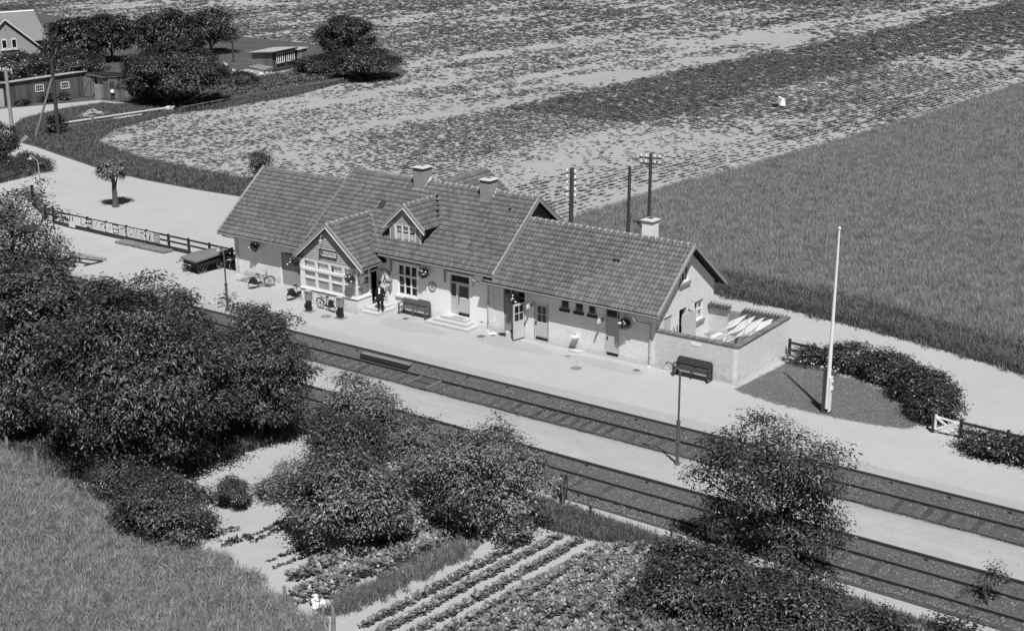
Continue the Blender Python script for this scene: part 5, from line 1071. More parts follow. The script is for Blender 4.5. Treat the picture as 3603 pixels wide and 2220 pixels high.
# timber lying by the fence
pl_ = thing('timber_stack', 'low stack of split dark timber lying along the fence', 'timber', (-41.5, 1.1, 0)); r = random.Random(8)
for q in range(30): x = -44.0 + q*.168; part('log', MB().beam((x - .1, .60 + r.uniform(-.04, .04), .07 + r.uniform(0, .04)), (x + .1, 1.36 + r.uniform(-.06, .06), .09 + r.uniform(0, .05)), .15, .12), 'oldwood', pl_)
pk = thing('plank', 'long grey plank lying on the platform near the left trees', 'plank', (-43, -2.7, 0)); part('board', MB().prism([(-45.2, -2.95, 0), (-41.2, -2.55, 0), (-40.9, -2.85, 0), (-45.0, -3.3, 0)], (0, 0, .14)), 'greywood', pk)
wf = thing('wooden_frame', 'thin wooden frame laid out flat on the platform below the plank', 'frame', (-42.5, -4, 0))
for a, b in (((-43.3, -3.6), (-40.9, -3.1)), ((-40.9, -3.1), (-41.1, -4.5)), ((-43.6, -5.1), (-41.3, -5.0)), ((-43.3, -3.6), (-43.6, -5.1)), ((-43.5, -4.4), (-41.1, -4.0))): part('bar', MB().beam((*a, .05), (*b, .05), .07, .09), 'wood', wf)

# --- freight cart under its cover
ct = thing('freight_cart', 'spoked-wheel freight cart under a grey cover at the left end of the station', 'cart', (-34, 0, 0))
for x, y, az in ((-34.62, -1.45, .35), (-33.27, -1.2, -.12), (-33.1, .30, -.12), (-34.5, .9, .2)):
    c, s_ = math.cos(az), math.sin(az); ax = V(c, s_, 0).cross(V(0, 0, 1)); 
    d1 = V(-s_, c, 0)
    w_ = MB().tube([V(x, y, .37) + d1*.35*math.cos(a*math.pi/10) + V(0, 0, .35*math.sin(a*math.pi/10)) for a in range(20)], .035, 6, True); w_.lathe([(.07, -.1), (.07, .1)], (x, y, .37), 8, (c, s_, 0))
    for q in range(10): a = q*math.pi/5; w_.tube([(x, y, .37), V(x, y, .37) + d1*.33*math.cos(a) + V(0, 0, .33*math.sin(a))], .02, 4)
    part('wheel', w_, 'oldwood', ct)
part('bed', MB().prism([(-34.7, -1.5, .55), (-33.1, -1.7, .55), (-32.9, 1.0, .55), (-34.6, 1.1, .55)], (0, 0, .25)), 'black', ct)
tpv = MB(); tpv.add([(-34.8, -1.66, .98), (-33.02, -1.92, 1.0), (-32.88, -.1, 1.12), (-32.95, 1.45, 1.02), (-33.9, 1.4, 1.02), (-34.75, 1.1, .98), (-34.95, -.3, 1.02), (-33.8, .2, 1.16)], [(0, 1, 7), (1, 2, 7), (2, 3, 7), (3, 4, 7), (4, 5, 7), (5, 6, 7), (6, 0, 7)]); 
tpv.add([(-34.8, -1.66, .98), (-33.02, -1.92, 1.0), (-32.88, -.1, 1.12), (-32.95, 1.45, 1.02), (-34.8, -1.66, .88), (-33.02, -1.92, .9), (-32.88, -.1, 1.02), (-32.95, 1.45, .92)], [(0, 4, 5, 1), (1, 5, 6, 2), (2, 6, 7, 3)]); part('cover', tpv, 'canvas', ct)
for q in range(4): part('stake', MB().tube([(-34.7, -1.2 + q*.2, .70 + .06*q), (-35.3, -1.6 + q*.22, .52 + .1*q)], .025, 5), 'wood', ct)
part('drawbar', MB().tube([(-33.9, -1.5, .45), (-33.75, -2.2, .25)], .03, 6), 'iron', ct); part('axle', MB().tube([(-34.62, -1.45, .37), (-33.27, -1.2, .37)], .04, 6), 'iron', ct); part('axle', MB().tube([(-34.5, .9, .37), (-33.1, .3, .37)], .04, 6), 'iron', ct)
ct2 = thing('hand_cart', 'dark low cart in the shade between the freight cart and the station corner', 'cart', (-32.4, .9, 0)); part('bed', MB().box(-32.75, -31.75, .5, 1.9, .7, .84), 'canvas', ct2); part('side_rail', MB().beam((-32.75, .5, .55), (-31.75, .55, .62), .05, .07), 'wood', ct2); part('leg', MB().box(-32.0, -31.9, .55, .65, 0, .7), 'wood', ct2); part('wheel', MB().tube([(-32.3, .55 + .28*math.cos(a*math.pi/8), .3 + .28*math.sin(a*math.pi/8)) for a in range(16)], .03, 6, True), 'oldwood', ct2)

# --- lineside lever and small posts
lv = thing('point_lever', 'black weighted point lever on the path beside the near track', 'point lever', (5.4, -16.9, 0)); 
part('frame', MB().tube([(5.55, -17.1, .05), (4.95, -16.3, .95)], .06, 6).tube([(5.55, -17.1, .05), (5.2, -16.3, .9)], .05, 6), 'black', lv); part('weight', MB().ell((4.85, -16.55, .50), (.14, .10, .26), 8, 6), 'black', lv); part('lever', MB().tube([(5.55, -17.1, .12), (6.05, -16.75, .62)], .05, 6), 'oldwood', lv); part('handle', MB().ell((6.07, -16.73, .66), (.08, .08, .08), 8, 5), 'black', lv); part('foot', MB().box(5.35, 5.75, -17.3, -16.95, -.01, .10), 'iron', lv); part('post', MB().box(4.9, 5.0, -16.35, -16.25, 0, 1.1), 'iron', lv); part('post', MB().box(5.08, 5.18, -16.3, -16.2, 0, 1.12), 'iron', lv)
for x, y, lab in ((6.9, -17.1, 'short iron marker post on the path right of the point lever'), (10.6, -17.0, 'short iron marker post on the path near the large bush')):
    t = thing('marker_post', lab, 'post', (x, y, 0), 'marker posts by the near track'); part('shaft', MB().box(x - .03, x + .03, y - .03, y + .03, 0, .42), 'iron', t); part('cap', MB().box(x - .07, x + .07, y - .05, y + .05, .42, .52), 'iron', t)
# garden boundary posts
GP = [(-2.72, -28.95, .8, 'weathered fence post at the garden edge, second from the large left bush'), (-.21, -29.4, .75, 'leaning fence post with a slack wire at the garden edge'), (1.81, -29.55, .85, 'stout fence post left of the white cloth at the garden edge'), (4.38, -29.8, .95, 'weathered post nearest the bottom edge of the picture beside the crop rows'), (-15.45, -27.3, 1.1, 'grey fence post in the grass under the big left trees'), (-18.4, -26.7, .8, 'grey fence post farthest left under the big trees')]
for i, (x, y, h, lab) in enumerate(GP):
    t = thing('fence_post', lab, 'fence post', (x, y, 0), 'garden boundary posts'); part('post', MB().tube([(x, y, -.05), (x + (.05 if i != 1 else -.08), y, h*.6), (x + (.02 if i != 1 else -.03), y, h)], [.09, .075, .06], 7), 'barkp', t)
    if i == 1: part('wire', MB().tube([(x - .03, y, h), (x + .5, y - .1, .3), (x + 1.0, y - .2, .05)], .012, 4), 'iron', t); part('wire', MB().tube([(x, y - .02, .3), (x + .6, y - .2, .1)], .012, 4), 'iron', t)
rg = thing('white_cloth', 'crumpled white cloth dropped at the end of the crop rows', 'cloth', (2.6, -28.6, 0)); rr = np.random.default_rng(3); mb = MB(); n = 9
vs = [(2.05 + 1.3*i/(n-1) + rr.normal()*.05, -29.0 + .65*j/(n-1) + .18*math.sin(i) + rr.normal()*.04, .03 + abs(rr.normal())*.09*(0 < i < n-1)) for i in range(n) for j in range(n)]
mb.add(vs, [(i*n+j, (i+1)*n+j, (i+1)*n+j+1, i*n+j+1) for i in range(n-1) for j in range(n-1)]); part('cloth', mb, 'curtain', rg)

# ------------------------------------------------------------------ people
def skin_body(name, joints, edges, parent, mats, matfn, root=0, sub=1, extra=None):
    """one continuous body grown from a jointed skeleton (joint: position, radius)"""
    me = bpy.data.meshes.new(name); me.from_pydata([j[0] for j in joints], edges, []); o = bpy.data.objects.new(name, me); COL.objects.link(o)
    sk = o.modifiers.new('skin', 'SKIN'); sk.use_smooth_shade = True
    for i, j in enumerate(joints): 
        r_ = j[1] if isinstance(j[1], tuple) else (j[1], j[1]); me.skin_vertices[0].data[i].radius = r_; me.skin_vertices[0].data[i].use_root = (i == root)
    sb = o.modifiers.new('sub', 'SUBSURF'); sb.levels = sub; sb.render_levels = sub
    dg = bpy.context.evaluated_depsgraph_get(); ev = o.evaluated_get(dg); nm = bpy.data.meshes.new_from_object(ev); o.modifiers.clear(); o.data = nm
    for m in mats: nm.materials.append(MAT[m])
    nm.polygons.foreach_set('material_index', [matfn(p.center) for p in nm.polygons]); o.parent = parent; return o
def hand(mb, w, d, side, r=.009):
    w = Vector(w); d = Vector(d).normalized(); s_ = d.cross(Vector((0, 0, 1)) if abs(d.z) < .9 else Vector((0, 1, 0))).normalized(); n = d.cross(s_)
    mb.beam(w, w + d*.085, .075, .03, n)
    for k, L in enumerate((.065, .075, .07, .055)):
        b = w + d*.08 + s_*(-.03 + k*.02); mb.tube([b, b + d*L*.55 + n*.008*side, b + d*L*.85 + n*.03*side], [r, r*.9, r*.7], 5)
    b = w + d*.02 - s_*.04; mb.tube([b, b - s_*.025 + d*.03, b - s_*.03 + d*.06 + n*.015*side], [r*1.1, r, r*.8], 5)
p1 = thing('person', 'person in a dark peaked cap, dark coat and white shirt standing on the bay steps', 'person', (0, 0, 0))
J = [((0, 0, .98), (.15, .115)), ((0, 0, 1.18), (.155, .11)), ((0, 0, 1.38), (.17, .115)), ((0, 0, 1.50), (.07, .065)), ((0, -.01, 1.58), (.055, .055)), ((0, -.02, 1.68), (.082, .095)), ((0, -.015, 1.76), (.078, .09)),
     ((-.19, 0, 1.43), .062), ((-.25, .02, 1.17), .05), ((-.26, -.06, .93), .038), ((.19, 0, 1.43), .062), ((.26, .02, 1.17), .05), ((.28, -.05, .93), .038),
     ((-.10, 0, .88), .105), ((-.11, -.02, .50), .085), ((-.12, .02, .09), .062), ((-.13, -.13, .05), .045), ((.10, 0, .88), .105), ((.12, -.03, .50), .085), ((.14, 0, .09), .062), ((.15, -.15, .05), .045)]
Eg = [(0, 1), (1, 2), (2, 3), (3, 4), (4, 5), (5, 6), (2, 7), (7, 8), (8, 9), (2, 10), (10, 11), (11, 12), (0, 13), (13, 14), (14, 15), (15, 16), (0, 17), (17, 18), (18, 19), (19, 20)]
skin_body('body', J, Eg, p1, ['black_cloth', 'skin', 'hat'], lambda c: 1 if c.z > 1.53 else (2 if c.z < .08 else 0), 0, 2)
hd = MB(); hand(hd, (-.262, -.07, .90), (0, -.25, -1), 1); part('hand', hd, 'skin', p1); hd = MB(); hand(hd, (.283, -.06, .90), (0, -.25, -1), -1); part('hand', hd, 'skin', p1)
part('coat', MB().lathe([(.19, 1.36), (.21, 1.2), (.20, 1.02), (.24, .85), (.255, .70), (.235, .70)], (0, 0.02, 0), 14), 'black_cloth', p1); part('shirt', MB().prism([(-.055, -.17, 1.48), (.055, -.17, 1.48), (.05, -.225, 1.15), (-.05, -.225, 1.15)], (0, .05, 0)), 'cloth', p1); part('tie', MB().box(-.012, .012, -.215, -.17, 1.16, 1.46), 'printm', p1)
cp = MB().lathe([(.10, 1.74), (.105, 1.78), (.14, 1.83), (.135, 1.86), (.05, 1.875)], (0, -.015, 0), 14); part('cap', cp, 'hat', p1); part('cap_peak', MB().prism([(-.09, -.09, 1.755), (-.06, -.17, 1.735), (.06, -.17, 1.735), (.09, -.09, 1.755)], (0, 0, .012)), 'hat', p1)
fc = MB(); fc.ell((0, -.118, 1.665), (.014, .022, .026), 6, 4); part('nose', fc, 'skin', p1); part('eyes', MB().ell((-.032, -.108, 1.695), (.012, .008, .008), 6, 4).ell((.032, -.108, 1.695), (.012, .008, .008), 6, 4), 'black', p1); part('mouth', MB().box(-.022, .022, -.112, -.10, 1.622, 1.628), 'printm', p1); part('ears', MB().ell((-.088, -.01, 1.67), (.014, .022, .034), 6, 4).ell((.088, -.01, 1.67), (.014, .022, .034), 6, 4), 'skin', p1)
p1.location = (-18.02, -1.18, .15); p1.rotation_euler = (0, 0, math.radians(28))
p2 = thing('person', 'person in a pale blouse and headscarf bending over a row in the far beet field', 'person', (0, 0, 0))
J = [((0, 0, .80), (.15, .14)), ((0, -.16, .98), (.15, .12)), ((0, -.34, 1.10), (.16, .12)), ((0, -.45, 1.12), (.065, .06)), ((0, -.55, 1.10), (.085, .09)), ((0, -.62, 1.06), (.075, .08)),
     ((-.18, -.34, 1.06), .06), ((-.2, -.42, .80), .05), ((-.14, -.52, .55), .04), ((.18, -.34, 1.06), .06), ((.2, -.40, .80), .05), ((.14, -.55, .56), .04), ((-.12, .02, .72), .12), ((-.13, -.06, .40), .08), ((-.13, .02, .07), .05), ((-.13, -.12, .04), .04), ((.12, .02, .72), .12), ((.13, -.04, .40), .08), ((.13, .06, .07), .05), ((.13, -.08, .04), .04)]
Eg = [(0, 1), (1, 2), (2, 3), (3, 4), (4, 5), (2, 6), (6, 7), (7, 8), (2, 9), (9, 10), (10, 11), (0, 12), (12, 13), (13, 14), (14, 15), (0, 16), (16, 17), (17, 18), (18, 19)]
skin_body('body', J, Eg, p2, ['cloth', 'skin', 'black_cloth'], lambda c: 1 if (c.y < -.46 or (c.z < .75 and c.y < -.42)) else (0 if c.z > .75 else 2), 0, 2)
part('skirt', MB().lathe([(.17, .92), (.26, .6), (.36, .18), (.33, .18)], (0, .02, 0), 14), 'cloth', p2); part('apron', MB().box(-.2, .2, -.34, -.30, .25, .8), 'enamel', p2); part('headscarf', MB().ell((0, -.57, 1.13), (.105, .12, .10), 10, 6), 'hat', p2); hd = MB(); hand(hd, (-.14, -.53, .54), (0, -.2, -1), 1); part('hand', hd, 'skin', p2); hd = MB(); hand(hd, (.14, -.56, .55), (0, -.2, -1), -1); part('hand', hd, 'skin', p2)
p2.location = (-30.3, 79.6, 0); p2.rotation_euler = (0, 0, math.radians(-60))
bk2 = thing('basket', 'dark basket on the ground beside the bending person in the field', 'basket', (-30.9, 79.2, 0)); part('body', MB().lathe([(.25, 0), (.36, .3), (.33, .3), (.22, .04)], (-31.0, 79.2, 0), 12), 'black', bk2); part('handle', MB().tube([(-31.0 + .33*math.cos(a), 79.2, .3 + .25*math.sin(a)) for a in np.linspace(0, math.pi, 7)], .02, 5), 'black', bk2)

# ------------------------------------------------------------------ buildings and garden at the far left
def frame_pts(o, e1, e2): 
    o = Vector(o); e1 = Vector((*e1, 0)).normalized(); e2 = Vector((*e2, 0)).normalized(); return lambda a, b, z: o + e1*a + e2*b + V(0, 0, z)
# dark board shed
S1 = frame_pts((-101.4, 32.9, 0), (1.9, 9.24), (-9.24, 1.9)); SH = thing('board_shed', 'long low dark board shed with two small white-framed windows', 'shed', (-101.4, 32.9, 0)); LS = 9.43
ht = lambda a: 2.55 + .035*a
part('wall', MB().prism([S1(0, .06, 0), S1(LS, .06, 0), S1(LS, .06, ht(LS)), S1(0, .06, ht(0))], S1(0, 1, 0) - S1(0, .9, 0)), 'boardw', SH); part('wall', MB().prism([S1(0, .06, 0), S1(0, 3.4, 0), S1(0, 3.4, 2.0), S1(0, .06, ht(0))], S1(.1, 0, 0) - S1(0, 0, 0)), 'boardw', SH)
wins = [(3.3, 4.25), (6.35, 7.3)]; k = 0; bd = .197
while k*bd < LS - .05:
    a0 = k*bd; z1 = ht(a0) - .02; segs = [(0, z1)]
    for w0, w1 in wins:
        if a0 + bd > w0 and a0 < w1: segs = [(0, 1.22), (1.92, z1)]
    for z0, zt in segs: part('board', MB().prism([S1(a0 + .012, .0, z0), S1(a0 + bd - .012, .0, z0), S1(a0 + bd - .012, .0, zt), S1(a0 + .012, .0, zt)], S1(0, .055, 0) - S1(0, 0, 0)), 'boardw', SH)
    k += 1
for w0, w1 in wins:
    w = MB(); 
    for a, b in (((w0, 1.22), (w1, 1.22)), ((w0, 1.92), (w1, 1.92)), ((w0, 1.22), (w0, 1.92)), ((w1, 1.22), (w1, 1.92))): w.beam(S1(a[0], -.02, a[1]), S1(b[0], -.02, b[1]), .07, .07)
    for q in range(1, 4): w.beam(S1(w0 + (w1-w0)*q/4, -.01, 1.22), S1(w0 + (w1-w0)*q/4, -.01, 1.92), .025, .025)
    w.beam(S1(w0, -.01, 1.57), S1(w1, -.01, 1.57), .025, .025); w_ = part('window', w, 'paint', SH); part('pane', MB().prism([S1(w0, .03, 1.22), S1(w1, .03, 1.22), S1(w1, .03, 1.92), S1(w0, .03, 1.92)], S1(0, .02, 0) - S1(0, 0, 0)), 'darkglass', w_)
part('roof', MB().prism([S1(-.25, -.25, ht(0) + .0), S1(LS + .1, -.25, ht(LS)), S1(LS + .1, 3.6, ht(LS) - .50), S1(-.25, 3.6, ht(0) - .50)], (0, 0, .09)), 'felt', SH)
# lighter shed standing square to it, with the doorway between
S2 = frame_pts((-99.5, 42.2, 0), (4.0, -.25), (.25, 4.0)); S3 = thing('board_outhouse', 'small light board outhouse with an open door at the end of the dark shed', 'outhouse', (-97, 43, 0))
part('wall', MB().prism([S2(0, .06, 0), S2(.9, .06, 0), S2(.9, .06, 2.6), S2(0, .06, 2.6)], S2(0, .08, 0) - S2(0, 0, 0)), 'boardl', S3); part('dark_doorway', MB().prism([S2(.9, .5, 0), S2(1.6, .5, 0), S2(1.6, .5, 2.6), S2(.9, .5, 2.6)], (0, .05, 0)), 'black', S3)
part('inner_wall', MB().prism([S2(1.6, .3, 1.5), S2(3.0, .3, 1.5), S2(3.0, .3, 2.4), S2(1.6, .3, 2.4)], (0, .06, 0)), 'render', S3)
part('low_wall', MB().prism([S2(1.5, .06, 0), S2(2.9, .06, 0), S2(2.9, .06, 1.5), S2(1.5, .06, 1.5)], (0, .1, 0)), 'boardl', S3); part('lintel', MB().prism([S2(-.1, -.05, 2.45), S2(4.05, -.05, 2.45), S2(4.05, -.05, 2.66), S2(-.1, -.05, 2.66)], (0, .12, 0)), 'oldwood', S3)
dd_ = part('door', MB().prism([S2(-.3, -.5, .05), S2(.85, -.15, .05), S2(.85, -.15, 2.3), S2(-.3, -.5, 2.3)], (.0, .05, 0)), 'boardl', S3)
part('brace', MB().beam(S2(-.25, -.54, .3), S2(.8, -.22, 2.1), .05, .12), 'boardl', S3); part('leaf', MB().prism([S2(2.7, -.9, 0), S2(3.5, -.6, 0), S2(3.5, -.6, 1.7), S2(2.7, -.9, 1.8)], (0, .05, 0)), 'oldwood', S3)
for k in range(19):
    part('board', MB().prism([S2(4.0, .1 + k*.19, 0), S2(4.0, .27 + k*.19, 0), S2(4.0, .27 + k*.19, 2.5 - .015*k), S2(4.0, .1 + k*.19, 2.5 - .015*k)], S2(.05, 0, 0) - S2(0, 0, 0)), 'boardl', S3)
part('wall', MB().prism([S2(3.0, .1, 0), S2(3.99, .1, 0), S2(3.99, 3.7, 0), S2(3.0, 3.7, 0)], (0, 0, 2.25)), 'boardl', S3); part('end_door', MB().prism([S2(4.055, .15, .1), S2(4.055, .75, .1), S2(4.055, .75, 2.0), S2(4.055, .15, 2.0)], S2(.04, 0, 0) - S2(0, 0, 0)), 'boardw', S3)
part('roof', MB().prism([S2(-.1, .0, 2.67), S2(4.2, -.1, 2.67), S2(4.2, 4.0, 2.3), S2(-.1, 4.0, 2.3)], (0, 0, .07)), 'deck', S3)
el = thing('white_basin', 'white tub hung on the door of the light outhouse', 'tub', (-95.3, 42.4, 1)); part('tub', MB().lathe([(.10, 0), (.22, .10), (.20, .10)], (-95.35, 42.35, .95), 12, (.9, -.4, .2)), 'curtain', el)
# lean-to fence boards left of the shed
lt = thing('board_screen', 'pale upright board screen at the left end of the dark shed', 'fence', (-101.4, 31, 0))
for k in range(9): part('board', MB().box(-101.6 + .02*k, -101.55 + .02*k, 28.4 + k*.45, 28.4 + k*.45 + .42, 0, 2.0), 'oldwood' if k < 7 else 'pale_old', lt)
# low stone building with a dark roof
S4 = frame_pts((-113.0, 51.2, 0), (-.3, 1), (-1, -.3)); SB = thing('stone_outbuilding', 'low stone outbuilding with a dark roof half hidden by trees', 'outbuilding', (-113, 53, 0)); part('wall', MB().prism([S4(0, 0, 0), S4(6.4, 0, 0), S4(6.4, 0, 2.1), S4(0, 0, 2.1)], S4(0, .4, 0) - S4(0, 0, 0)), 'mortar', SB)
r = random.Random(9)
for i in range(8):
    for j in range(5):
        if 3.0 < .1 + i*.8 < 3.9: continue
        a, z = .38 + i*.8 + r.uniform(-.1, .1), .22 + j*.42 + r.uniform(-.06, .06); pts = [S4(a + .36*math.cos(t)*r.uniform(.8, 1.05), -.005, z + .19*math.sin(t)*r.uniform(.8, 1.05)) for t in np.linspace(0, 5.4, 7)]
        part('stone', MB().prism(pts, S4(0, -.06, 0) - S4(0, 0, 0)), 'stone', SB)
part('doorway', MB().prism([S4(3.05, -.02, 0), S4(3.95, -.02, 0), S4(3.95, -.02, 1.9), S4(3.05, -.02, 1.9)], S4(0, .05, 0) - S4(0, 0, 0)), 'black', SB); part('roof', MB().prism([S4(-.5, -.4, 2.1), S4(6.8, -.4, 2.1), S4(6.8, 2.2, 3.2), S4(-.5, 2.2, 3.2)], (0, 0, .1)), 'deck', SB)
# rendered house with a cross gable
H = frame_pts((-131.77, 54.72, 0), (.28, .96), (-.96, .28)); HO = thing('rendered_house', 'pale rendered house with a slate roof and a gable with two small windows', 'house', (-131.8, 54.7, 0)); PKZ = 5.74
part('gable_wall', MB().prism([H(-4.5, 0, 0), H(4.5, 0, 0), H(4.5, 0, 1.75), H(0, 0, PKZ - .2), H(-4.5, 0, 1.75)], H(0, .35, 0) - H(0, 0, 0)), 'render', HO)
for sg in (-1, 1): 
    part('roof', MB().prism([H(sg*5.05, -.3, 1.35), H(0, -.3, PKZ), H(0, 6.5, PKZ), H(sg*5.05, 6.5, 1.35)], (0, 0, .09)), 'slate', HO); part('barge_board', MB().prism([H(sg*5.05, -.34, 1.30), H(0, -.34, PKZ - .05), H(0, -.34, PKZ + .12), H(sg*5.05, -.34, 1.47)], H(0, .05, 0) - H(0, 0, 0)), 'paint', HO)
    for q in range(13): a0 = sg*(.35 + q*.36); zz = PKZ - .33 - abs(a0)*.868; part('step_corbel', MB().prism([H(a0, -.06, zz - .14), H(a0 + sg*.24, -.06, zz - .14), H(a0 + sg*.24, -.06, zz + .06), H(a0, -.06, zz + .06)], H(0, .055, 0) - H(0, 0, 0)), 'boardl', HO)
for a in (-.32, 1.0):
    w = part('window', MB().prism([H(a - .36, -.05, 1.95), H(a + .36, -.05, 1.95), H(a + .36, -.05, 3.15), H(a, -.05, 3.28), H(a - .36, -.05, 3.15)], H(0, .06, 0) - H(0, 0, 0)), 'paint', HO); part('pane', MB().prism([H(a - .26, -.065, 2.05), H(a + .26, -.065, 2.05), H(a + .26, -.065, 3.05), H(a - .26, -.065, 3.05)], H(0, .012, 0) - H(0, 0, 0)), 'darkglass', w)
part('sill', MB().prism([H(-.85, -.16, 1.72), H(1.5, -.16, 1.72), H(1.5, -.16, 1.88), H(-.85, -.16, 1.88)], H(0, .16, 0) - H(0, 0, 0)), 'paint', HO); part('gable_slit', MB().prism([H(.0, -.01, 4.2), H(.08, -.01, 4.2), H(.08, -.01, 4.7), H(0, -.01, 4.7)], H(0, .02, 0) - H(0, 0, 0)), 'black', HO)
part('roof', MB().prism([H(-9, .6, 2.55), H(6.0, .6, 2.55), H(6.0, 5.2, PKZ + .35), H(-9, 5.2, PKZ + .35)], (0, 0, .09)), 'slate', HO); part('roof', MB().prism([H(-9, 9.8, 2.55), H(6.0, 9.8, 2.55), H(6.0, 5.2, PKZ + .35), H(-9, 5.2, PKZ + .35)], (0, 0, .085)), 'slate', HO); part('ridge', MB().tube([H(-9, 5.2, PKZ + .42), H(6, 5.2, PKZ + .42)], .14, 7), 'paint', HO)
part('end_wall', MB().prism([H(5.6, 1.2, 0), H(5.6, 9.2, 0), H(5.6, 9.2, 2.8), H(5.6, 5.2, PKZ + .1), H(5.6, 1.2, 2.8)], H(-.3, 0, 0) - H(0, 0, 0)), 'render', HO); part('front_wall', MB().prism([H(-9, 1.3, 0), H(5.3, 1.3, 0), H(5.3, 1.3, 2.6), H(-9, 1.3, 2.6)], H(0, .3, 0) - H(0, 0, 0)), 'boardw', HO); part('chimney', MB().prism([H(-3.4, 4.9, PKZ), H(-2.7, 4.9, PKZ), H(-2.7, 5.6, PKZ), H(-3.4, 5.6, PKZ)], (0, 0, 1.1)), 'render', HO)
# hen house
C1 = frame_pts((-96.15, 68.7, 0), (-.16, 1), (-1, .10)); CO = thing('hen_house', 'small board hen house with two slanting white-barred windows and a pale roof', 'hen house', (-97, 71, 0)); LC = 5.1
part('wall', MB().prism([C1(0.05, .06, .1), C1(LC, .06, .1), C1(LC, .06, 2.45), C1(0.05, .06, 2.45)], C1(0, .1, 0) - C1(0, 0, 0)), 'boardw', CO); part('wall', MB().prism([C1(.1, .05, .1), C1(.1, 4.2, .1), C1(.1, 4.2, 2.05), C1(.1, .05, 2.42)], C1(.1, 0, 0) - C1(0, 0, 0)), 'boardl', CO)
for k in range(18): part('board', MB().prism([C1(.04, .06 + k*.23, .08), C1(.04, .27 + k*.23, .08), C1(.04, .27 + k*.23, 2.38 - .02*k), C1(.04, .06 + k*.23, 2.38 - .02*k)], C1(.05, 0, 0) - C1(0, 0, 0)), 'boardl', CO)
for k in range(22): part('board', MB().prism([C1(.05 + k*.23, .0, .08), C1(.26 + k*.23, .0, .08), C1(.26 + k*.23, .0, 2.40), C1(.05 + k*.23, .0, 2.40)], C1(0, .05, 0) - C1(0, 0, 0)), 'boardw', CO)
for w0 in (.75, 2.95):
    w = MB(); L_, z0, z1 = 1.65, .95, 2.15
    for a, b in (((0, z0), (L_, z0)), ((.12, z1), (L_ + .12, z1)), ((0, z0), (.12, z1)), ((L_, z0), (L_ + .12, z1)), ((.41, z0), (.53, z1)), ((.82, z0), (.94, z1)), ((1.23, z0), (1.35, z1))): w.beam(C1(w0 + a[0], -.16 if a[1] == z0 else -.06, a[1]), C1(w0 + b[0], -.16 if b[1] == z0 else -.06, b[1]), .07, .07)
    w_ = part('window', w, 'paint', CO); part('pane', MB().prism([C1(w0, -.10, z0), C1(w0 + L_, -.10, z0), C1(w0 + L_ + .1, -.02, z1), C1(w0 + .1, -.02, z1)], C1(0, .03, 0) - C1(0, 0, 0)), 'darkglass', w_)
part('roof', MB().prism([C1(-.3, -.4, 2.5), C1(LC + .2, -.4, 2.5), C1(LC + .2, 4.5, 2.05), C1(-.3, 4.5, 2.05)], (0, 0, .09)), 'felt', CO); part('eave_board', MB().prism([C1(-.28, -.36, 2.32), C1(LC + .18, -.36, 2.32), C1(LC + .18, -.36, 2.49), C1(-.28, -.36, 2.49)], C1(0, .05, 0) - C1(0, 0, 0)), 'black', CO)
ex = thing('hen_house_annex', 'lower annex of tall grey boards right of the hen house', 'annex', (-96.6, 75, 0))
for k in range(9): part('board', MB().prism([C1(LC + .35 + k*.25, -.1, 0), C1(LC + .57 + k*.25, -.1, 0), C1(LC + .57 + k*.25, -.1, 2.0), C1(LC + .35 + k*.25, -.1, 2.0)], C1(0, .06, 0) - C1(0, 0, 0)), 'pale_old' if k in (0, 2) else 'boardl', ex)
part('wall', MB().prism([C1(LC + .3, .0, 0), C1(LC + 2.6, .0, 0), C1(LC + 2.6, 2, 0), C1(LC + .3, 2, 0)], (0, 0, 1.95)), 'boardw', ex); part('roof', MB().prism([C1(LC + .25, -.25, 2.05), C1(LC + 2.8, -.25, 2.15), C1(LC + 2.8, 2.2, 2.0), C1(LC + .25, 2.2, 2.0)], (0, 0, .08)), 'felt', ex)
cf = thing('cold_frame', 'low brick cold frame with a sloping lid before the hen house', 'cold frame', (-96, 66.6, 0)); part('base', MB().box(-97.7, -95.3, 66.2, 67.6, 0, .55), 'stone', cf); part('lid', MB().prism([(-97.9, 66.1, .72), (-95.1, 66.1, .52), (-95.1, 67.8, .68), (-97.9, 67.8, .82)], (0, 0, .08)), 'oldwood', cf)
HENL = ['large white hen at the left end of the bare poultry run', 'white hen leftmost of the flock before the hen house', 'white hen in the middle of the flock before the hen house', 'white hen beside the corner of the cold frame', 'white hen rightmost of the flock near the hen house front', 'white hen standing alone behind the flock']
for k, (x, y) in enumerate([(-103.8, 67.8), (-96.6, 65.2), (-95.6, 64.9), (-94.6, 65.0), (-94.2, 65.6), (-99.6, 65.2)]):
    t = thing('hen', HENL[k], 'hen', (x, y, 0), 'white hens by the hen house'); a = k*1.3; c, s_ = math.cos(a), math.sin(a); sc = 1.5 if k == 0 else 1
    mb = MB(); mb.ell((x, y, .24*sc), (.17*sc, .17*sc, .14*sc), 8, 6); mb.tube([(x + c*.10*sc, y + s_*.10*sc, .30*sc), (x + c*.18*sc, y + s_*.18*sc, .42*sc), (x + c*.24*sc, y + s_*.24*sc, .47*sc)], [.08*sc, .05*sc, .045*sc], 6); mb.tube([(x - c*.10*sc, y - s_*.10*sc, .28*sc), (x - c*.26*sc, y - s_*.26*sc, .46*sc)], [.09*sc, .03], 5); part('body', mb, 'cloth', t); part('legs', MB().tube([(x + .04, y, .14*sc), (x + .04, y, 0)], .012, 4).tube([(x - .04, y, .14*sc), (x - .04, y, 0)], .012, 4), 'oldwood', t)
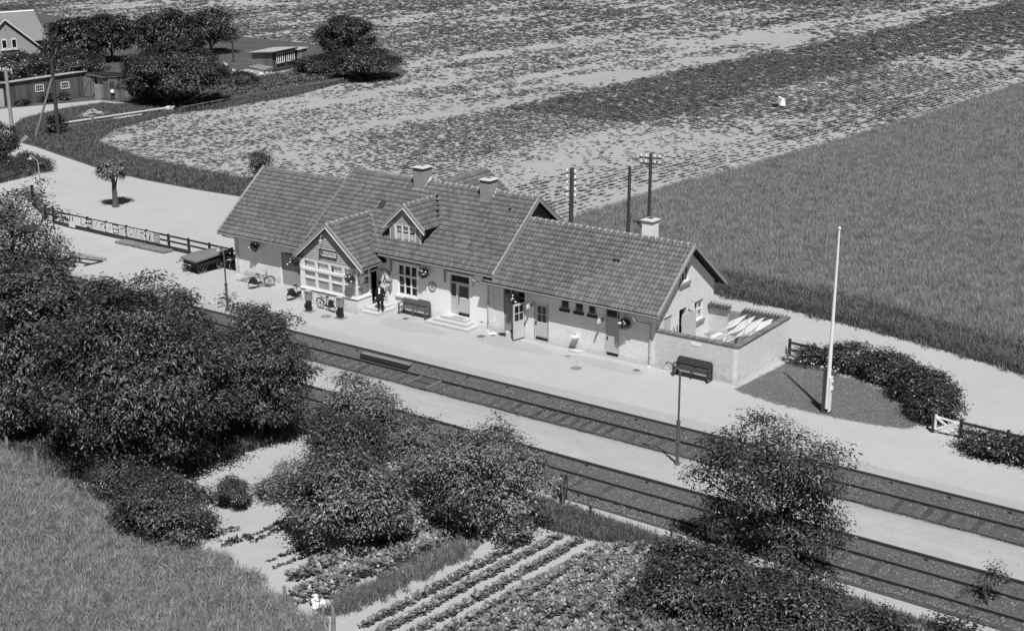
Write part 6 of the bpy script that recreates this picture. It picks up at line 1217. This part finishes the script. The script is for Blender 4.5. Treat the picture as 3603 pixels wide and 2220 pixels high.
# fences round the gardens
fence('wire_fence', 'thin grey post fence round the poultry run left of the hen house', [(-103.5, 62), (-103.6, 67.1), (-100.5, 69.05), (-100.4, 71), (-104, 72)], [1.6, 1.5, 2.0, 2.1, 1.8], (1.2, .6), 'oldwood', .07, 'garden fences', .02, .03)
fence('pole_rail', 'long grey pole rail on short posts between kitchen garden and field', [(-82.0, 40.5), (-82.2, 47), (-82.1, 53), (-81.9, 59), (-81.8, 66.2)], .62, (.58,), 'oldwood', .09, 'garden fences', .07, .09)
wr = thing('white_rail', 'long white rail on dark posts by the drive to the sheds', 'rail fence', (-84.7, 27, 0)); WR = [(-84.75, 27.06), (-84.1, 30.6), (-83.8, 34.5), (-83.4, 37.4), (-83.1, 40.1)]
for i, p in enumerate(WR[:4]): part('post', MB().box(p[0] - .1, p[0] + .1, p[1] - .1, p[1] + .1, 0, .78 if i else 1.0), 'oldwood', wr)
part('top_rail', MB().beam((-84.65, 26.9, .62), (-82.95, 40.6, .60), .12, .12), 'paint', wr); part('lower_rail', MB().beam((-84.55, 27, .28), (-83.75, 33.2, .28), .10, .10), 'oldwood', wr); part('lower_rail', MB().beam((-83.8, 33.0, .30), (-83.4, 36.4, .30), .12, .12), 'paint', wr)
wp = thing('firewood_heap', 'heap of pale split firewood on the grass behind the white rail', 'firewood', (-87.2, 33, 0)); r = random.Random(3)
for k in range(90): a = r.uniform(0, 6.28); rr_ = r.random()**.6; x, y = -87.3 + rr_*1.4*math.cos(a), 33.1 + rr_*2.2*math.sin(a); z = .08 + .8*(1 - rr_); b = r.uniform(0, 3.1); part('log', MB().beam((x - .25*math.cos(b), y - .25*math.sin(b), z), (x + .25*math.cos(b), y + .25*math.sin(b), z + r.uniform(-.1, .1)), .11, .11), 'pale_old', wp)
sk_ = thing('white_sack', 'white sack lying at the far end of the white rail', 'sack', (-83.9, 40.6, 0)); part('sack', MB().ell((-83.9, 40.6, .28), (.45, .5, .3), 10, 6), 'cloth', sk_)
# fence and sign board at the far-left edge of the forecourt
fence('rail_fence', 'dark sloping rail fence round the hedge island at the left edge', [(-67.9, 8.1), (-68.3, 10.0), (-69.0, 12.0), (-70.8, 13.6)], 1.0, (.35, .9), group='platform fences')
bb = thing('slanting_board', 'dark slanting board standing out of the hedge at the left edge', 'board', (-75, 15, 0)); part('board', MB().beam((-75.6, 14.9, .9), (-74.6, 15.9, 2.1), .08, .30), 'greywood', bb)

# ------------------------------------------------------------------ trees and shrubs
PR_BEET = proto('beet_shape', clump_mesh('beet_plant', 'crop', 12, .22, .36, .55, .55, 81, .05))
PR_TUFT = proto('verge_shape', blade_mesh('verge_tuft', 'verge_g', 16, .16, .32, .035, .6, 82)); PR_GRASS = proto('grass_shape', blade_mesh('grass_tuft', 'grass', 22, .17, .42, .026, .7, 83)); PR_WHEAT = proto('wheat_shape', blade_mesh('wheat_tuft', 'wheat', 20, .15, .62, .028, .45, 84))
PR_VEG = proto('vegetable_shape', clump_mesh('vegetable_plant', 'veg', 16, .12, .20, .7, .6, 85, .06)); PR_FEATHER = proto('feather_shape', blade_mesh('feathery_plant', 'veg', 26, .10, .36, .02, .8, 86)); PR_SEED = proto('seedling_shape', clump_mesh('seedling', 'elm', 8, .05, .11, .8, .45, 87))
PR_LAWN = proto('lawn_shape', blade_mesh('lawn_tuft', 'grass', 14, .07, .06, .012, .9, 89))
PR_VEG_ = proto('weed_shape', clump_mesh('weed', 'fruit', 16, .14, .24, .8, .5, 88, .08))
tree('chestnut_tree', 'largest broad chestnut tree left of the centre foreground', 'tree', (-11.7, -24.3, 0), (-12.4, -23.9, 3.9), (4.27, 3.61, 4.27), 'chest', 962, 63, 0.186, 0.309, .28, seed=1, low=-.7, lob=.35, droop=.5, ratio=.42)
tree('elm_tree', 'tall tree cut by the left edge of the picture above the others', 'tree', (-27.4, -19.4, 0), (-28.2, -18.8, 5.6), (3.13, 2.85, 3.80), 'chest', 511, 58, 0.186, 0.309, .25, seed=2, low=-.9, lob=.5, droop=.5, fill=.45)
tree('elm_tree', 'large dark tree at the left edge behind the biggest chestnut', 'tree', (-18.6, -23.9, 0), (-19.2, -23.6, 4.1), (3.42, 3.04, 4.18), 'chest', 666, 61, 0.186, 0.309, .25, seed=3, low=-.7, lob=.35, droop=.5)
tree('elm_tree', 'low leafy tree in the bottom left corner of the tree belt above the grass', 'tree', (-19.5, -25.5, 0), (-19.7, -25.3, 2.7), (2.09, 1.42, 2.56), 'chest', 248, 55, 0.164, 0.280, .18, seed=4, droop=.4)
tree('elm_tree', 'leafy tree between the largest chestnut and the platform edge', 'tree', (-17.6, -17.9, 0), (-18.3, -17.8, 2.7), (2.94, 2.47, 3.04), 'chest', 465, 58, 0.175, 0.294, .2, seed=5, lob=.4, droop=.4)
tree('lilac_bush', 'dense small-leaved bush right of the largest chestnut', 'bush', (-9.9, -19.0, 0), (-10.3, -18.5, 3.1), (2.38, 2.09, 3.32), 'elm', 529, 67, 0.141, 0.240, .12, seed=6, lob=.3, stems=3)
tree('fruit_tree', 'pale-leaved fruit tree nearest the boarding step', 'tree', (-5.0, -17.6, 0), (-5.2, -17.4, 1.7), (2.3, 1.4, 1.7), 'fruit', 240, 51, 0.148, 0.240, .10, seed=7, lob=.55, droop=.1)
tree('fruit_tree', 'round spreading fruit tree nearest the bottom of the picture', 'tree', (.6, -24.5, 0), (.3, -24.3, 1.8), (2.3, 1.9, 1.75), 'fruit', 400, 56, 0.148, 0.240, .10, seed=8, low=-.55, lob=.5, droop=.15)
tree('fruit_tree', 'spreading fruit tree beside the near track left of the point lever', 'tree', (4.6, -21.0, 0), (4.1, -20.6, 2.2), (2.3, 1.8, 2.1), 'fruit', 350, 53, 0.148, 0.240, .10, seed=9, low=-.55, lob=.55, droop=.15)
tree('fruit_tree', 'fruit tree in the middle of the garden group behind two others', 'tree', (0.2, -19.4, 0), (0.0, -18.9, 1.6), (1.7, 1.2, 1.5), 'fruit', 190, 51, 0.148, 0.240, .10, seed=10, lob=.5, droop=.15)
tree('fruit_tree', 'dark fruit tree between the small-leaved bush and the pale garden trees', 'tree', (-3.6, -20.2, 0), (-3.8, -19.9, 1.5), (1.9, 1.4, 1.5), 'elm', 200, 51, 0.148, 0.240, .10, seed=11, lob=.4, droop=.2)
tree('elder_bush', 'low wide bush on the grass slope in front of the largest chestnut', 'bush', (-6.2, -28.3, 0), (-6.5, -28.0, 1.05), (2.28, 1.42, 1.38), 'chest', 356, 63, 0.121, 0.206, .08, seed=12, lob=.3, stems=3)
tree('elder_bush', 'small dark bush at the shaded foot of the largest chestnut', 'bush', (-10.2, -27.0, 0), (-10.4, -26.8, .9), (1.80, 1.04, 1.14), 'chest', 170, 55, 0.121, 0.206, .07, seed=13, lob=.3, stems=2)
tree('lime_tree', 'tall airy young tree standing before the near track at the right', 'tree', (15.1, -16.1, 0), (14.25, -15.9, 2.75), (2.75, 2.28, 2.75), 'elm', 480, 44, 0.141, 0.240, .13, seed=14, low=-.85, lob=.7, fill=.4, droop=.25)
for i, (b_, c_, r_, n_, lab) in enumerate((
 ((13.2, -21.9, 0), (13.3, -21.7, .5), (1.5, 1.1, 1.05), 120, 'dark bush at the bottom edge nearest the potato bed'), ((15.6, -21.4, 0), (15.7, -21.2, .45), (1.5, 1.0, .95), 110, 'second dark bush at the bottom edge right of the potato bed'),
 ((13.9, -19.3, 0), (14.0, -19.1, .45), (1.5, 1.0, .9), 110, 'bush right in front of the tall airy tree'), ((16.6, -18.6, 0), (16.8, -18.5, .4), (1.3, .9, .85), 90, 'bush at the right foot of the tall airy tree'),
 ((17.6, -20.3, 0), (17.7, -20.1, .4), (1.5, 1.0, .85), 100, 'third low bush along the bottom edge'), ((19.6, -19.3, 0), (19.8, -19.2, .3), (1.2, .8, .6), 70, 'low sprawling bush beside the path near the bottom right corner'), ((11.9, -19.0, 0), (12.1, -18.8, .4), (1.2, .8, .75), 70, 'low bush left of the tall airy tree beside the white path'), ((22.4, -18.3, 0), (22.5, -18.2, .25), (1.0, .7, .5), 46, 'lowest bush in the bottom right corner'))):
    tree('elder_bush', lab, 'bush', b_, c_, r_, 'elm', n_, 46, .15, .25, .06, seed=70 + i, lob=.7, stems=3, limbs=5)
scatter('bush_side_weeds', rand_in([(10.5, -18.2), (24, -18.1), (24, -24), (12, -24)], 9000), PR_VEG_, .6, 1.3, tilt=.4)
tree('sapling', 'thin sapling on the ballast near the right edge of the picture', 'sapling', (22.2, -14.0, -.4), (22.1, -13.9, .55), (0.57, 0.57, 0.62), 'elm', 16, 24, 0.118, 0.160, .03, seed=19, lob=.6, stems=2)
tree('pollard_tree', 'lone pollarded tree with a thick bare trunk on the forecourt', 'tree', (-52.96, 7.9, 0), (-53.2, 8.1, 3.0), (.85, .85, .85), 'fruit', 103, 49, 0.178, 0.208, .23, 'bark', seed=20, low=-.9, lob=.3)
tree('pollard_tree', 'pollarded tree with a bushy column of leaves at the left edge', 'tree', (-73.5, 12.6, 0), (-73.8, 12.8, 2.2), (1.04, 1.04, 1.61), 'elm', 138, 44, 0.192, 0.224, .32, 'barkp', seed=21, low=-.9, lob=.3)
tree('privet_hedge', 'dark rounded hedge inside the sloping rail fence at the left edge', 'hedge', (-70, 13, 0), (-70.2, 12.6, .55), (2.47, 1.80, 0.81), 'dense', 229, 44, 0.148, 0.224, .06, seed=22, lob=.2, stems=2)
tree('box_shrub', 'round shrub standing alone on the pale garden soil', 'shrub', (-5.77, -24.8, 0), (-5.8, -24.7, .62), (0.70, 0.66, 0.65), 'dense', 103, 49, 0.096, 0.128, .05, seed=23, lob=.15, stems=2)
tree('rose_bush', 'low rose bush with a few white blooms right of the round shrub', 'shrub', (-5.1, -23.2, 0), (-5.1, -23.1, .4), (0.81, 0.76, 0.47), 'fruit', 80, 49, 0.096, 0.144, .05, seed=24, lob=.3, stems=2, flowers=.012)
tree('rose_bush', 'straggling rose bush beside the shaded garden path', 'shrub', (-5.9, -21.6, 0), (-5.9, -21.5, .4), (0.57, 0.52, 0.47), 'fruit', 34, 38, 0.089, 0.144, .04, seed=25, lob=.4, stems=2)
tree('hazel_bush', 'round bush just beyond the roof at the edge of the beet field', 'bush', (-49.6, 20.4, 0), (-50.0, 20.8, 1.5), (0.90, 0.90, 1.38), 'elm', 103, 44, 0.148, 0.192, .08, seed=26, stems=2)
for i, (lab, b, c, r, leaf) in enumerate((
 ('straggling tree right of the rendered house', (-116.7, 53.8, 0), (-117.5, 54.6, 3.9), (3.7, 3.3, 3.2), 'farleaf'), ('dark tree behind the stone outbuilding', (-120.6, 63, 0), (-121.5, 63.7, 3.9), (2.7, 2.7, 2.3), 'farleaf'),
 ('broad loose tree at the top of the garden group', (-111.3, 64.3, 0), (-112, 65, 3.9), (4.6, 4.0, 3.2), 'farleaf'), ('dark upright tree at the right end of the garden group', (-116, 76.4, 0), (-116.4, 77.2, 3.4), (2.9, 2.9, 2.8), 'dense'))):
    tree('garden_tree', lab, 'tree', b, c, r, leaf, 230, 34, .40, .45, .16, seed=30 + i, low=-.8, lob=.55, fill=.4, group='trees of the far garden')
tree('lilac_thicket', 'big dark many-stemmed thicket right of the board sheds', 'thicket', (-86, 43.5, 0), (-87, 44.2, 3.3), (5.32, 5.32, 3.23), 'farleaf', 704, 40, 0.288, 0.336, .10, seed=36, low=-.35, lob=.3, stems=14, limbs=10)
tree('elder_thicket', 'leafy thicket between the outhouse and the big dark thicket', 'thicket', (-95, 47, 0), (-95.5, 47.6, 2.2), (2.85, 2.85, 2.09), 'farleaf', 220, 36, 0.272, 0.320, .1, seed=37, lob=.4, stems=4)
tree('garden_bush', 'tall feathery bush right of the hen house', 'bush', (-94, 80.3, 0), (-94.8, 81, 3.2), (3.52, 3.42, 3.04), 'farleaf', 418, 36, 0.272, 0.320, .1, seed=38, low=-.6, lob=.35, stems=5, droop=-.5)
tree('garden_bush', 'broad low rounded bush at the field corner right of the feathery bush', 'bush', (-81.3, 69.8, 0), (-81.8, 70.2, 1.9), (3.89, 3.80, 2.09), 'dense', 462, 36, 0.288, 0.336, .1, seed=39, low=-.3, lob=.2, stems=4)
tree('garden_bush', 'low bush in front of the grey annex boards', 'bush', (-90.3, 70.3, 0), (-90.8, 71, 1.0), (2.85, 2.47, 1.23), 'farleaf', 187, 34, 0.272, 0.304, .08, seed=40, lob=.3, stems=3)
tree('garden_bush', 'low bush in the kitchen garden left of the hen house path', 'bush', (-92.2, 58.3, 0), (-92.3, 58.8, .6), (2.09, 2.09, 0.85), 'farleaf', 132, 34, 0.240, 0.272, .06, seed=41, lob=.4, stems=2)
tree('rose_thicket', 'white-flowered rose thicket at the left edge before the house', 'bush', (-113, 43, 0), (-114.5, 43.6, 1.9), (3.99, 4.37, 2.09), 'farleaf', 462, 36, 0.256, 0.304, .08, seed=42, lob=.3, stems=4, flowers=.035)
tree('rose_thicket', 'white-flowered rose thicket behind the dark shed roof', 'bush', (-111, 50.5, 0), (-112, 50, 1.7), (3.42, 3.42, 1.80), 'farleaf', 352, 36, 0.256, 0.304, .08, seed=43, lob=.3, stems=4, flowers=.025)
tree('garden_shrub', 'dark shrub at the foot of the braced pole', 'shrub', (-82.4, 24.6, 0), (-82.45, 24.9, .95), (0.81, 0.81, 1.00), 'farleaf', 77, 34, 0.208, 0.208, .05, seed=44, stems=2)
for i, (x, y, h, lab) in enumerate([(-100.2, 37.0, 1.0, 'small shrub at the wall of the dark shed below the right window'), (-100.0, 39.2, .7, 'tiny shrub at the shed wall near the open door'), (-101.0, 34.2, .5, 'lowest plant at the left foot of the dark shed')]):
    tree('wall_shrub', lab, 'shrub', (x, y, 0), (x + .3, y, h*.55), (.5, .5, h*.55), 'farleaf', 26, 26, .22, .2, .04, seed=50 + i)
# hedge and flowers round the lawn
for i, (b, c, r, lab, n) in enumerate((
 ((6.1, 5.2, 0), (6.2, 5.0, .45), (.75, .6, .65), 'thin flowering shrub against the two-rail fence by the yard wall', 34), ((8.6, 5.6, 0), (8.6, 5.5, .6), (1.5, 1.0, .85), 'first dense hedge bush right of the flagpole', 170),
 ((11.0, 4.9, 0), (11.0, 4.9, .7), (1.6, 1.1, 1.0), 'middle hedge bush round the lawn', 210), ((13.2, 3.2, 0), (13.2, 3.2, .75), (1.5, 1.3, 1.05), 'hedge bush on the far bend of the lawn', 210), ((14.6, 1.3, 0), (14.6, 1.4, .8), (1.15, 1.3, 1.1), 'last hedge bush before the white gate', 190), ((18.2, -1.7, 0), (18.3, -1.5, .5), (1.6, .9, .7), 'hedge bush below the fence right of the white gate', 150), ((21.0, -1.6, 0), (21.0, -1.5, .6), (1.7, 1.0, .8), 'hedge bush at the right edge below the fence', 150))):
    tree('hedge_bush', lab, 'hedge', b, c, (r[0]*.95, r[1]*.85, r[2]*.92), 'dense', n, 40, .15, .22, .05, seed=60 + i, lob=.3, stems=3, flowers=.006, droop=-.2, group='hedge bushes round the lawn')
rf_ = [(5.3, 4.9), (5.7, 4.6), (6.4, 4.45), (7.0, 4.5), (7.6, 4.45), (8.3, 4.3), (9.2, 4.05), (10.2, 3.8), (11.2, 3.4), (12.2, 2.95), (12.9, 2.4), (13.6, 1.6), (14.0, .9)]
me_fl = clump_mesh('flower_plant', 'fruit', 46, .22, .16, .9, .4, 71, .15)
for i, (x, y) in enumerate(rf_[:6]):
    t = thing('flower_clump', ['leafy clump with pale blooms at the foot of the yard wall', 'second flower clump from the yard wall', 'flower clump left of the flagpole', 'flower clump just left of the flagpole shaft', 'flower clump just right of the flagpole shaft', 'flower clump at the start of the dense hedge'][i], 'flowers', (x, y, 0), 'flowers along the lawn edge'); inst('leaf_tuft', me_fl, t, Matrix.Translation((x, y, 0)) @ Matrix.Rotation(i*1.1, 4, 'Z') @ Matrix.Scale(1.3, 4))
    for q in range(3): part('blossom', MB().ell((x + .15*math.cos(q*2 + i), y + .15*math.sin(q*2 + i), .28 + .05*q), (.045, .045, .04), 7, 5), 'flower', t)

# ------------------------------------------------------------------ masses of small plants
def xb(y): return np.interp(y, [19, 22, 32.6, 40, 49, 63, 80, 114, 190, 400], [-21.5, -21.2, -20.8, -20.4, -18.95, -17.2, -15.6, -13.8, -9, 0])
def beet(n, y0, y1, seed):
    rng = np.random.default_rng(seed); y = rng.uniform(y0, y1, n); x = rng.uniform(-260 if y1 > 60 else -90, -8, n); d = xb(y) - x
    row = (np.floor(d/.70) + .5)*.70; x = xb(y) - row + rng.normal(size=n)*np.where(d < 20, .07, .12); d = xb(y) - x
    p = np.stack([x, y, np.zeros(n)], 1)
    base = np.interp(d, [0, 1, 3, 11, 14, 20, 24, 35, 39, 47, 58, 75, 110], [0, .30, .50, .46, .55, .60, 1.75, 1.75, .30, .28, .48, .55, .55])
    base = base + .10*(d < 20)
    base = np.where((y < 52) & (d > 22), .5 + np.clip((y - 30)/22, 0, 1)*(base - .5)*1.0 + .15*(d < 40), base); base = np.where(y > 185, base + .2, base)
    st = vnoise(np.stack([d*1, y*.14], 1), .42, 3); bl_ = vnoise(p, .09, 5); fine = vnoise(p, .7, 8)
    pr = base*.95 - .50*st - .42*bl_ - .30*fine + .46
    k = (rng.random(n) < np.clip(pr, 0, 1)) & (d > .3) & in_poly(p, BEET); p = p[k]; return p[in_view(p, .1)]
B1 = beet(120000, 19, 62, 1); B2 = beet(190000, 62, 120, 2); B3 = beet(170000, 120, 300, 3)
scatter('beet_plants', B1, PR_BEET, .28, .62, tilt=.2); scatter('beet_plants', B2, PR_BEET, .4, .8, tilt=.2); scatter('beet_plants', B3, PR_BEET, .6, 1.25, tilt=.2)
def wheat(n, y0, y1, seed):
    rng = np.random.default_rng(seed); y = rng.uniform(y0, y1, n); x = rng.uniform(-24, 45, n); d = x - xb(y); row = np.floor(d/.33)*.33; x = xb(y) + row + rng.normal(size=n)*.07
    p = np.stack([x, y, np.full(n, .0)], 1); k = (x > xb(y) + .2) & in_poly(p, WHEAT) & ((np.mod(d + .12*vnoise(p, .2, 2), 1.32) > .30) | (rng.random(n) < .25)); p = p[k]; return p[in_view(p, .1)]
WH = np.concatenate([wheat(90000, 15, 60, 4), wheat(70000, 60, 130, 5)])
wn = vnoise(WH, .13, 21)*.6 + vnoise(WH, .5, 22)*.4
scatter('wheat', WH[wn < .62], PR_WHEAT, .7, 1.05, tilt=.2); scatter('lodged_wheat', WH[wn >= .58], PR_WHEAT, .55, 1.0, tilt=.6)
rng = np.random.default_rng(9)
def edge_strip(pts, w, n, seed, z=0):
    r = np.random.default_rng(seed); q = np.asarray(pts, float); seg = np.linalg.norm(np.diff(q, axis=0), axis=1); cs = np.concatenate([[0], np.cumsum(seg)]); s = r.random(n)*cs[-1]
    x = np.interp(s, cs, q[:, 0]); y = np.interp(s, cs, q[:, 1]); d = r.normal(size=(n, 2))*w; p = np.stack([x + d[:, 0], y + d[:, 1], np.full(n, z)], 1); return p[in_view(p)]
VERGE = [(-84.5, 21.6), (-79, 20.3), (-73, 18.8), (-64.6, 16.8), (-58.7, 16.2), (-52.4, 16.1), (-47, 16.3), (-30, 15.6), (-22, 15.2), (-21.5, 19.5), (-35, 19.9), (-49.8, 20.6), (-58.6, 20.8), (-65.8, 21.4), (-71.9, 23.1), (-75.9, 24.4), (-80, 30), (-82.3, 40), (-80.6, 44.4), (-79.8, 55.2), (-81.9, 66), (-79.4, 72.9), (-81, 76), (-84, 74), (-84, 60), (-84, 40.5), (-83, 38), (-84.6, 27)]
VG = rand_in(VERGE, 60000); YARDG = rand_in([(-85, 27), (-84, 40), (-93, 39), (-93.3, 34), (-91.8, 28), (-89.5, 25.5), (-84.6, 21.8)], 16000)
RV = np.concatenate([edge_strip([(x, y + .7) for x, y in ROADFAR[8:]], .35, 8000, 3)]); WE = rand_in([(-21, 15.2), (-3.7, 14.1), (7.3, 12.8), (16.3, 10.5), (30, 4.6), (30, 9), (17, 13.4), (4, 17), (-21, 18.6)], 26000)
LG = rand_in([(p[0], p[1]) for p in LAWN], 26000); scatter('lawn_grass', np.concatenate([LG, edge_strip(LAWN, .10, 1500, 9)]) + np.array([0, 0, .01]), PR_LAWN, .6, 1.2, tilt=.4)
scatter('verge_grass', np.concatenate([VG, YARDG, RV, WE]), PR_TUFT, .6, 1.5, tilt=.3)
KG = rand_in([(-84, 41), (-84, 66), (-86, 76), (-94, 78), (-93.6, 60), (-97, 52), (-92, 44)], 9000); scatter('kitchen_garden_plants', KG, PR_BEET, .7, 1.4, tilt=.25)
IS = rand_in([(-67.9, 8.0), (-68.3, 11.4), (-70, 13.3), (-72.3, 14.4), (-77.9, 15.1), (-88, 14), (-88, 9)], 5000); scatter('island_weeds', IS, PR_TUFT, .6, 1.4)
n = 120000; x = rng.uniform(-45, 8, n); y = rng.uniform(-45, -26, n); p = np.stack([x, y, bank_z(x, y)], 1); e = bank_edge(x) - y; k = (e > -.3 + .25*np.sin(x*3)) & (rng.random(n) < np.clip(.35 + 1.1*vnoise(p, .5, 4), 0, 1)); p = p[k]; p = p[in_view(p)]; dk = vnoise(p, .28, 12)*.6 + vnoise(p, .9, 13)*.4
scatter('bank_grass', p[dk < .60], PR_GRASS, .3, .85, tilt=.4); scatter('bank_weeds', p[dk >= .58], PR_GRASS, .55, 1.15, tilt=.75)
ug = rand_in([(-30, -17.2), (-9, -17.2), (-9.5, -20), (-10, -24), (-14, -27.2), (-30, -26)], 9000); scatter('shade_grass', ug, PR_TUFT, .7, 1.4)
SP = [(5.11, -18.85), (4.61, -17.5), (6.98, -17.25), (10.77, -17.6), (14, -17.8), (24, -18.2), (24, -24), (13.9, -23.7), (12.5, -20.0), (10.2, -17.9), (8.49, -18.6), (6.74, -18.95)]
scatter('path_side_grass', np.concatenate([rand_in(SP, 26000), edge_strip([(4.3, -17.2), (8.5, -17.4), (14, -17.7), (22, -17.9)], .18, 2500, 4)]), PR_TUFT, .4, .9, tilt=.35)
scatter('platform_weeds', np.concatenate([edge_strip([(-30, -8.9), (28, -8.9)], .10, 1800, 5, -.36), edge_strip([(-8, -15.9), (28, -15.9)], .3, 900, 6, -.15)]), PR_TUFT, .15, .4, tilt=.4)
# vegetables
def row(a, b, w, n, seed, z=0): return edge_strip([a, b], w, n, seed, z)
R1 = np.concatenate([row((.53, -27.85), (2.45, -20.25), .22, 240, 1), row((1.86, -28.46), (3.3, -20.94), .30, 520, 2), row((2.5, -25.5), (3.4, -21.2), .25, 220, 8)])
scatter('potato_row', R1, PR_VEG, .9, 1.5); scatter('carrot_row', row((3.5, -28.9), (4.4, -22.3), .28, 520, 3), PR_FEATHER, .7, 1.2)
R2 = np.concatenate([row(a, b, .075, 330, 10 + i) for i, (a, b) in enumerate([((5.02, -28.96), (5.96, -20.07)), ((5.8, -29), (6.81, -19.26)), ((6.7, -29), (7.68, -19.09)), ((7.45, -29), (8.64, -19.07))])]); scatter('bean_rows', R2, PR_VEG, .5, .95)
PT = [(8.3, -27.3), (8.35, -22.95), (8.9, -18.9), (10.2, -17.8), (12.52, -20.03), (13.94, -23.72), (13, -28), (8.9, -29)]
q = rand_in(PT, 8000); scatter('potato_bed', q[vnoise(q, 1.6, 3) + .25*np.sin(q[:, 0]*2*np.pi/.75) > .30], PR_VEG, .65, 1.15)
sd = np.concatenate([row((-3.2, -26.6), (-3.2, -23.8), .06, 60, 31), row((-2.85, -26.6), (-2.8, -23.6), .06, 50, 32), row((-1.2, -27.4), (-.6, -24.8), .05, 40, 33), row((-.6, -27.6), (-.1, -25.4), .05, 40, 34), row((-4.5, -27.4), (-4.3, -26.1), .12, 40, 35), row((-3.7, -27.3), (-3.3, -26.3), .15, 70, 36), row((-5.6, -22.4), (-5.0, -20.8), .25, 60, 37)]); scatter('seedling_rows', sd, PR_SEED, .7, 1.5)
